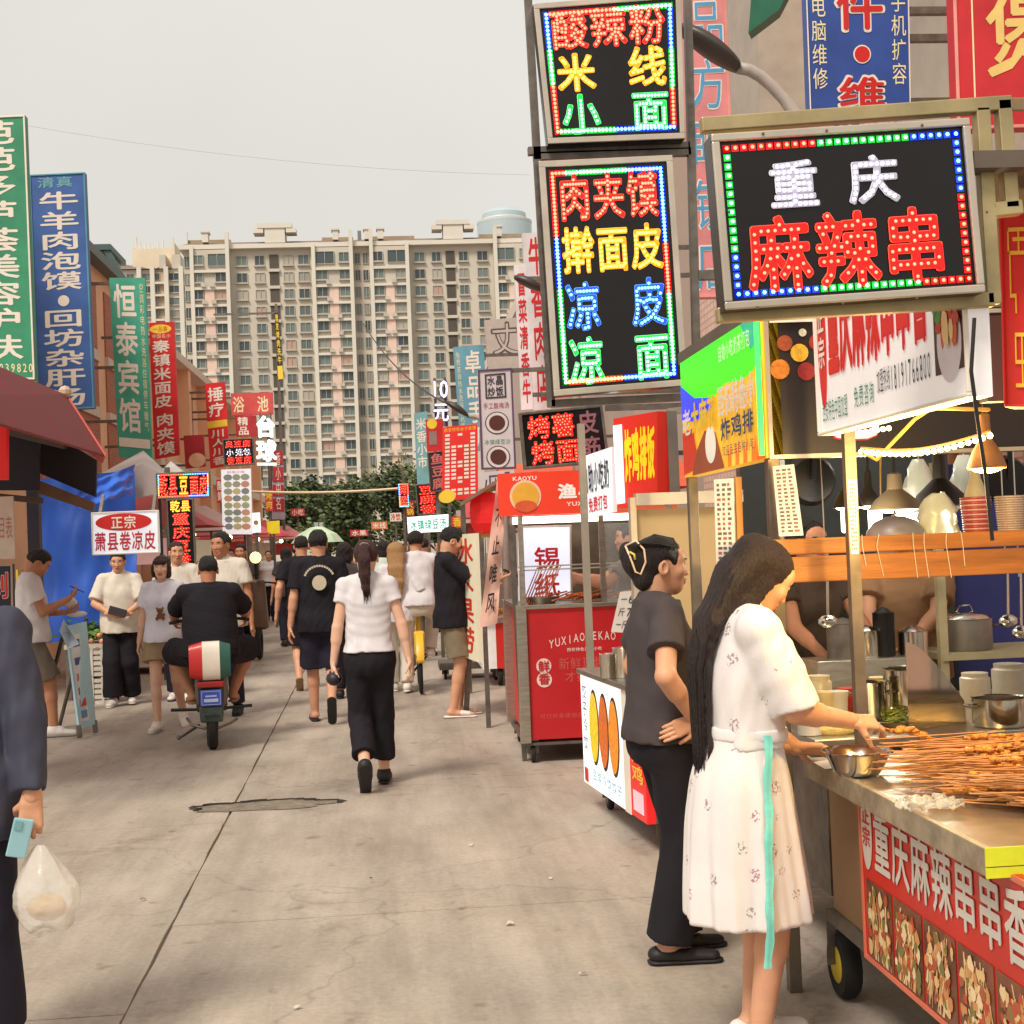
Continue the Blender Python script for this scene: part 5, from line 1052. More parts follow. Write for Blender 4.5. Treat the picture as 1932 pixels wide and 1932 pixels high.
    mb.build('upright', M('shelf_pale', (176, 164, 130)), sh)
    Z = rz; pot('cooking_pot', 'lidded aluminium pot on the rear shelf before blue tarp', 1822, 1200, 6.6, .125, .15, M('aluminium_pot', (150, 144, 136), .45, .7, var=.2), True)
    a = PY(1700, 1082, 6.2); mb = MB(); mb.box((a.x-.06, 6.2, a.z-.02), (a.x+.12, 6.25, a.z+.05)); mb.build('carton', M('carton_red', (206, 90, 40), .5, var=.4, scale=30), label='red and yellow carton hung under the wooden shelf', cat='carton')
shelf_things()
def clutter():
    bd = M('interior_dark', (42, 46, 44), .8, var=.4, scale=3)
    mb = MB(); mb.box((PY(1400, 900, 7.3).x, 7.3, .2), (PY(1790, 900, 7.3).x, 7.34, 2.4)); mb.build('dim_backdrop', bd, label='dark backdrop added for the dim back of the second stall', cat='board')  # added backdrop: dark tarps and dim interior put into one dark colour
    k = random.Random(21)
    for i, (px, py, Y, kind, l) in enumerate(((1535, 905, 6.2, 'pan', 'dark pan hanging left of the lamps'), (1660, 905, 6.5, 'ladle', 'ladle hanging behind the grey lamp'), (1735, 915, 6.3, 'bag', 'white film bag hanging by the cone lamp'), (1820, 905, 6.6, 'bag', 'grey bag hanging before the navy tarp'), (1905, 905, 6.4, 'pan', 'dark pan hanging over the pale bowls'), (1560, 1120, 5.9, 'ladle', 'ladle hanging below the wooden shelf'), (1900, 1120, 6.0, 'ladle', 'steel ladle hanging at the right below the shelf'), (1925, 1140, 5.9, 'ladle', 'second steel ladle hanging at the right below the shelf'))):
        c = PY(px, py, Y); mb = MB()
        if kind == 'pan': mb.lathe(c, [(0, 0), (.1, .01), (.12, .05), (.118, .05), (0, .012)], 18, axis=(0, 1, 0)); mb.bar(c, c+Vector((.02, 0, .28)), .025, .012); nm, mt = 'hanging_pan', M('pan_black', (30, 28, 28), .4, .4, var=.2)
        elif kind == 'ladle': mb.ball(c+Vector((0, 0, -.12)), (.045, .03, .03), 10); mb.cyl(c+Vector((0, 0, -.1)), c+Vector((.01, 0, .2)), .006, .006, 6); nm, mt = 'hanging_ladle', steel_shiny
        else:
            n, m_ = 12, 7; vs = []
            for j in range(m_):
                for q in range(n): r = .07*math.sin(math.pi*(.12+.8*j/m_))*(1+.2*k.uniform(-1, 1)); vs.append((c.x+r*math.cos(6.283*q/n), c.y+r*.6*math.sin(6.283*q/n), c.z+.12-.26*j/(m_-1)))
            mb.add(vs, [(j*n+q, j*n+(q+1) % n, (j+1)*n+(q+1) % n, (j+1)*n+q) for j in range(m_-1) for q in range(n)]); nm, mt = 'hanging_bag', M('white_film', (226, 232, 220))
        mb.cyl(c+Vector((.0, 0, .12)), Vector((c.x, c.y, 2.38)), .003, .003, 5); mb.build(nm, mt, smooth='auto', label=l, cat=kind)
    mb = MB(); mb.box((PY(1540, 1200, 6.3).x, 6.3, .3), (PY(1745, 1200, 6.3).x, 6.55, 1.0)); mb.build('rear_counter', steel, label='steel rear counter before the stall keepers', cat='counter', bevel=.004)
    for px, r, h, l, mt in ((1590, .075, .16, 'steaming pot on the rear counter, left', steel_dark), (1635, .06, .12, 'small pan on the rear counter, middle', steel_shiny), (1668, .05, .2, 'tall black thermos on the rear counter', M('pan_black', (30, 28, 28))), (1722, .07, .11, 'wide steel pot on the rear counter, right', steel_shiny)):
        x = PY(px, 1200, 6.42).x; mb = MB(); mb.lathe((x, 6.42, 1.0), [(0, 0), (r, 0), (r, h), (r*1.05, h+.004), (r*.96, h), (r*.5, h+.02), (0, h+.03)], 20); mb.build('cook_pot', mt, smooth='auto', label=l, cat='pot')
    Z = .862
    for i, (px, Y, r, h, c, l) in enumerate(((1600, 5.45, .05, .11, (196, 60, 40), 'red sauce jar behind the steel cup'), (1660, 5.6, .05, .13, (206, 190, 150), 'cream sauce jar behind the stock pot'), (1765, 5.3, .045, .10, (60, 46, 40), 'dark soy jar right of the stock pot'), (1795, 5.15, .05, .06, (190, 186, 176), 'small steel dish before the wind shield'), (1840, 5.5, .06, .14, (176, 170, 160), 'tall tin behind the wind shield'), (1905, 5.6, .07, .16, (150, 146, 140), 'big tin at the right of the work table'), (1545, 5.3, .05, .18, (226, 214, 180), 'tall cream canister behind the girl'), (1525, 5.0, .045, .08, (206, 200, 190), 'white cup by the corner post'))):
        x = PY(px, 1300, Y).x; mb = MB(); mb.lathe((x, Y, Z), [(0, 0), (r, 0), (r, h*.85), (r*.85, h*.9), (r*.88, h), (0, h)], 16); mb.build('jar', M('jar_%d' % i, c, .35, var=.15), smooth='auto', label=l, cat='jar')
clutter()
def papers():
    for q, l, mt in ((((1347, 905), (1384, 902), (1388, 1074), (1352, 1074)), 'paper menu sheet with red and black lines beside the wooden slat', 4.85), (((1458, 880), (1498, 876), (1516, 1010), (1470, 1012)), 'newspaper like menu sheet hung over the dark haired girl', 4.66), (((1600, 905), (1616, 905), (1620, 1045), (1606, 1045)), 'narrow poster strip taped beside the corner post', 4.15)):
        e, p = board('paper_menu', l, 'poster', quadY(q, mt), C(222, 214, 206), .003); k = random.Random(int(q[0][0])); mb = MB(); rb = MB()
        for i in range(17):
            for j in range(3):
                (rb if k.random() < .35 else mb).__class__
                t = rb if k.random() < .3 else mb; u = .12+.27*j; p.slab(t, u, .05+.054*i, u+.2*k.uniform(.5, 1.1), .05+.054*i+.03, .0005, .001)
        mb.build('print_lines', C(96, 88, 92), e, kind='stuff'); rb.build('print_lines', C(176, 84, 80), e, kind='stuff')
    a = PY(1392, 900, 4.87); b = PY(1398, 1076, 4.87); mb = MB(); mb.bar(a, b, .022, .02, up=(0, 1, 0)); mb.build('wooden_slat', M('slat_orange', (206, 140, 64), .6, var=.2), label='orange wooden slat hanging beside the paper menu', cat='slat')
    mb = MB(); mb.box((1.2, 6.9, .86), (1.74, 6.93, 1.74)); pt = mb.build('partition', M('partition_tan', (190, 160, 112), .55, .1, var=.06, scale=1), label='plain tan partition board behind the dark shirted woman', cat='partition')
    mb = MB(); mb.box((1.17, 6.87, .84), (1.2, 6.94, 1.8)); mb.build('edge_post', alu, pt); mb = MB(); mb.box((1.2, 6.86, 1.76), (1.74, 6.94, 1.82)); mb.build('top_rail', alu, pt)
    mb = MB(); mb.box((1.6, 6.7, 2.02), (2.7, 6.75, 2.06)); mb.build('tube_light', M('tube_white', (250, 250, 240), .4, var=0, emit=3), pt)
papers()
# ---------------------------------------------------------------- third cart with lightbox front
def third_cart():
    a, b = Vector((1.08, 8.38, 0)), Vector((1.215, 7.02, 0)); e = empty('food_cart', (1.5, 7.7, 0), 'steel topping cart with lit white and red lightbox front', 'food cart')
    zb, zt = .15, .80
    d = (b-a).normalized(); nrm = Vector((d.y, -d.x, 0)); nrm = nrm if nrm.x > 0 else -nrm
    def cbox(nm, s0, s1, dd0, dd1, z0, z1, mt, par=e, bv=.004):
        mb = MB(); P = lambda s, dd, z: a.lerp(b, s)+nrm*dd+Vector((0, 0, z)); mb.hexa([P(s0, dd0, z0), P(s1, dd0, z0), P(s1, dd1, z0), P(s0, dd1, z0), P(s0, dd0, z1), P(s1, dd0, z1), P(s1, dd1, z1), P(s0, dd1, z1)]); return mb.build(nm, mt, par, bevel=bv)
    cbox('body', 0, 1, .05, .8, zb, zt, steel_dark); cbox('countertop', -.01, 1.01, -.02, .85, zt, zt+.03, steel)
    for s0, s1, col, nm in ((.0, .7, (236, 240, 240), 'lightbox'), (.71, 1.0, (206, 30, 30), 'lightbox')):
        o = cbox(nm, s0, s1, 0, .05, zb, zt, M('lightbox_face_%d' % col[2], col, .4, var=.03, emit=.55 if col[2] > 100 else .35))
        p = Panel(a.lerp(b, s0)+Vector((0, 0, zt)), a.lerp(b, s1)+Vector((0, 0, zt)), a.lerp(b, s1)+Vector((0, 0, zb)), a.lerp(b, s0)+Vector((0, 0, zb)), toward=Vector((-1, -.3, 0)))
        if col[2] > 100:
            for i, c in enumerate(((236, 186, 40), (196, 96, 30), (214, 130, 36))):
                mb = MB(); p.disc(mb, .34+.235*i, .44, .11, .002, rv=.22, n=24); pl = mb.build('bowl_picture', C(60, 44, 40), o); mb = MB(); p.disc(mb, .34+.235*i, .44, .1, .006, rv=.2, n=24); mb.build('dish_picture', M('dish_%d' % i, c, .5, var=.4, scale=40, emit=.3), pl)
            put(p, o, 'character', '饺子冷饮', (.04, .08, .16, .7), C(70, 70, 110), B1, vert=True); put(p, o, 'lettering', '豆浆冷饮饺子', (.25, .82, .95, .92), C(60, 150, 170), B1, each=False)
            mb = MB(); mb.box(p.pt(.04, .85, .003), p.pt(.14, .97, .004)); mb.build('red_corner', redl, o)
        else:
            mb = MB(); p.slab(mb, .0, .0, .3, 1, .002, .006); mb.build('white_margin', white, o); put(p, o, 'character', '鸡排', (.4, .06, .95, .34), white, B2, vert=True, w=.004); put(p, o, 'character', '炸鸡', (.4, .42, .95, .72), yel, B2, vert=True, w=.004)
            mb = MB(); p.slab(mb, .42, .78, .9, .94, .002, .005); mb.build('price_block', M('price_pink', (236, 180, 190), .5, emit=.3), o)
    for s in (.1, .93): wheel(e, a.lerp(b, s)+nrm*.12+Vector((0, 0, .07)), .07, .035)
    for s in (.1, .93): wheel(e, a.lerp(b, s)+nrm*.7+Vector((0, 0, .07)), .07, .035)
    for s, dd in ((.02, .06), (.98, .8)):
        cbox('post', s-.012, s+.012, dd-.02, dd+.02, zt+.03, 2.3, alu, bv=0)
    # condiment tins
    for px, py, l, r, h in ((1150, 1240, 'steel condiment tin at the street corner of the topping cart', .05, .13), (1178, 1228, 'tall steel tin behind the dark shirted woman', .06, .16), (1215, 1225, 'wide steel tin next to the tall tin', .07, .15)):
        c = PG(px, 1288, .83); mb = MB(); x, y = PY(px, 1288, 7.7).x, 7.7; mb.lathe((x, y, .832), [(0, 0), (r, 0), (r, h), (r*1.05, h+.004), (r*.9, h), (0, h-.01)], 20); mb.build('condiment_tin', steel_shiny, smooth='auto', label=l, cat='tin')
    ep, p = board('price_card', 'hand lettered white price card leaning beside the dark shirted woman', 'sign', quadY([(1170, 1117), (1212, 1112), (1206, 1196), (1153, 1192)], 7.35), C(222, 214, 204), .004)
    for i, t in enumerate(('个6元', '斤7元', '一斤14')): put(p, ep, 'lettering', t.replace('个', '一'), (.1, .08+.31*i, .98, .30+.31*i), C(70, 60, 60), B1, each=False)
    mb = MB(); mb.bar(p.pt(.5, 1, -.005), Vector((p.pt(.5, 1).x, 7.36, .83)), .01); mb.build('card_stand', steel_dark, ep)
    # red and yellow box sign, white sign beside it
    ep, p = board('box_sign', 'red box sign with tall yellow characters over the topping cart', 'sign', Q3((1157, 790, 8.9), (1240, 776, 8.5), (1240, 946, 8.5), (1166, 958, 8.9)), M('sign_red_e', (212, 40, 26), .45, emit=.2), .12)
    mb = MB(); p.slab(mb, 0, .08, .2, .96, .002, .006); mb.build('white_margin', M('lightbox_white', (236, 244, 242)), ep); put(p, ep, 'character', '炸鸡排饭', (.24, .14, .96, .74), M('sign_yellow_lit', (246, 200, 30), .5, emit=.3), B3)
    mb = MB(); mb.box(p.pt(1, 0, -.14)+Vector((.004, 0, 0)), p.pt(1, 1, -.02)+Vector((.07, .02, 0))); mb.build('side', M('box_grey', (150, 142, 136), .5, .3), ep); mb = MB(); mb.bar(p.pt(.95, 0, -.1), p.pt(.95, 0, -.1)+Vector((1.2, 0, .1)), .04); mb.bar(p.pt(.97, 1, -.1), Vector((p.pt(.97, 1).x, p.pt(.97, 1).y, .83)), .035); mb.build('post', alu, ep)
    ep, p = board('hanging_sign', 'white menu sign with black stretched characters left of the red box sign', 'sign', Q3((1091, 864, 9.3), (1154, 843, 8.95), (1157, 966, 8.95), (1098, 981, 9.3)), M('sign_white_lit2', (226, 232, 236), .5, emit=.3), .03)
    put(p, ep, 'character', '自助小吃奶茶'[:5], (.12, .14, .92, .62), C(50, 48, 60), B2); put(p, ep, 'character', '免费打包', (.25, .68, .85, .93), redl, B2); mb = MB(); mb.bar(p.pt(.9, .1, -.02), p.pt(.9, .1, -.02)+Vector((.5, .1, 0)), .03); mb.build('bracket', steel_dark, ep)
third_cart()
# ---------------------------------------------------------------- red grill cart
def grill_cart():
    Y = 10.1; A = PY(990, 1380, Y).x; z0, zt = .17, PY(1000, 1142, Y).z; W = 1.15; D = 1.25
    e = empty('grill_cart', (A+.5, Y+.5, 0), 'red grill cart with white lettering and glass hood', 'food cart')
    mb = MB(); mb.box((A+.04, Y+.02, z0), (A+W, Y+D, zt-.03)); mb.build('body', M('cart_side_red', (206, 44, 34), .4, var=.1, scale=2, emit=.05), e)
    for x, y in ((A, Y), (A+W, Y), (A, Y+D)):
        mb = MB(); mb.box((x-.03, y-.02, z0-.02), (x+.045, y+.045, zt)); mb.build('corner_post', steel, e, bevel=.004)
    mb = MB(); mb.box((A-.02, Y-.01, zt-.03), (A+W+.02, Y+D, zt)); mb.build('countertop', steel, e, bevel=.003); mb = MB(); mb.box((A, Y, z0-.04), (A+W, Y+D, z0-.021)); mb.build('chassis', steel_dark, e)
    for x, y in ((A+.06, Y+.06), (A+W-.08, Y+.06), (A+.06, Y+D-.08)): wheel(e, (x, y, .065), .065, .03)
    p = Panel((A+.05, Y+.015, zt-.06), (A+W-.02, Y+.015, zt-.06), (A+W-.02, Y+.015, z0), (A+.05, Y+.015, z0)); mb = MB(); p.slab(mb, 0, 0, 1, 1, 0, .004); fp = mb.build('front_panel', M('cart_front_red', (186, 30, 34), .4, var=.08, scale=3), e)
    pw = M('print_pale_pink', (226, 196, 186), .5); dim = M('print_dim_pink', (206, 90, 84), .5)
    for i, ch in enumerate('YUXIAOLEKAO'):
        t = i/10; mb = MB(); v = .27-.075*math.sin(math.pi*(.1+.55*t)); p.glyph(mb, ch, .14+.042*i, v-.035, .175+.042*i, v+.035, B2, .006); mb.build('character', pw, fp)
    put(p, fp, 'lettering', '西安特色风味小吃', (.26, .285, .50, .315), pw, B2, w=.006, each=False)
    for v in (.42, .53): mb = MB(); p.disc(mb, .1, v, .055, .006, rv=.055); mb.build('badge', pw, fp)
    put(p, fp, 'character', '鲜香', (.06, .375, .14, .575), M('cart_front_red', (186, 30, 34)), B2, vert=True, w=.012)
    put(p, fp, 'lettering', '新鲜现烤', (.2, .36, .52, .46), dim, B1, w=.006, each=False); put(p, fp, 'lettering', '才好吃', (.24, .47, .48, .56), dim, B1, w=.006, each=False); put(p, fp, 'lettering', '可订外卖欢迎品尝', (.06, .80, .4, .84), dim, B1, w=.006, each=False)
    # glass hood: posts, header sign, glass
    zs0, zs1 = PY(1000, 972, Y).z, PY(1000, 892, Y).z
    for x in (A+.03, A+.62, A+W): mb = MB(); mb.box((x-.018, Y+.02, zt), (x+.018, Y+.056, zs0)); mb.build('hood_post', steel, e)
    p = Panel((A-.12, Y, zs1), (A+.62, Y, zs1+.01), (A+.62, Y, zs0), (A-.12, Y, zs0)); mb = MB(); p.slab(mb, 0, 0, 1, 1, -.1, 0); hs_ = mb.build('header_sign', M('header_red', (222, 58, 34), .45, var=.05, emit=.22), e)
    lt = M('print_white', (240, 230, 220), .5, emit=.15)
    mb = MB(); p.disc(mb, .26, .55, .115, .002); rg = mb.build('badge', M('print_cream', (240, 206, 170), .5), hs_); mb = MB(); p.disc(mb, .26, .55, .098, .006); mb.build('badge_field', M('print_orange', (240, 176, 60), .5), rg); mb = MB(); p.disc(mb, .26, .78, .08, .009, rv=.04); mb.build('badge_foot', M('print_coral', (222, 92, 50), .5), rg)
    put(p, hs_, 'character', '渔小', (.58, .3, .98, .66), lt, B3); put(p, hs_, 'lettering', 'YUXIAO', (.66, .72, .99, .82), lt, B2, each=False); put(p, hs_, 'lettering', 'KAOYU', (.14, .08, .38, .18), lt, B2, each=False)
    e2, p = board('lightbox', 'lit white lightbox with red tinfoil characters above the red grill cart', 'sign', quadY([(978, 992), (1078, 990), (1080, 1132), (980, 1134)], Y+.35), M('lightbox_cool', (214, 220, 240), .4, var=.03, emit=.5), .06, alu, .015)
    put(p, e2, 'character', '锡纸', (.28, .28, .78, .98), redl, B2, vert=True)
    mb = MB(); mb.box((A-.02, Y+.06, zs0-.06), (A+W, Y+.10, zs0-.01)); mb.build('tube_light', M('tube_white', (250, 250, 240)), e)
    mb = MB(); mb.box((A+.64, Y+.03, zt), (A+W-.02, Y+.036, zs0-.08)); mb.build('glass_pane', M('hood_glass', (220, 224, 220), .05, var=0, alpha=.18), e)
    mb = MB(); mb.box((A+.4, Y+1.1, zt), (A+W, Y+1.14, zs0)); mb.build('back_panel', M('hood_back', (96, 84, 70), .3, .5, var=.5, scale=5), e)
    for z in (PY(1000, 1069, Y).z, PY(1000, 1076, Y).z): mb = MB(); mb.cyl((A, Y+.04, z), (A+W, Y+.04, z), .006, .006, 6); mb.build('rail', steel, e)
    # grilled skewers leaning and lying
    k = random.Random(3); ee = empty('skewer_pile', (A+.4, Y+.2, zt), 'grilled skewers laid across the red cart counter', 'skewers', 'skewers heaped on the counter'); mb = MB()
    for i in range(60):
        x = A+.2+k.random()*.9; mb.cyl((x, Y+.04+k.random()*.1, zt+.01+k.random()*.05), (x+.18, Y+.3, zt+.02+k.random()*.06), .008, .006, 5)
    for i in range(9): mb.cyl((A+.03+.02*i, Y+.12, zt), (A+.16+.022*i, Y+.2, zt+.26+.02*k.random()), .006, .004, 5)
    mb.build('sticks', M('grilled_meat', (170, 88, 46), .5, var=.5, scale=30), ee, kind='stuff')
    mb = MB(); mb.lathe((A+.18, Y+.2, zt), [(0, 0), (.1, 0), (.13, .05), (.125, .05), (.09, .01), (0, .01)], 18); mb.build('grill_pan', steel_dark, smooth='auto', label='dark pan at the left end of the red grill cart', cat='pan')
    # fabric streamer and red lantern and little awning
    q = Q3((938, 900, 10.2), (957, 896, 10.2), (938, 1176, 10.3), (905, 1184, 10.3)); p = Panel(*q); n = 14; vs = []
    for i in range(n+1):
        for u in (0, .33, .66, 1): vs.append(p.pt(u, i/n, .02*math.sin(i*.9+u*3)))
    mb = MB(); mb.add(vs, [(4*i+j, 4*i+j+1, 4*i+5+j, 4*i+4+j) for i in range(n) for j in range(3)]); st = mb.build('cloth_streamer', M('streamer_pink', (226, 178, 160), .8, var=.12, scale=6), smooth=True, label='pale pink cloth streamer with black brush characters', cat='banner')
    for i, ch in enumerate('不止唯风'): mb = MB(); p.glyph(mb, ch, .2, .2+.19*i, .75, .34+.19*i, B2, .03); mb.build('character', C(44, 36, 36), st)
    mb = MB(); mb.bar(p.pt(1.0, -.02, -.03), Vector((p.pt(1, 0).x+.05, 10.25, 0)), .035); mb.build('pole', steel_dark, st)
    c = PY(918, 968, 10.9); e3 = empty('paper_lantern', c-Vector((0, 0, .17)), 'round red paper lantern hanging beside the grill cart', 'lantern'); mb = MB(); n = 16; prof = [(.05, -.16), (.1, -.145), (.135, -.08), (.14, 0), (.135, .08), (.1, .145), (.05, .16)]; vs = []
    for r, h in prof: vs += [(c.x+r*(1 if k % 2 else .94)*math.cos(6.283*k/n), c.y+r*(1 if k % 2 else .94)*math.sin(6.283*k/n), c.z+h) for k in range(n)]
    mb.add(vs, [(i*n+k, i*n+(k+1) % n, (i+1)*n+(k+1) % n, (i+1)*n+k) for i in range(6) for k in range(n)]); mb.build('body', M('lantern_red', (206, 24, 24), .5, var=.12, emit=.25), e3)
    mb = MB(); mb.cyl(c+Vector((0, 0, .15)), c+Vector((0, 0, .19)), .05, .05, 12); mb.cyl(c+Vector((0, 0, -.19)), c+Vector((0, 0, -.15)), .05, .05, 12); mb.build('cap', C(190, 150, 60), e3)
    mb = MB(); mb.tube([c+Vector((0, 0, .19)), PY(918, 905, 10.9)], .006, 5); mb.build('cord', blackmat, e3)
    e4 = empty('small_awning', PY(930, 905, 11.0), 'drooping grey brown awning above the red lantern', 'awning'); mb = MB(); a, b, c2, d2 = PY(868, 948, 10.7), PY(952, 896, 10.7), PY(1010, 890, 12.2), PY(905, 930, 12.2)
    mb.add([a, b, c2, d2, a-Vector((0, 0, .03)), b-Vector((0, 0, .03)), c2-Vector((0, 0, .03)), d2-Vector((0, 0, .03))], [(0, 1, 2, 3), (7, 6, 5, 4), (0, 4, 5, 1), (1, 5, 6, 2), (2, 6, 7, 3), (3, 7, 4, 0)]); mb.build('canopy', M('awning_taupe', (134, 104, 88), .8, var=.2, bump=.2, bscale=20), e4); mb = MB(); mb.bar(d2, (d2.x, d2.y, 0), .04); mb.bar(c2, (c2.x, c2.y, 0), .04); mb.build('pole', steel_dark, e4)
grill_cart()
def far_right_stalls():
    # white and red cart next along
    c = PG(925, 1296); Y = c.y; e = empty('food_cart', (c.x+.4, Y+.4, 0), 'small red and white cart behind the grill cart', 'food cart'); X0 = PY(912, 1290, Y).x; zt = PY(920, 1176, Y).z
    for nm, x0, x1, m_ in (('side', X0, X0+.16, M('cart_white_lit', (226, 220, 214), .4, emit=.15)), ('front', X0+.162, X0+.9, M('cart_side_red', (206, 44, 34)))): mb = MB(); mb.box((x0, Y, .2), (x1, Y+.9, zt)); mb.build(nm, m_, e)
    mb = MB(); mb.box((X0-.12, Y-.05, zt), (X0+.95, Y+.95, zt+.03)); mb.build('countertop', steel, e); wheel(e, (X0+.2, Y+.1, .1), .1, .05); wheel(e, (X0+.2, Y+.8, .1), .1, .05); wheel(e, (X0+.8, Y+.1, .1), .1, .05)
    mb = MB(); k = random.Random(5); b = PY(925, 1160, Y+.2)
    for i in range(50): mb.ball((X0+.1+k.random()*.5, Y+.1+k.random()*.3, zt+.05+k.random()*.09), (.05*k.uniform(.5, 1), .03, .02), 6)
    mb.build('fried_food', M('fried_food', (214, 136, 40)), smooth=True, label='heap of fried snacks on the small red and white cart', cat='food')
    # lit white banner with red brush text
    e, p = board('lightbox', 'tall lit white panel with red brush characters behind the standing man', 'sign', Q3((845, 1010, 13.6), (898, 1006, 12.6), (903, 1250, 12.6), (850, 1230, 13.6)), M('lightbox_warm', (226, 216, 186), .5, var=.06, emit=.12), .08)
    put(p, e, 'character', '冰水果捞', (.25, .03, .9, .97), M('brush_red', (214, 60, 40), .5), B2, vert=True); mb = MB(); mb.bar(p.pt(.5, 1, -.05), Vector((p.pt(.5, 1).x, p.pt(.5, 1).y+.05, 0)), .05); mb.build('foot', steel_dark, e)
    c = PG(870, 1282); mb = MB(); mb.box((c.x-.25, c.y, .12), (c.x+.5, c.y+.6, .2)); tr = mb.build('hand_cart', steel_dark, label='low dark hand cart behind the standing man', cat='cart'); wheel(tr, (c.x-.18, c.y+.1, .06), .06, .03); wheel(tr, (c.x+.4, c.y+.1, .06), .06, .03)
    # row of further stalls
    k = random.Random(8)
    for i, (Y, l) in enumerate(((15.5, 'stall with orange fascia behind the white shirted man'), (19.5, 'ice bean stall with pale canopy'), (24, 'stall with dark canopy beyond the ice bean stall'), (29, 'small far right stall before the trees'), (36, 'last stall on the right before the trees'))):
        X0 = 1.25+.02*Y; e = empty('food_stall', (X0+1, Y+.5, 0), l, 'food stall', 'stalls further along the street')
        mb = MB(); mb.box((X0, Y, .15), (X0+1.6, Y+1.3, .95)); mb.build('counter', [C(190, 60, 50), C(206, 200, 190), C(120, 100, 90), C(180, 90, 60), C(200, 190, 180)][i], e)
        for x in (X0+.03, X0+1.57): mb = MB(); mb.box((x-.02, Y+.02, .95), (x+.02, Y+.06, 2.2)); mb.build('post', steel_dark, e)
        mb = MB(); mb.add([(X0-.35, Y-.3, 2.15), (X0+1.8, Y-.3, 2.15), (X0+1.8, Y+.6, 2.5), (X0-.35, Y+.6, 2.5), (X0-.35, Y+1.6, 2.15), (X0+1.8, Y+1.6, 2.15)], [(0, 1, 2, 3), (3, 2, 5, 4), (0, 3, 4), (1, 5, 2)]); mb.build('canopy', [C(206, 90, 60), C(198, 186, 182), C(110, 84, 74), C(196, 70, 66), C(150, 130, 120)][i], e)
        mb = MB(); mb.box((X0-.1, Y-.06, 1.85), (X0+1.6, Y-.01, 2.14)); fa = mb.build('fascia', [M('fascia_orange_lit', (226, 110, 70), .5, emit=.3), C(198, 186, 182), C(130, 60, 50), C(220, 214, 206), C(196, 60, 56)][i], e)
        mb = MB(); mb.ball((X0+.6, Y+.3, 2.0), .06, 10); mb.build('bulb', M('far_bulb', (255, 240, 200), .3, var=0, emit=6), e, smooth=True)
far_right_stalls()
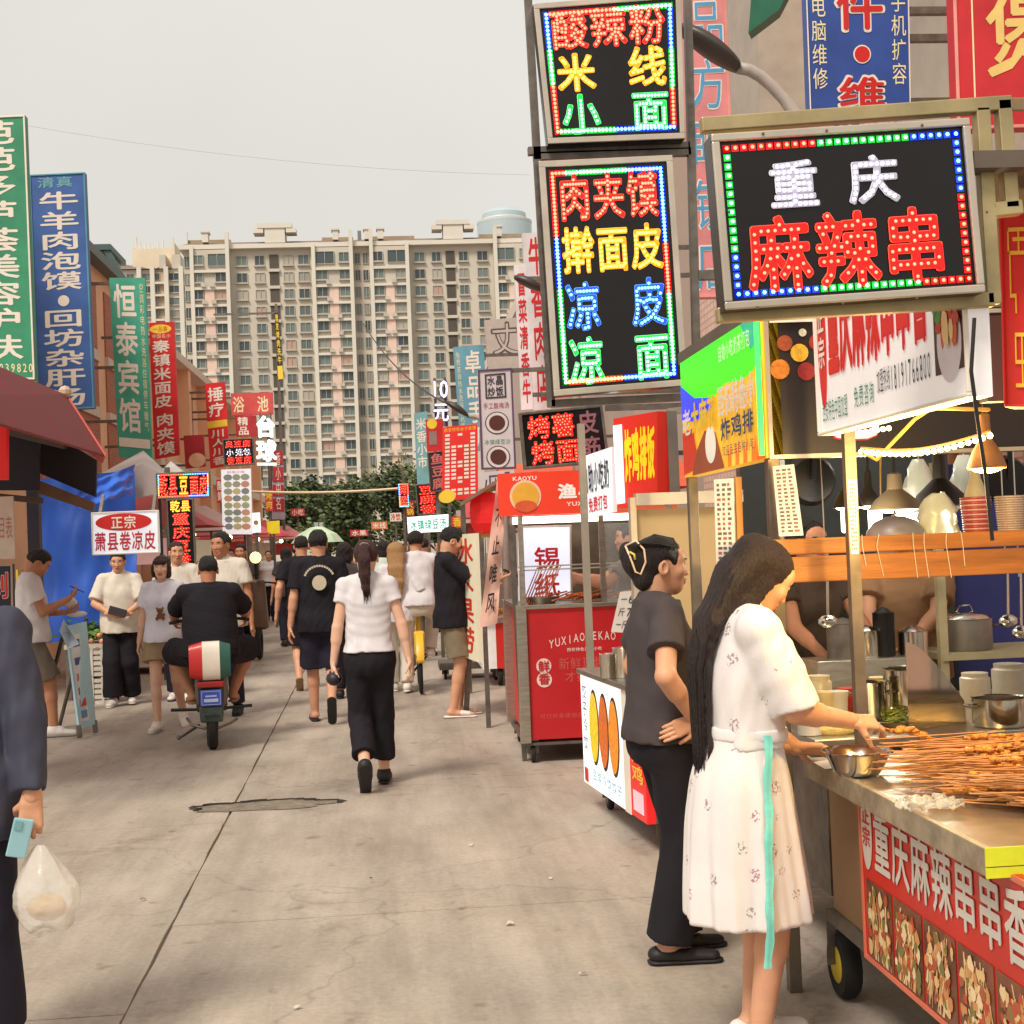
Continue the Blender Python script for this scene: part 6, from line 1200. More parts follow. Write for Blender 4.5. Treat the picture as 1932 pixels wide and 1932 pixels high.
# ================================================================= stalls on the left
def left_stalls():
    mar = M('awning_maroon', (122, 36, 38), .7, var=.15, scale=3); B = PY(125, 745, 13.0); Cc = PY(198, 858, 12.6); e = empty('shop_awning', (Cc.x, Cc.y, 0), 'maroon awning jutting out over the left stall', 'awning')
    mb = MB(); dn = Vector((0, 0, -.02)); Bn = B+Vector((-.1, -5.0, .0)); Cn = Cc+Vector((0, -5.0, -.02)); W0 = B+Vector((-1.6, 0, .25)); W1 = Bn+Vector((-1.6, 0, .25))
    mb.add([B, Cc, Cn, Bn, B+dn, Cc+dn, Cn+dn, Bn+dn], [(0, 1, 2, 3), (7, 6, 5, 4), (0, 4, 5, 1), (1, 5, 6, 2), (2, 6, 7, 3), (3, 7, 4, 0)]); mb.add([W0, B+Vector((-.003, 0, 0)), Bn+Vector((-.003, 0, 0)), W1], [(0, 1, 2, 3)]); mb.build('canopy', mar, e)
    mb = MB(); a, b = B+Vector((.02, -.03, .0)), Cc+Vector((.02, -.03, 0)); s = Vector((-.07, 0, -.16)); mb.add([a, b, b+s*.5, (a+b)/2+s*1.15, a+s*.5, a+Vector((0, -.02, 0)), b+Vector((0, -.02, 0)), b+s*.5+Vector((0, -.02, 0)), (a+b)/2+s*1.15+Vector((0, -.02, 0)), a+s*.5+Vector((0, -.02, 0))], [(0, 1, 2, 3, 4), (9, 8, 7, 6, 5), (0, 5, 6, 1), (1, 6, 7, 2), (2, 7, 8, 3), (3, 8, 9, 4), (4, 9, 5, 0)]); mb.build('valance', M('awning_lit', (206, 100, 92), .7, var=.12), e)  # lit edge of the maroon awning; the light is put into its pink
    mb = MB(); mb.ball(B+Vector((0, -.05, .02)), .06, 10); mb.build('roller_cap', C(206, 180, 150), e)
    mb = MB()
    for t in (.35, .75): mb.bar(W0.lerp(B, t*.5)+Vector((0, -.3, -.35)), Cc.lerp(Cn, .1)+Vector((-.3*t, 0, .05)), .05)
    mb.bar(PY(0, 760, 12.0), PY(155, 815, 12.7), .06); mb.build('strut', M('strut_dark', (84, 66, 58), .6, var=.2), e)
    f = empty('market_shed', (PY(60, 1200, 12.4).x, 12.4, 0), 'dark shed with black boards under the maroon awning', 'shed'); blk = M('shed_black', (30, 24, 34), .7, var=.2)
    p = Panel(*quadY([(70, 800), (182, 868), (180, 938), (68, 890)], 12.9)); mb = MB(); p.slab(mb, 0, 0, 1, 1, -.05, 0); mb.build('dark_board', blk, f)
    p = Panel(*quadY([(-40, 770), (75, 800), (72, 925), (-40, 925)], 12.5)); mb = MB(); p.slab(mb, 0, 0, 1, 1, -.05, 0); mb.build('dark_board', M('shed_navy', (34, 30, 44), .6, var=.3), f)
    p = Panel(*quadY([(70, 905), (178, 948), (176, 966), (70, 930)], 12.8)); mb = MB(); p.slab(mb, 0, 0, 1, 1, -.03, 0); mb.build('wood_rail', M('rail_brown', (110, 78, 52), .6, var=.2), f)
    a = PY(57, 850, 13.5); mb = MB(); mb.box((a.x-.05, 13.5, 0), (a.x+.06, 13.6, a.z+.2)); mb.build('post', M('shed_post', (52, 46, 62), .6, var=.2), f)
    mb = MB(); mb.bar(PY(-20, 935, 12.0), PY(80, 945, 12.2), .05); mb.build('beam', M('strut_dark', (84, 66, 58)), f)
    e1, p = board('hanging_sign', 'bright red sign edge cut off at the left picture edge', 'sign', quadY([(-70, 770), (12, 768), (12, 905), (-70, 905)], 11.4), M('sign_red_f', (214, 30, 28), .5, emit=.2), .08); mb = MB(); mb.bar(p.pt(.9, 0, -.04), p.pt(.9, -.5, -.04), .03); mb.build('hanger', steel_dark, e1)
    e1, p = board('menu_board', 'pale menu sheet with red lines at the left edge', 'menu board', quadY([(-60, 940), (24, 936), (28, 1054), (-60, 1056)], 11.6), C(214, 196, 180), .03); put(p, e1, 'lettering', '价目表', (.5, .3, .98, .7), C(196, 120, 110), B1, each=False); mb = MB(); mb.bar(p.pt(.2, 0, -.04), p.pt(.2, -.5, -.04), .03); mb.build('hanger', steel_dark, e1)
    e1, p = board('standing_sign', 'dark sign with red characters behind the navy jacket', 'sign', quadY([(-60, 1066), (24, 1064), (28, 1300), (-60, 1300)], 10.8), C(40, 36, 56), .05, C(170, 150, 130), .015)
    for i, ch in enumerate('剁椒'): mb = MB(); p.glyph(mb, ch, .42, .06+.26*i, .92, .28+.26*i, B3, .003); o = mb.build('character', white, e1); mb = MB(); p.glyph(mb, ch, .42, .06+.26*i, .92, .28+.26*i, B2, .008); mb.build('character_face', redl, o)
    mb = MB(); mb.box((p.pt(.3, 1).x, 10.8, 0), (p.pt(.9, 1).x, 10.85, p.pt(0, 1).z)); mb.build('foot', steel_dark, e1)
    mb = MB(); mb.box(PY(30, 1075, 14.4), PY(62, 1210, 14.9)); mb.build('stacked_goods', M('goods_yellow', (206, 176, 60), .5, var=.6, scale=6), label='yellow and green goods stacked behind the man with phone', cat='goods')
    # blue tarpaulin
    def tarp(name, label, q, n=26, amp=.05, seed=0, m_=None):
        p = Panel(*q); rn = np.random.default_rng(seed); ph = rn.uniform(0, 6, 6); vs = []
        for i in range(n+1):
            for j in range(n+1):
                u, v = i/n, j/n; w_ = amp*(math.sin(7*u+3*v+ph[0])+.6*math.sin(13*u-6*v+ph[1])+.5*math.sin(4*u+15*v+ph[2])+.3*math.sin(27*u+9*v+ph[3])); vs.append(p.pt(u, v, w_))
        k = len(vs); mb = MB(); mb.add(vs+[Vector(x)-p.n*.01 for x in vs], [(i*(n+1)+j, (i+1)*(n+1)+j, (i+1)*(n+1)+j+1, i*(n+1)+j+1) for i in range(n) for j in range(n)]+[(k+i*(n+1)+j, k+i*(n+1)+j+1, k+(i+1)*(n+1)+j+1, k+(i+1)*(n+1)+j) for i in range(n) for j in range(n)])
        return mb.build(name, m_ or M('tarp_blue', (50, 104, 214), .45, var=.15, scale=2, bump=.15, bscale=12), smooth=True, label=label, cat='tarp')
    tarp('blue_tarp', 'bright blue tarpaulin wall hanging behind the man with phone', quadY([(62, 905), (252, 888), (262, 1195), (70, 1215)], 17.3), seed=1)
    tarp('blue_tarp', 'blue tarpaulin sheet sloping over the stall roof', Q3((150, 915, 16.2), (250, 880, 17.2), (255, 930, 16.9), (150, 960, 16.0)), seed=2, amp=.03)
    mb = MB(); mb.add([PY(170, 905, 17.5), PY(268, 875, 17.5), PY(330, 905, 17.5), PY(300, 930, 17.5), PY(180, 960, 17.5), PY(270, 850, 19)], [(0, 1, 5), (1, 2, 5), (0, 4, 3, 2, 1)]); mb.build('tent_canopy', M('tent_grey', (190, 178, 174), .8, var=.1), label='grey pointed tent canopy behind the blue tarp', cat='tent')
    e5 = empty('tent', (PY(320, 1000, 19).x, 19, 0), 'small white peaked tent above the LED signs', 'tent'); a = PY(322, 870, 19); mb = MB(); c = [PY(300, 892, 18.5), PY(345, 890, 18.5), PY(352, 892, 20), PY(308, 892, 20)]; mb.add([a]+c, [(0, 1, 2), (0, 2, 3), (0, 3, 4), (0, 4, 1)]); mb.build('canopy', C(214, 204, 200), e5); mb = MB()
    for q in c: mb.bar(q, (q.x, q.y, 0), .04)
    mb.build('pole', steel_dark, e5)
    # vegetable stall
    Y = 16.3; e6 = empty('vegetable_stall', (PY(180, 1300, Y).x, Y, 0), 'vegetable table behind the leaning signboard', 'food stall'); zt = PY(180, 1215, Y).z
    mb = MB(); mb.box((PY(120, 1200, Y).x, Y, zt-.05), (PY(215, 1200, Y).x, Y+1.2, zt)); mb.build('table_top', C(190, 178, 160), e6)
    for px in (125, 210): mb = MB(); mb.box((PY(px, 1200, Y).x-.03, Y+.05, 0), (PY(px, 1200, Y).x+.03, Y+.1, zt-.05)); mb.build('leg', steel_dark, e6)
    mb = MB(); rn = np.random.default_rng(3); a = PY(165, 1195, Y)
    for i in range(420):
        d = rn.normal(0, 1, 3); d /= np.linalg.norm(d); p = np.array([a.x+rn.normal(0, .14), Y+.3+rn.normal(0, .15), zt+.05+abs(rn.normal(0, .07))]); u = np.cross(d, [0, .2, 1]); u /= np.linalg.norm(u); v = np.cross(d, u); s = .045; mb.add([p-u*s, p+v*s*.5, p+u*s, p-v*s*.5], [(0, 1, 2, 3)], int(rn.integers(0, 2)))
    mb.build('leafy_greens', [M('veg_green', (92, 130, 48), .5, var=.4, scale=20), M('veg_dark', (62, 96, 36), .5, var=.4, scale=20)], label='heap of leafy greens on the vegetable table', cat='vegetables', kind='stuff')
    mb = MB(); k = random.Random(4); a = PY(197, 1205, Y)
    for i in range(40): mb.ball((a.x+k.gauss(0, .08), Y+.15+k.gauss(0, .08), zt+.03+k.random()*.07), .03, 7)
    mb.build('pink_radishes', M('veg_pink', (226, 150, 116), .5, var=.25, scale=20), smooth=True, label='heap of pink round vegetables beside the greens', cat='vegetables')
    for i, (px, py, l) in enumerate(((190, 1322, 'white plastic crate on the ground at the vegetable stall'), (190, 1270, 'white plastic crate stacked on the lower one'))):
        Yc = 15.8; x0, x1 = PY(172, 1300, Yc).x, PY(211, 1300, Yc).x; h = .30; zb = .0+.31*i; ec = empty('plastic_crate', (x0, Yc, zb), l, 'crate', 'white crates at the vegetable stall'); cm = M('crate_white', (206, 196, 184), .6, var=.12)
        for zz in range(5): mb = MB(); mb.box((x0, Yc, zb+.06*zz), (x1, Yc+.015, zb+.04+.06*zz)); mb.build('slat', cm, ec)
        for xx in (x0, x1-.03, (x0+x1)/2): mb = MB(); mb.box((xx, Yc-.008, zb), (xx+.03, Yc, zb+h)); mb.build('rib', cm, ec)
        mb = MB(); mb.box((x0, Yc+.02, zb), (x1, Yc+.4, zb+.26)); mb.build('tub', C(176, 166, 154), ec); mb = MB(); mb.box((x1-.012, Yc+.016, zb), (x1, Yc+.4, zb+h)); mb.box((x0, Yc+.016, zb), (x0+.012, Yc+.4, zb+h)); mb.build('end_wall', cm, ec)
    # leaning A-board
    ta, tb = PY(112, 1178, 12.9), PY(132, 1172, 12.9); ga, gb = PG(152, 1395), PG(183, 1385); ga.z = gb.z = .02
    e7 = empty('sandwich_board', ga, 'pale blue printed sandwich board beside the man with phone', 'signboard')
    F_ = [Vector((ta.x, ga.y+.35, ta.z)), Vector((tb.x+.02, gb.y+.35, tb.z)), gb, ga]; p = Panel(*F_); mb = MB(); p.slab(mb, 0, .03, 1, .93, -.02, 0); mb.build('panel', M('board_sky', (176, 214, 226), .5, var=.06), e7)
    mb = MB(); p.slab(mb, .1, .12, .6, .88, .001, .003); o = mb.build('printed_sheet', C(226, 226, 222), e7)
    for i, (v, c_) in enumerate(((.2, (80, 110, 150)), (.36, (70, 90, 160)), (.5, (206, 130, 130)), (.62, (150, 80, 80)), (.72, (196, 70, 60)), (.82, (110, 150, 190)))): mb = MB(); p.slab(mb, .18, v-.035, .52, v+.03, .004, .006); mb.build('print', C(*c_), o)
    mb = MB()
    for u in (0.02, .98): mb.bar(p.pt(u, .9, -.01), p.pt(u, 1.0, -.01), .04)
    bq = F_[0]+Vector((0, .02, 0)); mb.bar(bq, Vector((bq.x-.35, bq.y+.25, 0)), .025); mb.bar(F_[1]+Vector((0, .02, 0)), Vector((F_[1].x-.35, F_[1].y+.28, 0)), .025); mb.build('leg', steel_dark, e7)
    c = PY(128, 1195, 12.7); mb = MB(); n = 10
    mb.add([PY(120, 1168, 12.8), PY(150, 1215, 12.8), PY(128, 1224, 12.8), PY(112, 1190, 12.8), PY(132, 1195, 12.95)], [(0, 4, 3), (0, 1, 4), (1, 2, 4), (2, 3, 4)]); mb.build('paper_bag', C(206, 218, 226), label='pale paper hung on the sandwich board', cat='paper')
    # far left stalls
    for i, (Y, l) in enumerate(((19.5, 'stall under the red LED sign on the left'), (24, 'left stall beneath the picture menu board'), (30, 'pink canopy stall further along the left'), (37, 'red tent stall far along the left'), (46, 'last tent on the left before the trees'))):
        X1 = -2.75-.012*Y; e = empty('food_stall', (X1-1, Y+.5, 0), l, 'food stall', 'stalls further along the street'); cc = [(176, 60, 56), (150, 120, 110), (206, 96, 100), (206, 70, 74), (200, 120, 116)][i]
        mb = MB(); mb.box((X1-1.6, Y, .1), (X1, Y+1.3, .95)); mb.build('counter', C(206, 190, 176), e)
        for x in (X1-.05, X1-1.55): mb = MB(); mb.box((x-.02, Y+.02, .95), (x+.02, Y+.06, 2.1)); mb.build('post', steel_dark, e)
        mb = MB(); mb.add([(X1-1.9, Y-.4, 2.0), (X1+.5, Y-.4, 2.0), (X1-.2, Y+.6, 2.45), (X1-1.2, Y+.6, 2.45), (X1-1.9, Y+1.6, 2.0), (X1+.5, Y+1.6, 2.0)], [(0, 1, 2, 3), (3, 2, 5, 4), (0, 3, 4), (1, 5, 2)]); mb.build('canopy', C(*cc), e)
        mb = MB(); mb.box((X1-1.5, Y-.06, 1.5), (X1-.05, Y-.02, 1.85)); mb.build('fascia', [M('fascia_pink_lit', (236, 190, 180), .5, emit=.2), M('lightbox_warm', (240, 236, 214)), C(206, 60, 60), C(226, 214, 200), C(206, 60, 60)][i], e)
        mb = MB(); mb.ball((X1-.4, Y+.3, 1.95), .06, 10); mb.build('bulb', M('far_bulb', (255, 240, 200)), e, smooth=True)
    e, p = board('hanging_sign', 'small yellow sign above the far red tent', 'sign', quadY([(503, 984), (527, 982), (528, 1006), (505, 1008)], 30.0), M('sign_yellow', (232, 210, 40), .5, emit=.15), .05); mb = MB(); mb.bar(p.pt(.5, .9, -.05), Vector((p.pt(.5, 1).x, 30.05, 0)), .05); mb.build('post', steel_dark, e)
    e, p = board('hanging_sign', 'small white lightbox right of the picture menu board', 'sign', quadY([(474, 968), (490, 967), (492, 1004), (476, 1005)], 23.0), M('lightbox_white', (236, 244, 242)), .05); mb = MB(); p.disc(mb, .5, .5, .04, .002); mb.build('picture', C(190, 120, 90), e); mb = MB(); mb.bar(p.pt(.5, .9, -.05), Vector((p.pt(.5, 1).x, 23.05, 0)), .05); mb.build('post', steel_dark, e)
    e = empty('parasol', (PY(598, 1040, 33).x, 33, 0), 'pale green and cream parasol over the far crowd', 'parasol'); c = PY(598, 993, 33); mb = MB(); mb.lathe((c.x, 33, c.z-.38), [(.62, 0), (.45, .2), (.15, .36), (0, .38)], 8, 0); mb.build('canopy', M('parasol_green', (190, 210, 180), .7, var=.3, scale=1.5), e); mb = MB(); mb.cyl((c.x, 33, 0), (c.x, 33, c.z), .025); mb.build('pole', steel_dark, e)
left_stalls()
# ================================================================= figures: distance fields turned into one skin
class Field:
    def __init__(s, lo, hi, h):
        s.lo = np.array(lo, float); s.h = h; n = np.maximum(4, np.ceil((np.array(hi)-s.lo)/h).astype(int)+1); s.n = n
        s.ax = [s.lo[i]+h*np.arange(n[i]) for i in range(3)]; s.d = np.full(n, .25, np.float32)
    def sub(s, lo, hi):
        i0 = np.clip(np.floor((np.array(lo)-s.lo)/s.h).astype(int), 0, s.n-1); i1 = np.clip(np.ceil((np.array(hi)-s.lo)/s.h).astype(int)+1, 1, s.n)
        if (i1 <= i0).any(): return None
        sl = tuple(slice(a, b) for a, b in zip(i0, i1)); X, Y, Z = np.meshgrid(*[s.ax[i][sl[i]] for i in range(3)], indexing='ij')
        return sl, np.stack([X, Y, Z], -1)
    def op(s, sl, d2, k, mode):
        d1 = s.d[sl]; d2 = d2.astype(np.float32)
        if mode == 'cut': d2 = -d2; s.d[sl] = np.maximum(d1, d2) if k <= 0 else np.maximum(d1, d2)+np.maximum(k-np.abs(d1-d2), 0)**2/(4*k)
        else: s.d[sl] = np.minimum(d1, d2) if k <= 0 else np.minimum(d1, d2)-np.maximum(k-np.abs(d1-d2), 0)**2/(4*k)
    def cone(s, a, b, ra, rb, k=.02, mode='add', flat=None, cap=False):
        """tapered limb; flat=(dir, f) squeezes the section along dir"""
        a = np.array(a, float); b = np.array(b, float); m = max(ra, rb)*(1.0 if not flat else max(1, flat[1]))+k+.03
        r = s.sub(np.minimum(a, b)-m, np.maximum(a, b)+m)
        if r is None: return
        sl, P = r; ab = b-a; q = P-a; t = np.clip((q@ab)/max(ab@ab, 1e-9), 0, 1); v = q-t[..., None]*ab
        if flat:
            u = np.array(flat[0], float); u /= np.linalg.norm(u); c = v@u; v = v+(c*(1/flat[1]-1))[..., None]*u
        d = np.linalg.norm(v, axis=-1)-(ra+(rb-ra)*t)
        if cap: L = np.linalg.norm(ab); d = np.maximum(d, (q@ab)/L-L)      # cut square at b: a sleeve or trouser end
        s.op(sl, d, k, mode)
    def ell(s, c, r, k=.02, mode='add', Rm=None):
        c = np.array(c, float); r = np.array(r, float); m = r.max()+k+.03; g = s.sub(c-m, c+m)
        if g is None: return
        sl, P = g; q = P-c
        if Rm is not None: q = q@Rm
        l = np.linalg.norm(q/r, axis=-1); l2 = np.linalg.norm(q/(r*r), axis=-1)+1e-9
        s.op(sl, l*(l-1)/l2, k, mode)
    def loft(s, prof, k=.03, mode='add', sq=2.2, wob=None, Rm=None, org=None, hz=0.0):
        """stack of ovals in a (turned) frame: rows (z, cx, cy, half width, half depth), smoothed between rows"""
        p = np.array(prof, float); p = p[np.argsort(p[:, 0])]; zz = np.linspace(p[0, 0], p[-1, 0], 160); n = max(3, int(.07/(zz[1]-zz[0]))); cols = []
        for c in range(1, 5):
            y = np.interp(zz, p[:, 0], p[:, c]); yp = np.concatenate([np.full(n, y[0]), y, np.full(n, y[-1])])
            for _ in range(2): yp = np.convolve(yp, np.ones(n)/n, 'same')
            y2 = yp[n:-n]; e = np.minimum(1, np.minimum(np.arange(160), np.arange(159, -1, -1))/n); cols.append(y*(1-e)+y2*e)
        if Rm is None: Rm = np.eye(3); org = np.zeros(3)
        m = .07; cor = np.array([org+Rm@np.array([sx*(p[:, 3].max()+m)+p[:, 1].mean(), sy*(p[:, 4].max()+m)+p[:, 2].mean(), z-hz]) for sx in (-1, 1) for sy in (-1, 1) for z in (p[0, 0]-m, p[-1, 0]+m)])
        r = s.sub(cor.min(0), cor.max(0))
        if r is None: return
        sl, P = r; P = (P-org)@Rm; z = P[..., 2]+hz; f = lambda i: np.interp(z, zz, cols[i]); cx, cy, a, b = f(0), f(1), f(2), f(3)
        x = P[..., 0]-cx; y = P[..., 1]-cy
        if wob is not None: w_ = 1+wob(np.arctan2(y/b, x/a), z); a = a*w_; b = b*w_
        d = ((np.abs(x)/a)**sq+(np.abs(y)/b)**sq)**(1/sq); d = (d-1)*np.minimum(a, b)*.92
        d = np.maximum(d, np.maximum(p[0, 0]-z, z-p[-1, 0])); s.op(sl, d, k, mode)
    def plane(s, pt, n, soft=.004):
        """keep the side the normal n points away from"""
        n = np.array(n, float); n /= np.linalg.norm(n); X, Y, Z = np.meshgrid(*s.ax, indexing='ij', sparse=True)
        d2 = ((X-pt[0])*n[0]+(Y-pt[1])*n[1]+(Z-pt[2])*n[2]).astype(np.float32); s.d = np.maximum(s.d, d2)
    def ripple(s, amp, seed, freq=(10, 10, 7), n=7):
        rn = np.random.default_rng(seed); X, Y, Z = np.meshgrid(*s.ax, indexing='ij', sparse=True); t = 0
        for i in range(n):
            d = rn.normal(0, 1, 3)*np.array(freq)*rn.uniform(.6, 2.0); t = t+np.sin(d[0]*X*2+d[1]*Y*2+d[2]*Z*2+rn.uniform(0, 6)+1.2*np.sin(5*Z+rn.uniform(0, 6))+1.0*np.sin(6*X+3*Y))/(1+.25*i)
        band = np.abs(s.d) < .06; s.d = np.where(band, s.d+amp*t.astype(np.float32)/2, s.d)
    def mesh(s):
        d = s.d; n = s.n; ins = d < 0
        c = [ins[i:n[0]-1+i, j:n[1]-1+j, k:n[2]-1+k] for i in (0, 1) for j in (0, 1) for k in (0, 1)]
        tot = sum(x.astype(np.int8) for x in c); act = (tot > 0) & (tot < 8); idx = np.argwhere(act)
        if not len(idx): return np.zeros((0, 3)), []
        num = np.full(act.shape, -1, np.int64); num[act] = np.arange(len(idx)); off = np.array([(i, j, k) for i in (0, 1) for j in (0, 1) for k in (0, 1)])
        val = np.stack([d[idx[:, 0]+o[0], idx[:, 1]+o[1], idx[:, 2]+o[2]] for o in off], 1); acc = np.zeros((len(idx), 3)); cnt = np.zeros(len(idx))
        for a in range(8):
            for b in range(a+1, 8):
                if np.abs(off[a]-off[b]).sum() != 1: continue
                m = (val[:, a] < 0) != (val[:, b] < 0); t = val[:, a]/np.where(m, val[:, a]-val[:, b], 1); acc += np.where(m[:, None], off[a]+t[:, None]*(off[b]-off[a]), 0); cnt += m
        V = s.lo+s.h*(idx+acc/cnt[:, None]); F = []
        for ax in range(3):
            o = [1, 2]; u, v = [i for i in range(3) if i != ax]
            A = np.moveaxis(ins, ax, 0); e = np.argwhere(np.moveaxis(A[:-1] != A[1:], 0, ax)); e = e[(e[:, u] > 0) & (e[:, v] > 0) & (e[:, u] < n[u]-1) & (e[:, v] < n[v]-1)]
            if not len(e): continue
            du = np.zeros(3, int); du[u] = 1; dv = np.zeros(3, int); dv[v] = 1; g = lambda q: num[q[:, 0], q[:, 1], q[:, 2]]
            Q = np.stack([g(e-du-dv), g(e-dv), g(e), g(e-du)], 1); flip = ins[e[:, 0], e[:, 1], e[:, 2]]
            if ax == 1: flip = ~flip
            Q[~flip] = Q[~flip][:, ::-1]; F.append(Q[(Q >= 0).all(1)])
        return V, np.concatenate(F)
def np_mesh(name, parts, mats, parent, label=None, scale=1.0):
    """parts: list of (V, F, material index)"""
    V = []; F = []; Mi = []; k = 0
    for v, f, mi in parts:
        if not len(v): continue
        V.append(np.asarray(v)*scale); F.append(np.asarray(f)+k); Mi.append(np.broadcast_to(np.asarray(mi), (len(f),))); k += len(v)
    if not V: return None
    V = np.concatenate(V); F = np.concatenate(F); Mi = np.concatenate(Mi); me = bpy.data.meshes.new(name)
    me.vertices.add(len(V)); me.vertices.foreach_set('co', V.astype(np.float32).ravel()); me.loops.add(F.size); me.loops.foreach_set('vertex_index', F.ravel().astype(np.int32))
    me.polygons.add(len(F)); me.polygons.foreach_set('loop_start', np.arange(0, F.size, 4, dtype=np.int32)); me.polygons.foreach_set('loop_total', np.full(len(F), 4, np.int32))
    for m in mats: me.materials.append(m)
    me.polygons.foreach_set('material_index', Mi.astype(np.int32)); me.polygons.foreach_set('use_smooth', np.ones(len(F), bool)); me.update(calc_edges=True)
    return link(me, name, parent, label=label, local=True)
def ik(a, c, l1, l2, hint):
    a = np.array(a, float); c = np.array(c, float); d = c-a; L = np.linalg.norm(d); mx = (l1+l2)*.998
    if L > mx: c = a+d/L*mx; d = c-a; L = mx
    n = d/L; x = (l1*l1-l2*l2+L*L)/(2*L); h = math.sqrt(max(0, l1*l1-x*x)); u = np.array(hint, float); u = u-n*(u@n); u /= np.linalg.norm(u)+1e-9
    return a+n*x+u*h, c
def rot(yaw=0, pitch=0, roll=0):
    """columns: right, forward, up of a turned frame; yaw left +, pitch down +"""
    return np.array(Matrix.Rotation(yaw, 3, 'Z') @ Matrix.Rotation(-pitch, 3, 'X') @ Matrix.Rotation(roll, 3, 'Y'))
def fabric(n, c, rough=.85, **k): return M('cloth_'+n, c, rough, var=k.pop('var', .08), scale=k.pop('scale', 9), bump=.25, bscale=420, spec=.25, **k)
SK = {'pale': M('skin_pale', (220, 174, 146), .5, var=.09, scale=8, sub=.12, spec=.35), 'mid': M('skin_mid', (208, 154, 122), .5, var=.1, scale=8, sub=.12, spec=.35), 'tan': M('skin_tan', (186, 128, 96), .5, var=.1, scale=8, sub=.1, spec=.35)}
lipm = M('lips', (176, 92, 80), .45, var=.05); eyew = M('eye_white', (214, 206, 198), .3, var=0); eyed = M('eye_dark', (28, 20, 18), .2, var=0)
HR = {'dark': M('hair_dark_brown', (44, 29, 25), .5, var=.75, scale=30, bump=.8, bscale=70, stretch=(9, 9, 1.2), spec=.45), 'black': M('hair_black', (30, 23, 21), .5, var=.75, scale=30, bump=.8, bscale=70, stretch=(9, 9, 1.2), spec=.45), 'brown': M('hair_brown', (62, 36, 30), .5, var=.6, scale=30, bump=.8, bscale=70, stretch=(9, 9, 1.2), spec=.45), 'blonde': M('hair_blonde', (164, 122, 76), .45, var=.35, scale=26, bump=.6, bscale=60, stretch=(9, 9, 1.2))}
def hand(parts, wrist, fdir, palm_n, thumb_side, curl, r=1.0, h=.0045, spread=.0, thumb_in=.4):
    """palm, four jointed fingers of different length and a thumb from the palm's side"""
    f = np.array(fdir, float); f /= np.linalg.norm(f); n = np.array(palm_n, float); n = n-f*(n@f); n /= np.linalg.norm(n); s = np.cross(n, f)*(1 if thumb_side > 0 else -1)
    w = np.array(wrist, float); F = Field(w-.22, w+.22, h); L = .088*r
    F.cone(w-f*.05, w+f*.015, .027*r, .027*r, .01, flat=(n, .78))
    for t in (-.026, -.009, .009, .026): F.cone(w+s*t*.6, w+f*L+s*t*1.05*r, .0155*r, .0125*r, .012, flat=(n, .9))
    for i, (t, ln) in enumerate(((.029, .072), (.0105, .081), (-.0085, .074), (-.027, .058))):
        p = w+f*(L-.003*abs(i-1))+s*t*r; d = f+s*spread*t*20; d /= np.linalg.norm(d); cu = curl[i] if isinstance(curl, (list, tuple)) else curl
        for j, (fr, rr) in enumerate(((.45, .0092), (.31, .0084), (.24, .0074))):
            a = cu*(.75 if j == 0 else 1.0); d = d*math.cos(a)+n*math.sin(a)*np.sign(1); d /= np.linalg.norm(d); q = p+d*ln*fr*r; F.cone(p, q, rr*r, rr*r*.93, .003); p = q
            nn = n*math.cos(a)-f*math.sin(a); n_ = nn
            f_, n = d, nn
        n = np.array(palm_n, float); n = n-f*(n@f); n /= np.linalg.norm(n)
    p = w+f*.022*r+s*.022*r; d = f*.6+s*.75+n*thumb_in; d /= np.linalg.norm(d); q = p+d*.038*r; F.cone(p, q, .0145*r, .0118*r, .008); d = f*.85+s*.2+n*thumb_in*1.3; d /= np.linalg.norm(d); e = q+d*.03*r; F.cone(q, e, .0112*r, .0098*r, .003); F.cone(e, e+(d+n*.15)*.024*r, .0096*r, .0078*r, .003)
    v, q = F.mesh(); parts.append((v, q, 0))
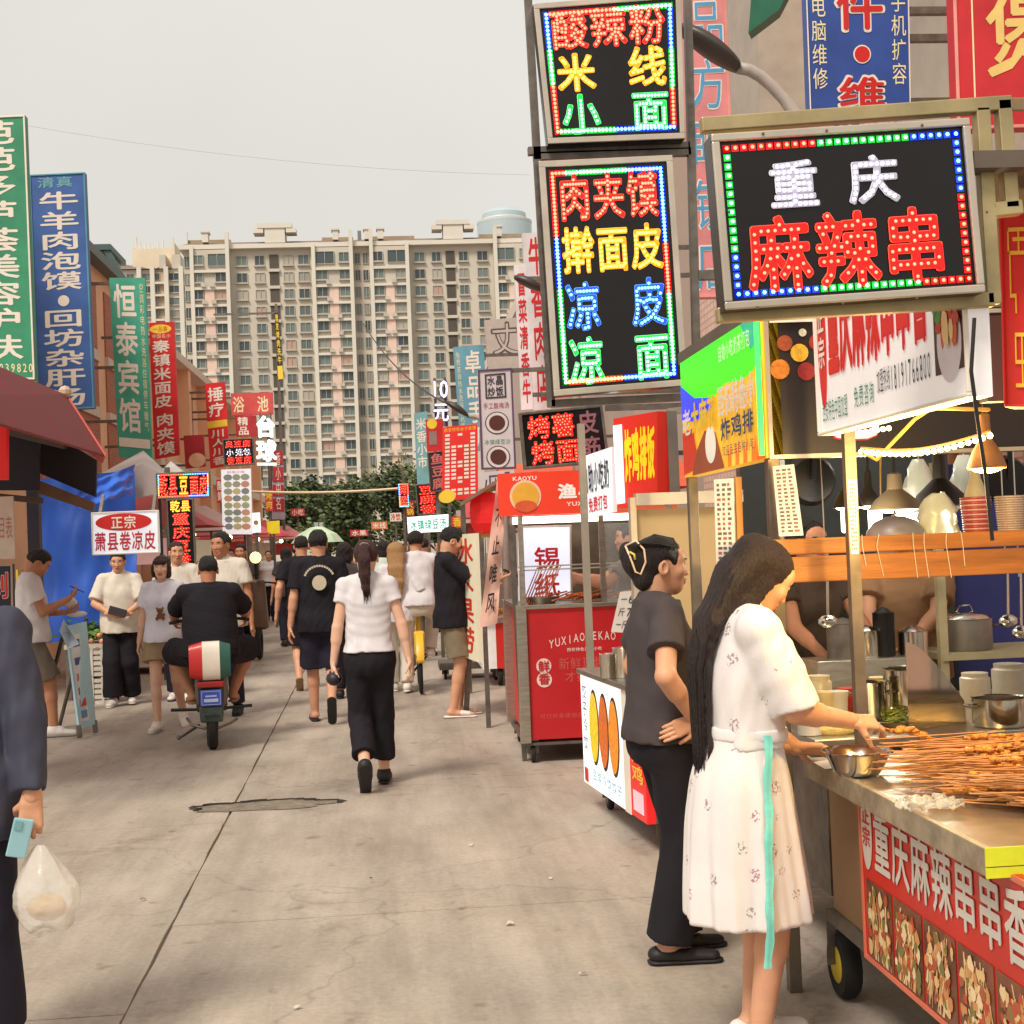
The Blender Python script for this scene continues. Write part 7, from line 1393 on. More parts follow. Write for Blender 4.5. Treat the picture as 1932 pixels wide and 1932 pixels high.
def person(label, pos, rz, H=1.70, sex='m', skin='mid', hair='short', hairc='black', top=None, bottom=None, shoes=None, lean=0.0, tyaw=0.0, hip=(0, 0, 0), feet=None, hands=None, head=(0, 0, 0), build=1.0, res=.011, hres=.0046, belly=0.0, group=None, seated=False, fine=True, jacket=False, seed=1, root=None):
    e = empty('person', pos, label, 'person', group, rz); S = H/1.70; fem = sex == 'f'
    bw = build*(.94 if fem else 1.0); sh = (.15 if fem else .174)*build**.5; hz = .905
    pel = np.array([hip[0], hip[1], hz+hip[2]]); Rt = rot(tyaw, lean); T = lambda x, y, z: pel+Rt@np.array([x, y, z-hz])
    hipj = [pel+np.array([.088*bw, 0, -.02]), pel+np.array([-.088*bw, 0, -.02])]
    shj = [T(sh, -.005, 1.385), T(-sh, -.005, 1.385)]
    feet = feet or [dict(p=(.10, 0, .085)), dict(p=(-.10, 0, .085))]
    hands = hands or [dict(p=(.27, .04, .80)), dict(p=(-.27, .04, .80))]
    legs = []
    for i in (0, 1):
        f = feet[i]; kn, an = ik(hipj[i], f['p'], .412, .40, f.get('hint', (.04 if i == 0 else -.04, 1, 0))); legs.append((hipj[i], kn, an, f))
    arms = []
    for i in (0, 1):
        g = hands[i]; wr = np.array(g['p'], float); el, wr = ik(shj[i], wr, .285, .25, g.get('hint', (.4 if i == 0 else -.4, -1, 0))); arms.append((shj[i], el, wr, g))
    Hd = rot(*head) if len(head) == 3 else rot(*head[:3]); neck = T(0, -.005, 1.43); hc = neck+Rt@np.array([0, .005, .06])+Hd@np.array([0, .022, .085]); U = lambda x, y, z: hc+Hd@np.array([x, y, z])
    allp = np.array([p for L in legs for p in L[:3]]+[p for A in arms for p in A[:3]]+[hc, pel]); lo = allp.min(0)-.24; hi = allp.max(0)+.26; lo[2] = max(lo[2], -.03)
    # ------------------------------------------------ skin (one body)
    B = Field(lo, hi, res); parts = []
    tor = [(.84, .150, .105), (.92, .165, .115), (1.04, .138 if fem else .148, .098+belly*.5), (1.14, .142 if fem else .155, .10+belly*.35), (1.27, .160 if fem else .172, .112), (1.36, .150 if fem else .165, .09), (1.42, .07, .06)]
    B.loft([(z, 0, .008 if z < 1.3 else 0, a*bw, b*bw) for z, a, b in tor], .03, Rm=Rt, org=pel, hz=hz, sq=2.3)
    for i in (0, 1):
        s, el, wr, g = arms[i]; B.cone(T((sh-.09)*(1-2*i), -.01, 1.395), s, .052*bw, .056*bw, .03); B.cone(s, el, (.046 if fem else .052)*bw, .039*bw, .012); B.cone(el, el+(wr-el)*.35, .041*bw, .041*bw, .01); B.cone(el, wr, .039*bw, .0275*bw, .01)
        a, kn, an, f = legs[i]; B.cone(a, kn, .083*bw, .056*bw, .02); B.cone(kn, kn+(an-kn)*.35, .053*bw, .054*bw, .02); B.cone(kn+(an-kn)*.3, an, .052*bw, .037, .015)
        fp = np.array(f.get('fdir', (0.12*(1-2*i), 1, 0)), float); fp /= np.linalg.norm(fp); fu = np.cross(np.array([1.0, 0, 0]), fp); fu = np.array(f.get('up', (0, 0, 1)), float)
        B.cone(an-fp*.025-fu*.035, an+fp*.06-fu*.045, .038, .036, .02, flat=(fu, .8)); B.cone(an+fp*.06-fu*.048, an+fp*.165-fu*.058, .037, .03, .02, flat=(fu, .6))
    B.cone(neck-Rt@np.array([0, 0, .03]), U(0, -.02, -.06), .055 if fem else .062, .052 if fem else .058, .02)
    v, f = B.mesh(); parts.append((v, f, 0))
    for i in (0, 1):
        s, el, wr, g = arms[i]; fd = np.array(g.get('dir', (wr-el)), float)
        if fine: hand(parts, wr, fd, g.get('palm', (-(1-2*i), 0, 0)), g.get('ts', (1 if i == 0 else -1)), g.get('curl', .35), .93 if fem else 1.0, hres, thumb_in=g.get('thumb', .4))
        else:
            Fh = Field(wr-.2, wr+.2, .008); fd /= np.linalg.norm(fd); Fh.cone(wr-fd*.03, wr+fd*.09, .03, .034, .01, flat=((1, 0, 0), .6)); Fh.cone(wr+fd*.08, wr+fd*.15, .03, .02, .01, flat=((1, 0, 0), .5)); Fh.cone(wr+fd*.03, wr+fd*.08+np.array([0, .035, 0]), .014, .011, .01); vv, ff = Fh.mesh(); parts.append((vv, ff, 0))
    # head and face
    Fd = Field(hc-.19, hc+.19, hres if fine else .007); e_ = lambda c, r, k=.02, m='add', R_=None: Fd.ell(U(*c), r, k, m, Rm=Hd if R_ is None else R_)
    e_((0, -.012, .03), (.074, .092, .085)); e_((0, .022, -.03), (.062, .066, .075), .03); e_((0, .052, -.082), (.034, .03, .028), .035); e_((0, .062, .035), (.058, .03, .045), .03)
    e_((0, -.03, -.05), (.05, .05, .06), .03)
    for k in (-1, 1):
        e_((.034*k, .066, -.018), (.026, .022, .022), .025); e_((.033*k, .088, .014), (.016, .012, .010), .012, 'cut'); e_((.078*k, -.008, -.005), (.011, .022, .032), .006); e_((.083*k, -.004, -.004), (.005, .011, .018), .004, 'cut')
        e_((.032*k, .076, .012), (.0135, .0125, .0125), .003)
        e_((.011*k, .093, -.029), (.0075, .008, .006), .006)
    Fd.cone(U(0, .084, .018), U(0, .100, -.026), .006, .0095, .014); e_((0, .088, -.052), (.022, .012, .007), .008); e_((0, .086, -.064), (.018, .012, .007), .008); e_((0, .1, -.058), (.02, .012, .0022), .003, 'cut')
    Fd.cone(U(0, -.02, -.06), neck, .052 if fem else .058, .055 if fem else .062, .02)
    v, f = Fd.mesh(); q = (v[f].mean(1)-hc)@Hd; mi = np.zeros(len(f), int); mi[(np.abs(q[:, 0]) < .021) & (q[:, 2] < -.046) & (q[:, 2] > -.071) & (q[:, 1] > .082)] = 1
    parts.append((v, f, mi))
    def ball(c, r, m_):
        mb = MB(); mb.ball((0, 0, 0), r, 8); vv = np.array(mb.v)@Hd.T+U(*c); parts.append((vv, np.array(mb.f), m_))
    for k in (-1, 1): ball((.032*k, .083, .013), (.0125, .0065, .0046), 2); ball((.032*k, .0863, .013), (.006, .0045, .005), 3); ball((.034*k, .0915, .031), (.018, .005, .0032), 4)
    np_mesh('body', parts, [SK[skin], lipm, eyew, eyed, HR['black'] if hairc != 'blonde' else HR['brown']], e, scale=S)
    # ------------------------------------------------ hair
    def hfield(lo, hi, h=.006): return Field(np.array(lo), np.array(hi), h)
    ln = {'long': .78, 'pony': .45, 'bun': .2, 'short': .2, 'bob': .25, 'crop': .2, 'waves': .55}[hair]; blo = hc-np.array([.24, .24, ln+.02]); bhi = hc+np.array([.24, .24, .2]); Fh = hfield(blo, bhi, .0065)
    eh = lambda c, r, k=.02, m='add': Fh.ell(U(*c), r, k, m, Rm=Hd)
    if hair in ('short', 'crop'):
        t = .009 if hair == 'short' else .0025; eh((0, -.016, .038), (.076+t, .096+t, .082+t), 0); eh((0, .004, .085), (.06, .075, .04 if hair == 'short' else .03), .02)
        eh((0, .10, -.03), (.085, .085, .085), .006, 'cut'); eh((0, -.03, -.095), (.12, .2, .085), .01, 'cut')
        for k in (-1, 1): eh((.08*k, .012, -.015), (.03, .03, .05), .008, 'cut')
    else:
        eh((0, -.018, .036), (.086, .104, .092), 0); eh((0, .10, -.042), (.09 if hair == 'long' else .072, .078, .098), .008, 'cut')
        if hair in ('bun', 'pony'): eh((0, -.02, -.13), (.13, .2, .085), .015, 'cut')
        for k in (-1, 1):
            if hair in ('bun', 'pony'): eh((.085*k, .01, -.02), (.03, .032, .055), .01, 'cut')
        if hair == 'bun': eh((0, -.115, .03), (.058, .05, .07), .02); eh((0, -.145, .06), (.035, .03, .04), .02); eh((0, -.07, -.05), (.06, .05, .05), .03)
        if hair == 'pony':
            eh((0, -.12, .055), (.034, .034, .034), .02); P_ = [U(0, -.125, .05), U(0, -.165, -.02), U(0, -.16, -.12), U(.004, -.14, -.21), U(.01, -.13, -.27)]; rr = [.032, .04, .037, .026, .010]
            for i in range(4): Fh.cone(P_[i], P_[i+1], rr[i], rr[i+1], .02)
        if hair == 'bob':
            eh((0, -.035, -.05), (.086, .08, .085), .03); eh((0, .085, .06), (.07, .03, .028), .015)
            for k in (-1, 1): eh((.078*k, .02, -.02), (.018, .034, .07), .015)
        if hair in ('long', 'waves'):
            L = .53 if hair == 'long' else .36; back = Rt@np.array([0, -1.0, 0]); base = [U(0, -.06, .03), U(0, -.085, -.06)]
            d0 = T(0, -.125, 1.40); d1 = T(0, -.155, 1.25); d2 = T(0, -.14, 1.40-.75*L); d3 = T(0, -.12, 1.40-L); ch = base+[d0, d1, d2, d3]; wd = [.082, .085, .085, .082, .062, .03]; th = [.078, .06, .034, .026, .022, .012]
            for i in range(5):
                for j in (-1, -.5, 0, .5, 1):
                    o = Rt@np.array([1.0, 0, 0]); a = ch[i]+o*j*(wd[i]-th[i]*.6)*.95; b = ch[i+1]+o*j*(wd[i+1]-th[i+1]*.6)*.95; q = 1-.25*abs(j); Fh.cone(a, b, th[i]*q, th[i+1]*q, .04, flat=(Rt@np.array([0, 1.0, 0]), .75))
            for k in (-1, 1):
                for o_, r_ in ((0.0, 1.0), (.02, .8), (-.022, .85)):
                    near = hair == 'long' and k == 1; ys = -.045 if near else .012; dz = .06 if near else -.05
                    pts = [U(.060*k, -.005+o_+ys*.3, .06), U(.074*k, .028+o_+ys, -.02), U(.078*k, .034+o_+ys*1.2, -.11), U(.074*k, .04+o_*1.4+ys*1.4, -.19), U(.066*k, .045+o_*1.8+ys*1.5, -.27-o_+dz)]; rr = [.034*r_, .026*r_, .022*r_, .017*r_, .005]
                    for i in range(4): Fh.cone(pts[i], pts[i+1], rr[i], rr[i+1], .014, flat=(Hd@np.array([1.0, 0, 0]), .6))
    # strand relief
    X, Y, Z = np.meshgrid(*Fh.ax, indexing='ij', sparse=True); an_ = np.arctan2(X-hc[0], Y-hc[1]+.02); st = .0016*np.sin(an_*34+8*np.sin(Z*16))+.0011*np.sin(an_*61+Z*30+5*np.sin(Y*22)); Fh.d = Fh.d+st.astype(np.float32)
    if hair in ('short', 'crop', 'bob'): Fh.ripple(.0035, seed+77, (60, 60, 45), 9)
    v, f = Fh.mesh(); hp = [(v, f, 0)]
    if hair in ('long', 'waves', 'pony', 'bun'):
        kr = random.Random(seed); sm = MB(); X1 = Rt@np.array([1.0, 0, 0])
        for i in range({'long': 170, 'waves': 90, 'pony': 60, 'bun': 45}[hair]):      # loose single locks over the hair mass
            if hair in ('long', 'waves'):
                u = kr.uniform(-1, 1); pth = [hc+Hd@np.array([.085*u, -.02-.07*math.sqrt(max(0, 1-u*u)), .05])]+[q+X1*u*w_*.98+Rt@np.array([0, -t_*.78*math.sqrt(max(.05, 1-u*u*.8))-kr.uniform(0, .006), 0]) for q, w_, t_ in zip(ch[1:], wd[1:], th[1:])]; pth[-1] = pth[-1]+np.array([kr.uniform(-.03, .03), kr.uniform(-.03, .02), kr.uniform(-.07, .03)])
            elif hair == 'pony': u = kr.uniform(0, 6.28); pth = [q+np.array([math.cos(u), math.sin(u), 0])*r_*1.02 for q, r_ in zip(P_, rr)]; pth[-1] = pth[-1]+np.array([kr.uniform(-.02, .02), 0, kr.uniform(-.06, .01)])
            else: u = kr.uniform(-.08, .08); pth = [U(u, .05, .115-abs(u)*.5), U(u*1.1, -.03, .132-abs(u)*.5), U(u*.9, -.1, .095), U(u*.4+kr.uniform(-.02, .02), -.15, .04+kr.uniform(-.05, .03))]
            sm.tube(pth, [.0019]*(len(pth)-1)+[.0006], 4)
        quad = [q for q in sm.f if len(q) == 4]; hp.append((np.array([tuple(q) for q in sm.v]), np.array(quad), 0))
    np_mesh('hair', hp, [HR[hairc]], e, scale=S)
    # ------------------------------------------------ clothing
    if top:
        C_ = Field(lo, hi, res*.9); ez = top.get('ease', .018); hem = top.get('hem', .84); fl = top.get('flare', 0.0)
        def at_z(z): zs = [q[0] for q in tor]; return np.interp(z, zs, [q[1] for q in tor]), np.interp(z, zs, [q[2] for q in tor])
        prof = []
        for z in [hem]+[q for q in (.88, .94, 1.0, 1.06, 1.12, 1.18, 1.24, 1.30, 1.345, 1.385, 1.41, 1.44) if q > hem+.02]:
            a, b = at_z(min(max(z, .86), 1.42)); hang = max(a, .150 if fem else .160) if z < 1.2 else a; wz = 1.0 if z < 1.15 else max(.3, 1-(z-1.15)*3.9)
            if z < .98: hang = max(hang, .174); b = max(b, .134)
            if z > 1.37: b += .012
            prof.append((z, 0, .008 if z < 1.3 else -.004, (hang+max(.013, ez*1.1*wz)+fl)*bw, (b+.008+max(.012, ez*wz)+fl+(belly*.25 if z < 1.1 else 0))*bw))
        C_.loft(prof, .03, Rm=Rt, org=pel, hz=hz, sq=2.35)
        if fem:
            for k in (-1, 1): C_.ell(T(.068*k, .085, 1.245), (.062, .055, .06), .05, Rm=Rt)
        sl_ = top.get('sleeve', .62)
        for i in (0, 1):
            s, el, wr, g = arms[i]; k = 1-2*i; C_.cone(T((sh-.09)*k, -.01, 1.397), s+Rt@np.array([0, 0, .004]), .064*bw, .062*bw, .03); C_.cone(T(.03*k, -.008, 1.42), T((sh-.07)*k, -.01, 1.402), .05*bw, .058*bw, .03)
            if sl_ <= 1: C_.cone(s, s+(el-s)*sl_, .056*bw+ez*.3, .052*bw+ez*top.get('loose', .9), .02, cap=True)
            else: C_.cone(s, el, .056*bw+ez*.4, .05*bw+ez*.5, .02); C_.cone(el, el+(wr-el)*(sl_-1), .05*bw+ez*.4, .036+ez*.5, .015, cap=True)
        C_.cone(T(0, -.015, 1.40), T(0, -.012, 1.45), .075, .067, .03)
        if top.get('collar'): C_.cone(T(0, -.012, 1.435), U(0, -.02, -.085), .066, .062, .01)
        else: C_.ell(T(0, .062, 1.468), (.05, .05, .045), .008, 'cut', Rm=Rt); C_.ell(T(0, .0, 1.505), (.08, .09, .045), .006, 'cut', Rm=Rt)
        C_.ripple(top.get('fold', .0032), seed); C_.ripple(.0022 if not top.get('fold') else .003, seed+31, (21, 21, 13), 9)
        v, f = C_.mesh(); mi = np.zeros(len(f), int); o = np_mesh(top.get('name', 'shirt'), [(v, f, mi)], [top['mat']], e, scale=S)
        person.shirt = o
    if bottom:
        C_ = Field(lo, hi, res*.9); kd = bottom.get('kind', 'pants'); ez = bottom.get('ease', .016); up = .12 if not seated else .10
        if kd in ('pants', 'shorts'):
            ht = min(1.0, (top or {}).get('hem', .9)+.05); C_.loft([(z, 0, -.002, (a+ez*.5)*bw, (b+ez*.5)*bw) for z, a, b in ((max(.96, ht), .150, .108+belly*.4), (.95, .162, .114+belly*.4), (.89, .168, .12), (.82, .16, .112), (.78, .13, .09))], .03, Rm=np.eye(3), org=pel, hz=hz, sq=2.3)
            for i in (0, 1):
                a, kn, an, f = legs[i]; L = bottom.get('len', 1.95)
                if L > 1: C_.cone(a, kn, (.09+ez*.4)*bw, (.062+ez)*bw, .03); C_.cone(kn, kn+(an-kn)*(L-1), (.062+ez)*bw, (.052+ez*bottom.get('wide', 1.0))*bw, .02, cap=True)
                else: C_.cone(a, a+(kn-a)*L, (.09+ez*.4)*bw, (.07+ez*1.4)*bw, .025, cap=True)
            C_.ell(pel+np.array([0, -.045, -.05]), (.135*bw, .08*bw, .08), .04)
        C_.ripple(bottom.get('fold', .0034), seed+5, (9, 9, 6)); C_.ripple(.002, seed+32, (18, 18, 12), 9); v, f = C_.mesh(); np_mesh(bottom.get('name', 'trousers'), [(v, f, 0)], [bottom['mat']], e, scale=S)
    if shoes:
        for i in (0, 1):
            a, kn, an, f = legs[i]; fp = np.array(f.get('fdir', (0.12*(1-2*i), 1, 0)), float); fp /= np.linalg.norm(fp); fu = np.array(f.get('up', (0, 0, 1)), float); fu /= np.linalg.norm(fu); kd = shoes.get('kind', 'sneaker'); F_ = Field(an-.26, an+.26, .007); ps = []
            if kd == 'sneaker':
                F_.cone(an-fp*.04-fu*.035, an+fp*.05-fu*.035, .047, .046, .02, flat=(fu, .95)); F_.cone(an+fp*.05-fu*.045, an+fp*.17-fu*.055, .047, .04, .02, flat=(fu, .65)); F_.cone(an+fu*.0, an-fu*.03, .045, .047, .02)
                for c_, r_ in ((0, .0),): pass
                # keep the ankle opening
                nn = fu; X, Y, Z = np.meshgrid(*F_.ax, indexing='ij', sparse=True); dd = ((X-an[0])*nn[0]+(Y-an[1])*nn[1]+(Z-an[2])*nn[2]-.012).astype(np.float32); F_.d = np.maximum(F_.d, dd)
            if kd in ('flat', 'sandal'):
                if kd == 'flat': F_.cone(an-fp*.045-fu*.045, an+fp*.06-fu*.045, .043, .043, .015, flat=(fu, .75)); F_.cone(an+fp*.05-fu*.05, an+fp*.165-fu*.058, .042, .037, .015, flat=(fu, .6)); F_.ell(an+fp*.05-fu*.008, (.026, .042, .026), .008, 'cut', Rm=np.stack([np.cross(fp, fu), fp, fu], 1))
                else: F_.cone(an+fp*.075-fu*.045, an+fp*.125-fu*.052, .043, .04, .01, flat=(fu, .62))
            vv, ff = F_.mesh(); F2 = Field(an-.26, an+.26, .007); F2.cone(an-fp*.05-fu*.073, an+fp*.175-fu*.075, .043, .041, .01, flat=(fu, .28)); v2, f2 = F2.mesh(); np_mesh('shoe', [(vv, ff, 0), (v2, f2, 1)], [shoes['mat'], shoes.get('sole', shoes['mat'])], e, scale=S)
    J = dict(root=e, S=S, T=T, U=U, arms=arms, legs=legs, Hd=Hd, Rt=Rt, pel=pel, lo=lo, hi=hi, e=e, rz=rz, pos=Vector(pos))
    return J
def W2(J, p):
    """figure space -> place"""
    return Matrix.Rotation(J['rz'], 3, 'Z') @ (Vector(p)*J['S'])+J['pos']
def add_part(J, name, mb, mat, smooth=True):
    o = mb.build(name, mat, J['root'], smooth=smooth, local=True); o.scale = (J['S'],)*3; return o
# ================================================================= the people
wt = fabric('white', (214, 208, 210)); wt2 = fabric('warm_white', (212, 202, 188)); bk = fabric('black', (30, 27, 33)); bk2 = fabric('charcoal', (72, 64, 65)); kh = fabric('khaki', (158, 134, 104)); olv = fabric('olive_khaki', (128, 116, 92)); gry = fabric('grey_brown', (112, 100, 90)); nav = fabric('navy', (64, 65, 80), .7); dnm = fabric('dark_navy', (40, 38, 52)); bei = fabric('beige', (142, 108, 78))
snk = M('sneaker_white', (222, 214, 206), .55, var=.05); sol = M('sole_grey', (150, 142, 134), .7); blk = M('shoe_black', (28, 25, 26), .6, var=.2, scale=30); tns = M('sandal_tan', (150, 118, 92), .7)
def at(px, py): p = PG(px, py); return (p.x, p.y, 0)
def atY(px, Y, py=1200): p = PY(px, py, Y); return (p.x, Y, 0)
WALKL = [dict(p=(.075, .16, .085)), dict(p=(-.06, -.24, .19), fdir=(0, .62, -.78), up=(0, .78, .62))]
WALKR = [dict(p=(.06, -.24, .19), fdir=(0, .62, -.78), up=(0, .78, .62)), dict(p=(-.075, .16, .085))]
# woman in white tee walking away
J = person('woman in white tee and black trousers walking away, hair in ponytail', at(706, 1486), R(2), 1.66, 'f', 'pale', 'pony', 'brown', top=dict(mat=wt, ease=.016, hem=.93, sleeve=.42), bottom=dict(mat=bk, len=1.78, ease=.022, wide=1.5), shoes=dict(mat=blk),
    feet=WALKL[::1], hands=[dict(p=(.27, -.05, .86), hint=(1, -.4, 0), curl=.5), dict(p=(-.255, .02, .80), hint=(-.7, -1, 0), curl=.7)], tyaw=R(-3), lean=R(2), head=(R(-6), R(4), 0), res=.0095, seed=3)
c = W2(J, J['arms'][1][2]); mb = MB(); mb.ball((c.x-.0, c.y+.0, c.z-.10), (.055, .075, .05), 12); mb.tube([(c.x-.03, c.y, c.z-.06), (c.x, c.y, c.z-.03), (c.x+.02, c.y, c.z-.07)], .007, 6); mb.build('pouch', M('pouch_black', (36, 30, 40), .5, var=.2), smooth=True, label='small dark pouch held low by the woman in white tee', cat='pouch')
mb = MB(); q = J['U'](.0, -.115, .085); mb.tube([q+np.array([-.03, 0, .0]), q+np.array([-.012, -.01, .012]), q+np.array([.02, -.01, .008]), q+np.array([.035, 0, -.008]), q+np.array([.0, -.006, -.012]), q+np.array([-.03, 0, 0])], .0035, 6); add_part(J, 'hair_clip', mb, C(196, 150, 130, .3))
# two men in black ahead of her
J = person('man in black tee with round back print and flip flops', at(612, 1362), R(3), 1.79, 'm', 'mid', 'short', top=dict(mat=bk, ease=.03, hem=.80, sleeve=.72), bottom=dict(mat=dnm, kind='shorts', len=.98, ease=.03, name='shorts'), shoes=dict(kind='sandal', mat=blk), feet=WALKR[::-1] and [dict(p=(.07, -.26, .22), fdir=(0, .55, -.83), up=(0, .83, .55)), dict(p=(-.08, .12, .085))], hands=[dict(p=(.27, .06, .86)), dict(p=(-.27, -.02, .84))], seed=4, res=.0105)
pr = M('print_cream_faded', (196, 184, 160), .8, var=.12, scale=30); mb = MB(); T_ = J['T']
def on_back(T_, x, z, w=.0): return T_(x, -(.155-.35*x*x)+w, z)
n = 26; mb.add([on_back(T_, .0+.062*math.cos(6.283*i/n), 1.235+.066*math.sin(6.283*i/n), -.012) for i in range(n)]+[on_back(T_, 0, 1.235, -.014)], [(i, (i+1) % n, n) for i in range(n)]); add_part(J, 'back_print', mb, pr)
mb = MB()
for i in range(14):
    a0, a1 = R(158-i*9.7), R(158-(i+.8)*9.7); vs = []
    for a, r in ((a0, .125), (a0, .143), (a1, .143), (a1, .125)): vs.append(on_back(T_, r*math.cos(a), 1.25+r*math.sin(a), -.014))
    mb.add(vs, [(0, 1, 2, 3)])
o = add_part(J, 'arc_lettering', mb, pr); o['kind'] = 'stuff'
person('man in plain black tee walking in front of the printed tee', at(578, 1300), R(4), 1.78, 'm', 'mid', 'crop', top=dict(mat=bk, ease=.03, hem=.82, sleeve=.7), bottom=dict(mat=bk, kind='shorts', len=.95, ease=.03, name='shorts'), shoes=dict(kind='sandal', mat=tns), feet=[dict(p=(.08, .14, .085)), dict(p=(-.07, -.2, .15), fdir=(0, .75, -.66), up=(0, .66, .75))], hands=[dict(p=(.27, .08, .86)), dict(p=(-.29, -.06, .88))], seed=6, res=.013, fine=False)
person('dark haired person in black hidden beside the ponytail', atY(655, 15.2), R(-3), 1.68, 'f', 'mid', 'bob', top=dict(mat=bk2, hem=.85), bottom=dict(mat=bk), shoes=dict(mat=blk), seed=7, res=.014, fine=False)
# long haired woman and cyclist in white
person('woman with long light brown hair in loose white shirt', at(757, 1306), R(-4), 1.66, 'f', 'pale', 'waves', 'blonde', top=dict(mat=wt, ease=.034, hem=.80, sleeve=1.0), bottom=dict(mat=wt2, ease=.02, name='trousers'), shoes=dict(mat=snk), feet=[dict(p=(.08, -.1, .10)), dict(p=(-.08, .12, .085))], hands=[dict(p=(.22, .16, 1.0)), dict(p=(-.24, .08, .9))], seed=8, res=.012, fine=False)
# man at the grill, looking at his hand
J = person('man in black tee and khaki shorts standing at the stall with phone', at(858, 1352), R(-86), 1.78, 'm', 'mid', 'short', top=dict(mat=bk, ease=.03, hem=.80, sleeve=.8), bottom=dict(mat=olv, kind='shorts', len=.85, ease=.03, name='shorts'), shoes=dict(kind='sandal', mat=snk, sole=snk), feet=[dict(p=(.09, -.02, .085)), dict(p=(-.09, .05, .085))], hands=[dict(p=(.14, .43, 1.21), hint=(.6, -.5, -1), dir=(-.1, .9, .35), palm=(0, -.3, 1), curl=.35), dict(p=(-.14, .34, 1.13), hint=(-.5, -.5, -1), palm=(0, 0, 1))], lean=R(-2), head=(R(4), R(24), 0), seed=9, res=.0105)
c = W2(J, J['arms'][0][2]+np.array([-.03, .1, .05])); mb = MB(); mb.box((-.035, -.006, -.07), (.035, .006, .07)); o = mb.build('phone', C(40, 40, 48, .2), label='dark phone in the hand of the man at the stall', cat='phone'); o.location = c; o.rotation_euler = (R(60), 0, R(-72))
# woman in charcoal tee, hand on hip
J = person('woman in charcoal tee and black trousers with hand on hip', at(1268, 1806), R(-86), 1.605, 'f', 'mid', 'bun', top=dict(mat=bk2, ease=.022, hem=.88, sleeve=.62, loose=1.2), bottom=dict(mat=bk, len=1.97, ease=.026, wide=1.6), shoes=dict(kind='flat', mat=blk), feet=[dict(p=(.08, -.03, .085)), dict(p=(-.08, .05, .085))],
    hands=[dict(p=(.232, .075, .975), hint=(1, -.75, -.15), dir=(-.06, -.93, -.34), palm=(-1, .05, -.1), curl=.16, ts=-1, thumb=.2), dict(p=(-.2, .06, .95), hint=(-1, -.5, 0), dir=(.3, -.9, -.2), palm=(1, .2, 0))], head=(R(-4), R(2), 0), belly=.025, build=1.08, res=.0085, hres=.0042, seed=10)
U = J['U']; mb = MB(); pts = [U(.035, -.155, .085), U(.055, -.115, .105), U(.068, -.085, .07), U(.066, -.078, .02), U(.05, -.095, -.03), U(.052, -.118, -.02), U(.052, -.135, .03), U(.035, -.155, .085)]; mb.tube(pts, .0045, 6); add_part(J, 'hair_claw', mb, M('claw_clear', (226, 196, 170), .2, var=.1)); mb = MB(); mb.tube([U(.06, -.12, .03), U(.066, -.125, .05), U(.05, -.14, .06)], .005, 6); add_part(J, 'hair_claw', mb, C(220, 200, 90, .3))
# woman in white dress
def dress_mat():
    m = M('dress_white', (228, 220, 216), .8, var=.05, bump=.2, bscale=300, spec=.25); n = m.node_tree.nodes; L = m.node_tree.links; b = n['Principled BSDF']; src = b.inputs['Base Color'].links[0].from_socket
    tc = n.new('ShaderNodeTexCoord'); mp = n.new('ShaderNodeMapping'); mp.inputs['Scale'].default_value = (12.5, 12.5, 11); L.new(tc.outputs['Object'], mp.inputs['Vector']); v = n.new('ShaderNodeTexVoronoi'); v.inputs['Scale'].default_value = 1; v.inputs['Randomness'].default_value = .65; L.new(mp.outputs['Vector'], v.inputs['Vector'])
    w2 = n.new('ShaderNodeTexNoise'); w2.inputs['Scale'].default_value = 125; w2.inputs['Detail'].default_value = 2; L.new(tc.outputs['Object'], w2.inputs['Vector'])
    a = n.new('ShaderNodeMath'); a.operation = 'LESS_THAN'; a.inputs[1].default_value = .25; L.new(v.outputs['Distance'], a.inputs[0]); c2 = n.new('ShaderNodeMath'); c2.operation = 'GREATER_THAN'; c2.inputs[1].default_value = .55; L.new(w2.outputs['Fac'], c2.inputs[0])
    d = n.new('ShaderNodeMath'); d.operation = 'MULTIPLY'; L.new(a.outputs[0], d.inputs[0]); L.new(c2.outputs[0], d.inputs[1]); r = n.new('ShaderNodeValToRGB'); r.color_ramp.elements[0].color = (*lin((150, 156, 156)), 1); r.color_ramp.elements[1].color = (*lin((186, 124, 132)), 1); L.new(v.outputs['Color'], r.inputs['Fac'])
    x = n.new('ShaderNodeMix'); x.data_type = 'RGBA'; L.new(d.outputs[0], x.inputs[0]); L.new(src, x.inputs[6]); L.new(r.outputs['Color'], x.inputs[7]); L.new(x.outputs[2], b.inputs['Base Color']); return m
dm = dress_mat(); p0 = atY(1398, 4.32, 1400)
J = person('woman in white floral dress picking skewers at the near cart', p0, R(-84), 1.605, 'f', 'mid', 'long', 'dark', top=None, feet=[dict(p=(.07, 0, .085)), dict(p=(-.08, .03, .085))], shoes=dict(kind='flat', mat=snk),
    hands=[dict(p=(.10, .35, 1.065), hint=(.55, -.6, -.9), dir=(-.1, .95, -.12), palm=(-.5, 0, -.8), curl=[.5, .6, .7, .75], thumb=.7), dict(p=(-.15, .25, .95), hint=(-.6, -.5, -1), dir=(.1, 1, -.1), palm=(.5, 0, -.8))], lean=R(3), head=(R(-2), R(36), 0), build=1.07, res=.0085, hres=.0042, seed=11)
T_, Rt_, arms_ = J['T'], J['Rt'], J['arms']
D = Field(J['lo'], J['hi'], .0085)
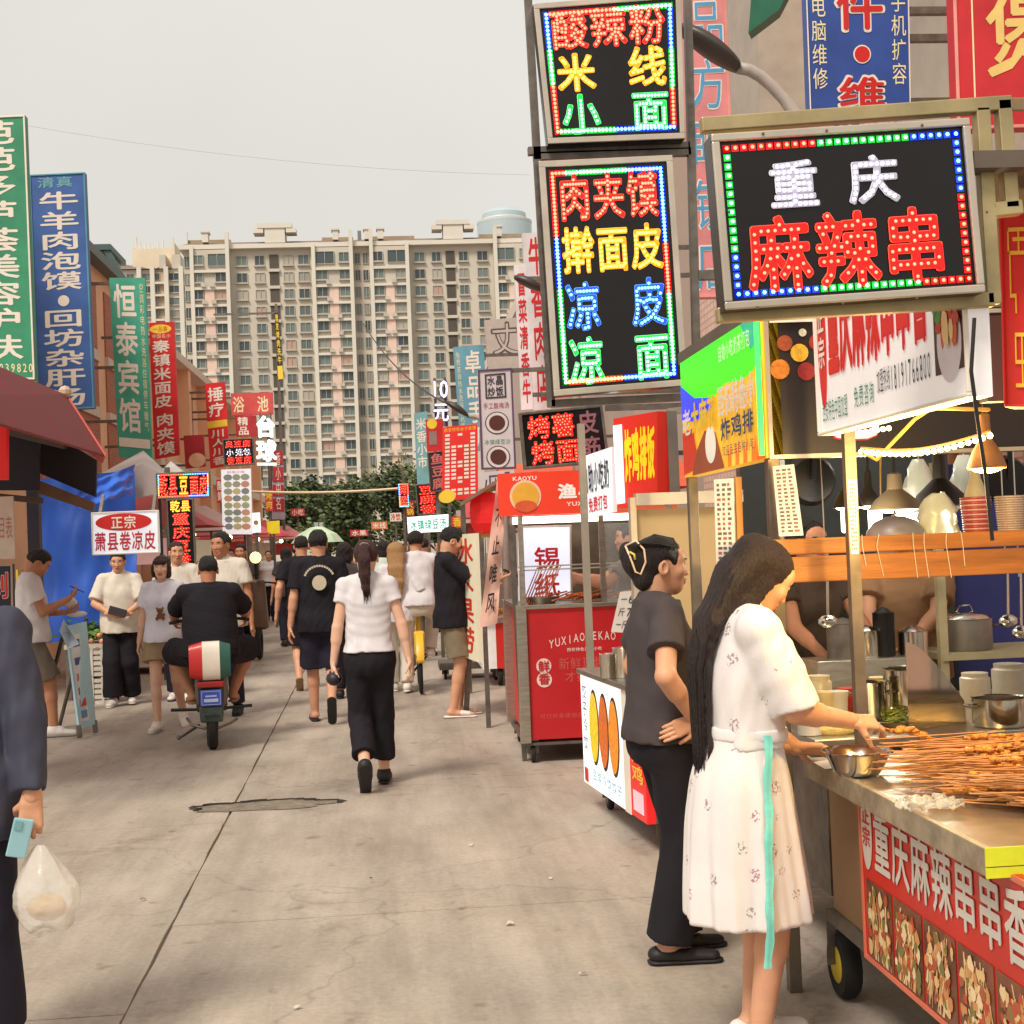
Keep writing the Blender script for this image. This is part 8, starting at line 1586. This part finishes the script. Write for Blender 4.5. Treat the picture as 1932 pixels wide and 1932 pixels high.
D.loft([(z, 0, .004, a, b) for z, a, b in ((1.0, .164, .128), (1.06, .162, .128), (1.12, .168, .131), (1.2, .178, .136), (1.27, .181, .136), (1.33, .176, .124), (1.385, .150, .108), (1.415, .11, .092), (1.44, .084, .08))], .03, Rm=Rt_, org=J['pel'], hz=.905, sq=2.3)
for k in (-1, 1): D.ell(T_(.07*k, .09, 1.24), (.068, .06, .066), .05, Rm=Rt_)
for i in (0, 1):
    s, el, wr, g = arms_[i]; k = 1-2*i; D.cone(T_(.05*k, -.01, 1.405), s, .066, .07, .03); D.cone(s, s+(el-s)*.55, .064, .074, .03); D.cone(s+(el-s)*.3, s+(el-s)*.98, .074, .079, .02, cap=True)
D.cone(T_(0, -.015, 1.40), T_(0, -.012, 1.45), .075, .064, .03); D.ell(T_(0, .062, 1.468), (.05, .05, .045), .008, 'cut', Rm=Rt_); D.ell(T_(0, 0, 1.505), (.08, .09, .045), .006, 'cut', Rm=Rt_)
D.ripple(.0036, 12); D.ripple(.0025, 90, (22, 22, 14), 9)
v1, f1 = D.mesh()
D = Field(J['lo'], J['hi'], .0085); pl = J['pel']
def wob(an, z): return .05*np.clip((1.0-z)/.5, 0, 1)*(np.sin(an*9+1.3*np.sin(z*3))+.5*np.sin(an*15+2)+.3*np.sin(an*23+z*4))
D.loft([(.43, pl[0], pl[1]-.0, .212, .208), (.55, pl[0], pl[1]-.005, .208, .200), (.75, pl[0], pl[1]-.01, .200, .182), (.9, pl[0], pl[1]-.008, .190, .160), (1.0, pl[0], pl[1]+.0, .164, .130), (1.06, pl[0], pl[1]+.006, .158, .126)], 0, sq=2.0, wob=wob)
v2, f2 = D.mesh(); np_mesh('dress', [(v1, f1, 0), (v2, f2, 0)], [dm], J['root'], scale=J['S'])
D = Field(J['lo'], J['hi'], .0075); D.loft([(1.02, 0, .004, .168, .134), (1.04, 0, .004, .170, .136), (1.062, 0, .004, .167, .134)], 0, Rm=Rt_, org=J['pel'], hz=.905, sq=2.2); D.ripple(.0016, 5, (22, 22, 14)); v3, f3 = D.mesh(); np_mesh('waistband', [(v3, f3, 0)], [dm], J['root'], scale=J['S'])
mb = MB(); n = 26; vs = []; rr = random.Random(3)
for i in range(n+1):
    t = i/n; z = 1.05-.72*t; x = .184+.055*min(1, t*1.3)+.004*math.sin(i*.7); y = .015-.012*t+.003*math.sin(i*.9); wd = .0125+.002*math.sin(i*1.7)
    vs += [T_(x, y-wd, z), T_(x+.006, y-wd*.3, z), T_(x+.002, y+wd*.3, z), T_(x+.004, y+wd, z)]
mb.add(vs, [(4*i+j, 4*i+j+1, 4*i+5+j, 4*i+4+j) for i in range(n) for j in range(3)]); add_part(J, 'ribbon', mb, M('ribbon_teal', (120, 204, 190), .7, var=.12, scale=30))
# person in navy jacket at the left edge
J = person('person in navy jacket at the left edge carrying a plastic bag', atY(-85, 4.6, 1500), R(176), 1.70, 'm', 'mid', 'short', top=dict(mat=nav, ease=.036, hem=.74, sleeve=1.93, collar=True, fold=.006, name='jacket'), bottom=dict(mat=dnm, ease=.02), shoes=dict(mat=blk), feet=[dict(p=(.1, .1, .085)), dict(p=(-.1, -.1, .085))],
    hands=[dict(p=(.28, .05, .82)), dict(p=(-.285, .10, .80), hint=(-.6, -1, 0), dir=(.05, .1, -1), palm=(.25, -1, -.1), ts=1, curl=[.35, .5, .6, .7], thumb=.75)], res=.009, hres=.0042, seed=13, build=1.02)
w_ = W2(J, J['arms'][1][2]); mb = MB(); mb.box((-.03, -.005, -.062), (.03, .005, .062)); o = mb.build('phone', M('phone_sky', (150, 196, 206), .3, var=.05), bevel=.004, label='pale blue phone gripped in the navy jacket hand', cat='phone'); o.location = (w_.x-.032, w_.y-.032, w_.z-.12); o.rotation_euler = (R(8), R(14), R(16))
mb = MB(); o2 = MB(); o2.box((-.024, -.0085, .026), (-.002, -.0055, .054)); o2.build('camera_bump', C(120, 170, 182, .3), o, local=True)
def bag(label, top, w, h, d, seed, mat):
    rn = np.random.default_rng(seed); n, m = 28, 18; vs = []; ph = rn.uniform(0, 6, 8)
    for j in range(m+1):
        t = j/m; r = (.12+.88*min(1, t*1.9)**.9)*(1-.22*max(0, t-.72)/.28) if t < 1 else .72
        for i in range(n):
            a = 6.283*i/n; k = 1+(.13*(1-t)+.03)*(math.sin(7*a+ph[0]+3*t)+.6*math.sin(13*a+ph[1]-4*t))*.6+.05*math.sin(3*a+9*t+ph[2]); vs.append((top.x+w*r*k*math.cos(a)+.02*t, top.y+d*r*k*math.sin(a), top.z-h*t+.012*math.sin(4*a+ph[3])*(t > .8)))
    mb = MB(); mb.add(vs, [(j*n+i, j*n+(i+1) % n, (j+1)*n+(i+1) % n, (j+1)*n+i) for j in range(m) for i in range(n)]+[tuple(m*n+i for i in range(n))]); return mb.build('plastic_bag', mat, smooth=True, label=label, cat='plastic bag')
bm_ = M('bag_film', (240, 234, 226), .2, var=.05, bump=.6, bscale=30, alpha=.42, spec=.6); bag('translucent white plastic bag hanging from the navy jacket hand', w_+Vector((.02, 0, -.15)), .10, .255, .065, 5, bm_)
mb = MB(); c = w_+Vector((.035, 0, -.345)); mb.ball(c, (.062, .042, .042), 12); mb.build('wrapped_food', M('wrapped_food', (214, 180, 130), .5, var=.2), smooth=True, label='pale food parcel inside the translucent white bag', cat='food')
# man with phone at the left stall
J = person('man in white tee and brown shorts looking at his phone, left', at(76, 1390), R(-78), 1.76, 'm', 'tan', 'short', top=dict(mat=wt, ease=.03, hem=.86, sleeve=.62), bottom=dict(mat=gry, kind='shorts', len=.95, ease=.032, name='shorts'), shoes=dict(mat=snk, sole=sol), feet=[dict(p=(.10, .12, .085)), dict(p=(-.10, -.1, .085))], hip=(0, -.06, -.02),
    hands=[dict(p=(.07, .27, 1.20), hint=(.3, -.3, -1), dir=(-.2, .75, .6), palm=(-.2, -.6, .75), curl=.7), dict(p=(-.08, .24, 1.08), hint=(-.3, -.4, -1), dir=(.2, .9, .1), palm=(0, 0, 1), curl=.7)], lean=R(2), head=(R(2), R(34), 0), belly=.015, seed=14, res=.0105)
c = W2(J, J['arms'][0][2]+np.array([-.03, .08, .085])); mb = MB(); mb.box((-.034, -.005, -.07), (.034, .005, .07)); o = mb.build('phone', C(60, 58, 66, .2), label='phone held up by the man in brown shorts', cat='phone'); o.location = c; o.rotation_euler = (R(62), 0, R(-78))
mb = MB(); c = W2(J, J['arms'][1][2]+np.array([0, .1, -.02])); mb.ball(c, (.1, .05, .03), 10); mb.ball(c+Vector((-.05, 0, .1)), (.06, .04, .06), 10); mb.build('white_cap', C(222, 216, 212), smooth=True, label='white cap and paper held by the man in brown shorts', cat='cap')
# couple walking towards the camera
J = person('young man in white polo holding a dark wallet', at(232, 1330), R(184), 1.68, 'm', 'mid', 'short', top=dict(mat=wt2, ease=.036, hem=.80, sleeve=.85, collar=True), bottom=dict(mat=bk, ease=.034, wide=1.6), shoes=dict(mat=snk), feet=[dict(p=(.09, .1, .085)), dict(p=(-.09, -.08, .1))], hands=[dict(p=(.07, .22, 1.02), hint=(1, -.4, 0), dir=(-1, .3, 0), palm=(0, -1, .2)), dict(p=(-.09, .22, 1.01), hint=(-1, -.4, 0), dir=(1, .3, .1), palm=(0, -1, .2))], seed=15, res=.012, head=(0, R(6), 0))
c = W2(J, (J['arms'][0][2]+J['arms'][1][2])/2+np.array([0, .03, .02])); mb = MB(); mb.box((-.1, -.012, -.045), (.09, .012, .045)); o = mb.build('wallet', C(52, 46, 50, .5), bevel=.004, label='dark wallet in the hands of the polo shirt man', cat='wallet'); o.location = c; o.rotation_euler = (0, R(18), 0)
J = person('short haired girl in white bear tee and khaki shorts', at(316, 1376), R(178), 1.61, 'f', 'pale', 'bob', 'brown', top=dict(mat=fabric('lilac_white', (222, 217, 226)), ease=.032, hem=.86, sleeve=.66), bottom=dict(mat=kh, kind='shorts', len=.55, ease=.05, name='shorts'), shoes=dict(mat=snk), feet=[dict(p=(.07, .12, .085)), dict(p=(-.10, -.28, .15), fdir=(-.25, .8, -.5), up=(0, .5, .8))], hands=[dict(p=(.25, .02, .80)), dict(p=(-.25, .1, .82))], seed=16, res=.0105)
T_ = J['T']; brn = M('print_brown', (120, 76, 46), .85, var=.2, scale=40); mb = MB(); fr = lambda x, z, w=0: T_(x, .172-.9*x*x*.6-.05*abs(z-1.2)+w, z)
for cx, cz, rx, rz_ in ((.0, 1.115, .035, .03), (0, 1.165, .032, .026), (-.028, 1.19, .011, .011), (.028, 1.19, .011, .011), (.03, 1.09, .016, .02), (-.03, 1.09, .016, .02), (-.036, 1.125, .014, .018)):
    k = len(mb.v); n = 12; mb.add([fr(cx+rx*math.cos(6.283*i/n), cz+rz_*math.sin(6.283*i/n), .004+.0006*k/13) for i in range(n)], [tuple(range(n))])
add_part(J, 'bear_print', mb, brn, False)['kind'] = 'stuff'
person('young man in white shirt walking behind the bear tee girl', atY(338, 15.8), R(182), 1.76, 'm', 'mid', 'short', 'brown', top=dict(mat=wt2, ease=.03, hem=.82), bottom=dict(mat=dnm, ease=.02), shoes=dict(mat=snk, sole=blk), feet=[dict(p=(.08, -.1, .085)), dict(p=(-.09, .12, .085))], seed=17, res=.013, fine=False, head=(R(14), 0, 0))
person('man in white polo partly hidden behind the scooter rider', atY(425, 14.2), R(172), 1.82, 'm', 'tan', 'short', top=dict(mat=wt2, ease=.034, hem=.82, collar=True), bottom=dict(mat=dnm), shoes=dict(mat=blk), seed=18, res=.013, fine=False, head=(R(-18), 0, 0))
# scooter rider
sp = at(402, 1413); sp = Vector(sp)
J = person('heavy man in black tee riding the small scooter away', (sp.x-.045, sp.y+.42, 0), R(7), 1.74, 'm', 'tan', 'crop', top=dict(mat=bk, ease=.03, hem=.86, sleeve=.85), bottom=dict(mat=bk, kind='shorts', len=.97, ease=.022, name='shorts'), shoes=dict(kind='sandal', mat=tns), seated=True, hip=(0, -.12, -.14), feet=[dict(p=(.17, .12, .40), hint=(.62, 1, .1)), dict(p=(-.17, .12, .40), hint=(-.62, 1, .1))],
    hands=[dict(p=(.30, .36, 1.0), hint=(1, -.5, -.5), dir=(0, 1, 0)), dict(p=(-.30, .36, 1.0), hint=(-1, -.5, -.5), dir=(0, 1, 0))], build=1.16, belly=.04, lean=R(4), head=(0, R(4), 0), seed=19, res=.0105)
def scooter(o):
    e = empty('scooter', (o.x, o.y, 0), 'small dark scooter with red, white and green backrest box', 'scooter', rz=R(7)); dk = M('scooter_body', (44, 52, 48), .35, var=.2, coat=.3); L = lambda x, y, z: (o.x+x, o.y+y, z)
    for y in (0, 1.05):
        mb = MB(); mb.lathe(L(-.045, y, .2), [(.12, 0), (.17, .0), (.198, .02), (.2, .045), (.198, .07), (.17, .09), (.12, .09), (.12, 0)], 26, axis=(1, 0, 0)); w_ = mb.build('wheel', rubber, e, smooth='auto'); mb = MB(); mb.lathe(L(-.04, y, .2), [(0, 0), (.1, .01), (.122, 0), (.122, .08), (.1, .07), (0, .08)], 18, axis=(1, 0, 0)); mb.build('rim', steel_dark, w_, smooth='auto')
    mb = MB(); mb.lathe(L(-.06, 0, .2), [(.225, 0), (.232, .03), (.232, .09), (.225, .12)], 26, axis=(1, 0, 0)); mb.v = [v if v[2] > .3 else (v[0], v[1], .3) for v in mb.v]; mb.build('fender', dk, e, smooth=True)
    mb = MB(); mb.hexa([L(-.11, -.12, .34), L(.11, -.12, .34), L(.13, .6, .3), L(-.13, .6, .3), L(-.12, -.16, .62), L(.12, -.16, .62), L(.14, .55, .62), L(-.14, .55, .62)]); mb.build('body', dk, e, bevel=.04)
    mb = MB(); mb.hexa([L(-.12, -.05, .66), L(.12, -.05, .66), L(.14, .5, .66), L(-.14, .5, .66), L(-.11, -.02, .73), L(.11, -.02, .73), L(.13, .46, .73), L(-.13, .46, .73)]); mb.build('seat', M('seat_vinyl', (30, 28, 30), .5), e, bevel=.025)
    # tricolour backrest box
    for x0, x1, c in ((-.165, -.06, (196, 40, 34)), (-.0595, .0795, (226, 214, 196)), (.08, .165, (34, 84, 72))):
        mb = MB(); n = 8; vs = []
        for i in range(n+1):
            a = math.pi*i/n
            for x in (x0, x1):
                s_ = .82 if abs(x) > .15 else 1.0; vs.append(L(x, -.17-.05*math.sin(a)*s_, .735-.155*math.cos(a)*s_))
        k = len(vs); vs += [(v[0], v[1]+.12, v[2]) for v in vs]; fs = [(2*i, 2*i+1, 2*i+3, 2*i+2) for i in range(n)]+[(k+2*i, k+2*i+2, k+2*i+3, k+2*i+1) for i in range(n)]+[(2*i, 2*i+2, k+2*i+2, k+2*i) for i in range(n)]+[(2*i+1, k+2*i+1, k+2*i+3, 2*i+3) for i in range(n)]+[(0, k, k+1, 1), (2*n, 2*n+1, k+2*n+1, k+2*n)]
        mb.add(vs, fs); mb.build('backrest_box', M('box_%d' % c[0], c, .4, var=.06, coat=.2), e, smooth='auto')
    mb = MB(); mb.box(L(-.11, -.2, .52), L(.11, -.12, .57)); mb.build('tail_light', M('tail_red', (150, 26, 24), .3), e, bevel=.01)
    mb = MB(); mb.box(L(-.085, -.215, .375), L(.085, -.205, .505)); pl_ = mb.build('licence_plate', M('plate_blue', (52, 76, 170), .4, var=.1), e, bevel=.008); p = Panel(L(-.075, -.217, .495), L(.075, -.217, .495), L(.075, -.217, .385), L(-.075, -.217, .385)); mb = MB(); p.frame(mb, .004, .0, .001); p.slab(mb, .2, .3, .8, .42, 0, .001); p.slab(mb, .12, .55, .88, .8, 0, .001); mb.build('plate_marks', C(170, 180, 220), pl_, kind='stuff')
    mb = MB(); mb.hexa([L(-.09, -.2, .24), L(.09, -.2, .24), L(.09, -.14, .24), L(-.09, -.14, .24), L(-.1, -.2, .37), L(.1, -.2, .37), L(.1, -.14, .37), L(-.1, -.14, .37)]); mb.build('mud_flap', M('flap_green', (54, 66, 60), .5, var=.4, scale=12), e, bevel=.015)
    mb = MB(); mb.tube([L(-.2, -.05, .27), L(-.16, -.12, .22), L(-.06, -.15, .19), L(.06, -.15, .19), L(.15, -.12, .22), L(.2, -.05, .24)], .012, 7); mb.build('bumper_bar', steel_dark, e, smooth=True)
    mb = MB(); mb.tube([L(-.1, .05, .2), L(-.24, .02, .12), L(-.27, .0, .11)], .012, 6); mb.ball(L(-.27, 0, .11), .02, 8); mb.build('kick_stand', steel_dark, e, smooth=True)
    for k in (-1, 1):
        mb = MB(); mb.cyl(L(.12*k, .1, .32), L(.33*k, .08, .33), .012, .014, 8); mb.build('foot_peg', blackmat, e); mb = MB(); mb.tube([L(.1*k, .15, .3), L(.11*k, .12, .42), L(.1*k, .1, .58)], .022, 8); mb.build('shock_absorber', steel_dark, e, smooth=True)
    mb = MB(); mb.hexa([L(-.14, .8, .3), L(.14, .8, .3), L(.16, .95, .35), L(-.16, .95, .35), L(-.1, .68, .95), L(.1, .68, .95), L(.1, .78, .98), L(-.1, .78, .98)]); mb.build('front_shield', dk, e, bevel=.03)
    mb = MB(); mb.box(L(-.13, .5, .3), L(.13, .9, .34)); mb.build('floor_board', blackmat, e)
    mb = MB(); mb.tube([L(-.34, .62, 1.02), L(-.2, .66, 1.04), L(0, .7, 1.0), L(.2, .66, 1.04), L(.34, .62, 1.02)], .014, 8); mb.build('handlebar', blackmat, e, smooth=True)
    mb = MB(); mb.cyl(L(0, .72, .98), L(0, 1.05, .2), .025, .025, 8); mb.build('steering_column', steel_dark, e)
scooter(sp)
# yellow shared bicycle with its rider
def bicycle(o, label):
    e = empty('bicycle', (o.x, o.y, 0), label, 'bicycle'); ym = M('bike_yellow', (226, 176, 40), .4, var=.08); L = lambda x, y, z: (o.x+x, o.y+y, z)
    for y in (0, 1.05):
        mb = MB(); n = 30; mb.lathe(L(-.022, y, .33), [(.295, 0), (.32, .004), (.33, .022), (.32, .04), (.295, .044), (.295, 0)], n, axis=(1, 0, 0)); w_ = mb.build('wheel', rubber, e, smooth='auto'); mb = MB()
        for i in range(12): mb.cyl(L(0, y, .33), L(0, y+.3*math.cos(i*.5236), .33+.3*math.sin(i*.5236)), .003, .003, 4)
        mb.build('spokes', steel, w_, kind='stuff')
    mb = MB(); mb.lathe(L(-.04, 0, .33), [(.35, 0), (.355, .02), (.355, .06), (.35, .08)], 30, axis=(1, 0, 0)); mb.v = [v if v[2] > .36 else (v[0], v[1], .36) for v in mb.v]; mb.build('mudguard', ym, e, smooth=True)
    mb = MB(); mb.tube([L(0, 0, .33), L(0, .42, .3), L(0, .9, .85)], .025, 8); mb.tube([L(0, .42, .3), L(0, .28, .85)], .022, 8); mb.tube([L(0, 1.05, .33), L(0, .9, .95)], .022, 8); mb.build('bike_frame', ym, e, smooth=True)
    mb = MB(); mb.hexa([L(-.05, -.12, .42), L(.05, -.12, .42), L(.06, .05, .42), L(-.06, .05, .42), L(-.06, -.1, .68), L(.06, -.1, .68), L(.06, .03, .68), L(-.06, .03, .68)]); mb.build('rear_cover', ym, e, bevel=.02); mb = MB(); mb.ball(L(0, -.115, .56), .022, 8); mb.build('reflector', M('reflector_dark', (70, 40, 30), .3), e)
    mb = MB(); mb.ball(L(0, .25, .9), (.085, .13, .04), 12); mb.build('saddle', blackmat, e, smooth=True); mb = MB(); mb.tube([L(-.28, .78, 1.05), L(-.15, .85, 1.03), L(.15, .85, 1.03), L(.28, .78, 1.05)], .014, 8); mb.build('handlebar', blackmat, e, smooth=True)
    mb = MB()
    for k in (-1, 1): mb.box(L(.1*k-.04, .36+.12*k, .28+.1*k), L(.1*k+.04, .44+.12*k, .30+.1*k))
    mb.cyl(L(-.1, .3, .19), L(.1, .52, .38), .012, .012, 6); mb.build('pedals', blackmat, e)
bo = Vector(at(795, 1309)); bicycle(bo, 'yellow shared bicycle ridden beside the long haired woman')
person('cyclist in white shirt on the yellow bicycle', (bo.x, bo.y+.3, 0), R(-2), 1.74, 'm', 'mid', 'short', top=dict(mat=wt, ease=.03, hem=.86, sleeve=.7), bottom=dict(mat=wt2, ease=.02), shoes=dict(mat=snk), seated=True, hip=(0, -.04, .04), feet=[dict(p=(.11, .25, .42), hint=(.2, 1, 0)), dict(p=(-.11, .05, .26), hint=(-.2, 1, 0))], hands=[dict(p=(.26, .5, 1.08), hint=(1, -.3, -.6)), dict(p=(-.26, .5, 1.08), hint=(-1, -.3, -.6))], lean=R(10), seed=20, res=.014, fine=False)
# stall keepers
person('stall keeper in beige tee working behind the wooden shelf', atY(1712, 7.0, 1150), R(150), 1.72, 'm', 'mid', 'short', top=dict(mat=bei, ease=.03, hem=.82, sleeve=.75), bottom=dict(mat=bk), shoes=dict(mat=blk), hands=[dict(p=(.12, .36, 1.0), hint=(1, -.3, -.6), curl=.6), dict(p=(-.06, .34, 1.02), hint=(-1, -.3, -.6), curl=.6)], seed=21, res=.0105)
person('stall keeper in brown apron at the back of second stall', atY(1528, 6.9, 1150), R(200), 1.66, 'f', 'tan', 'bun', top=dict(mat=fabric('tan_apron', (70, 56, 46)), hem=.7, sleeve=.5), bottom=dict(mat=bk), shoes=dict(mat=blk), hands=[dict(p=(.15, .34, 1.0), hint=(1, -.3, -.6)), dict(p=(-.15, .34, 1.0), hint=(-1, -.3, -.6))], seed=22, res=.012)
person('grill cook reaching across the red cart', atY(1195, 10.75, 1100), R(84), 1.72, 'm', 'tan', 'short', top=dict(mat=gry, hem=.82), bottom=dict(mat=bk), shoes=dict(mat=blk), hands=[dict(p=(.12, .44, 1.30), hint=(1, -.3, -.6), curl=.6), dict(p=(-.12, .42, 1.28), hint=(-1, -.3, -.6), curl=.6)], seed=23, res=.012)
# the crowd further along
far = [(460, 22.0, 172, 1.74, 'm', 'short', bk2, bk, 'dark dressed man beyond the scooter near the round headlight'), (512, 33.0, 180, 1.64, 'f', 'pony', wt, dnm, 'far figure in white tee and dark trousers in mid street'), (545, 24.0, 10, 1.68, 'f', 'bob', bk2, dnm, 'far figure in dark clothes carrying a small white bag'), (497, 40.0, 175, 1.7, 'm', 'short', wt2, gry, 'far figure in pale shirt beside the red tent'), (730, 19.0, 8, 1.70, 'f', 'bob', fabric('mint', (200, 212, 196)), bk2, 'dark haired woman in pale green top left of blonde hair'), (805, 20.5, -10, 1.72, 'm', 'crop', wt, gry, 'close cropped man in white shirt near the orange stall'), (690, 26.0, 0, 1.7, 'm', 'short', gry, dnm, 'far man in grey between the black tees and trees'), (620, 36.0, 5, 1.66, 'f', 'bob', fabric('rose', (196, 150, 146)), dnm, 'far woman in dull pink at the street end'), (775, 30.0, 178, 1.68, 'm', 'short', bk, gry, 'far man in black facing the camera by the red sign'), (840, 26.0, 90, 1.7, 'm', 'short', wt2, bk, 'far man in cream shirt at the right hand stalls'), (440, 28.0, 185, 1.7, 'm', 'short', fabric('dusty_blue', (120, 130, 150)), bk, 'far man in dusty blue by the left stalls'), (660, 44.0, 180, 1.7, 'm', 'short', wt2, dnm, 'tiny distant figure in pale shirt at the end')]
for i, (px, Y, a, H, sx, hr, tm, bm, l) in enumerate(far):
    J = person(l, atY(px, Y), R(a), H, sx, 'mid', hr, top=dict(mat=tm, ease=.028, hem=.84), bottom=dict(mat=bm, ease=.022), shoes=dict(mat=blk), feet=[dict(p=(.08, .1*(-1)**i, .085)), dict(p=(-.08, -.1*(-1)**i, .09))], seed=40+i, res=.02, fine=False, group='people further along the street')
    if 'white bag' in l: bag('small white bag carried by the far dark dressed figure', W2(J, (.3, 0, .72)), .11, .3, .08, 3, C(230, 222, 214))
# e-bike with a lit headlight coming the other way
c = PY(481, 1052, 21.0); e = empty('electric_bike', (c.x, 21.0, 0), 'oncoming electric bike with a round lit headlight', 'electric bike'); mb = MB(); mb.lathe((c.x-.04, 21.2, .25), [(.15, 0), (.22, 0), (.25, .04), (.22, .08), (.15, .08), (.15, 0)], 22, axis=(1, 0, 0)); mb.build('wheel', rubber, e, smooth='auto'); mb = MB(); mb.hexa([(c.x-.14, 21.15, .45), (c.x+.14, 21.15, .45), (c.x+.14, 21.5, .45), (c.x-.14, 21.5, .45), (c.x-.1, 21.2, 1.2), (c.x+.1, 21.2, 1.2), (c.x+.1, 21.4, 1.2), (c.x-.1, 21.4, 1.2)]); mb.build('front_shield', M('ebike_brown', (96, 70, 52), .4, var=.2), e, bevel=.04)
mb = MB(); mb.tube([(c.x-.33, 21.4, 1.12), (c.x-.15, 21.3, 1.15), (c.x+.15, 21.3, 1.15), (c.x+.33, 21.4, 1.12)], .016, 6); mb.build('handlebar', blackmat, e); mb = MB(); mb.ball((c.x, 21.08, c.z), (.085, .05, .085), 14); mb.build('headlight', M('headlight_glow', (255, 206, 120), .3, var=0, emit=2.2), e, smooth=True); mb = MB(); mb.cyl((c.x, 21.15, 1.2), (c.x, 21.12, c.z+.02), .03, .03, 8); mb.build('lamp_stem', blackmat, e)
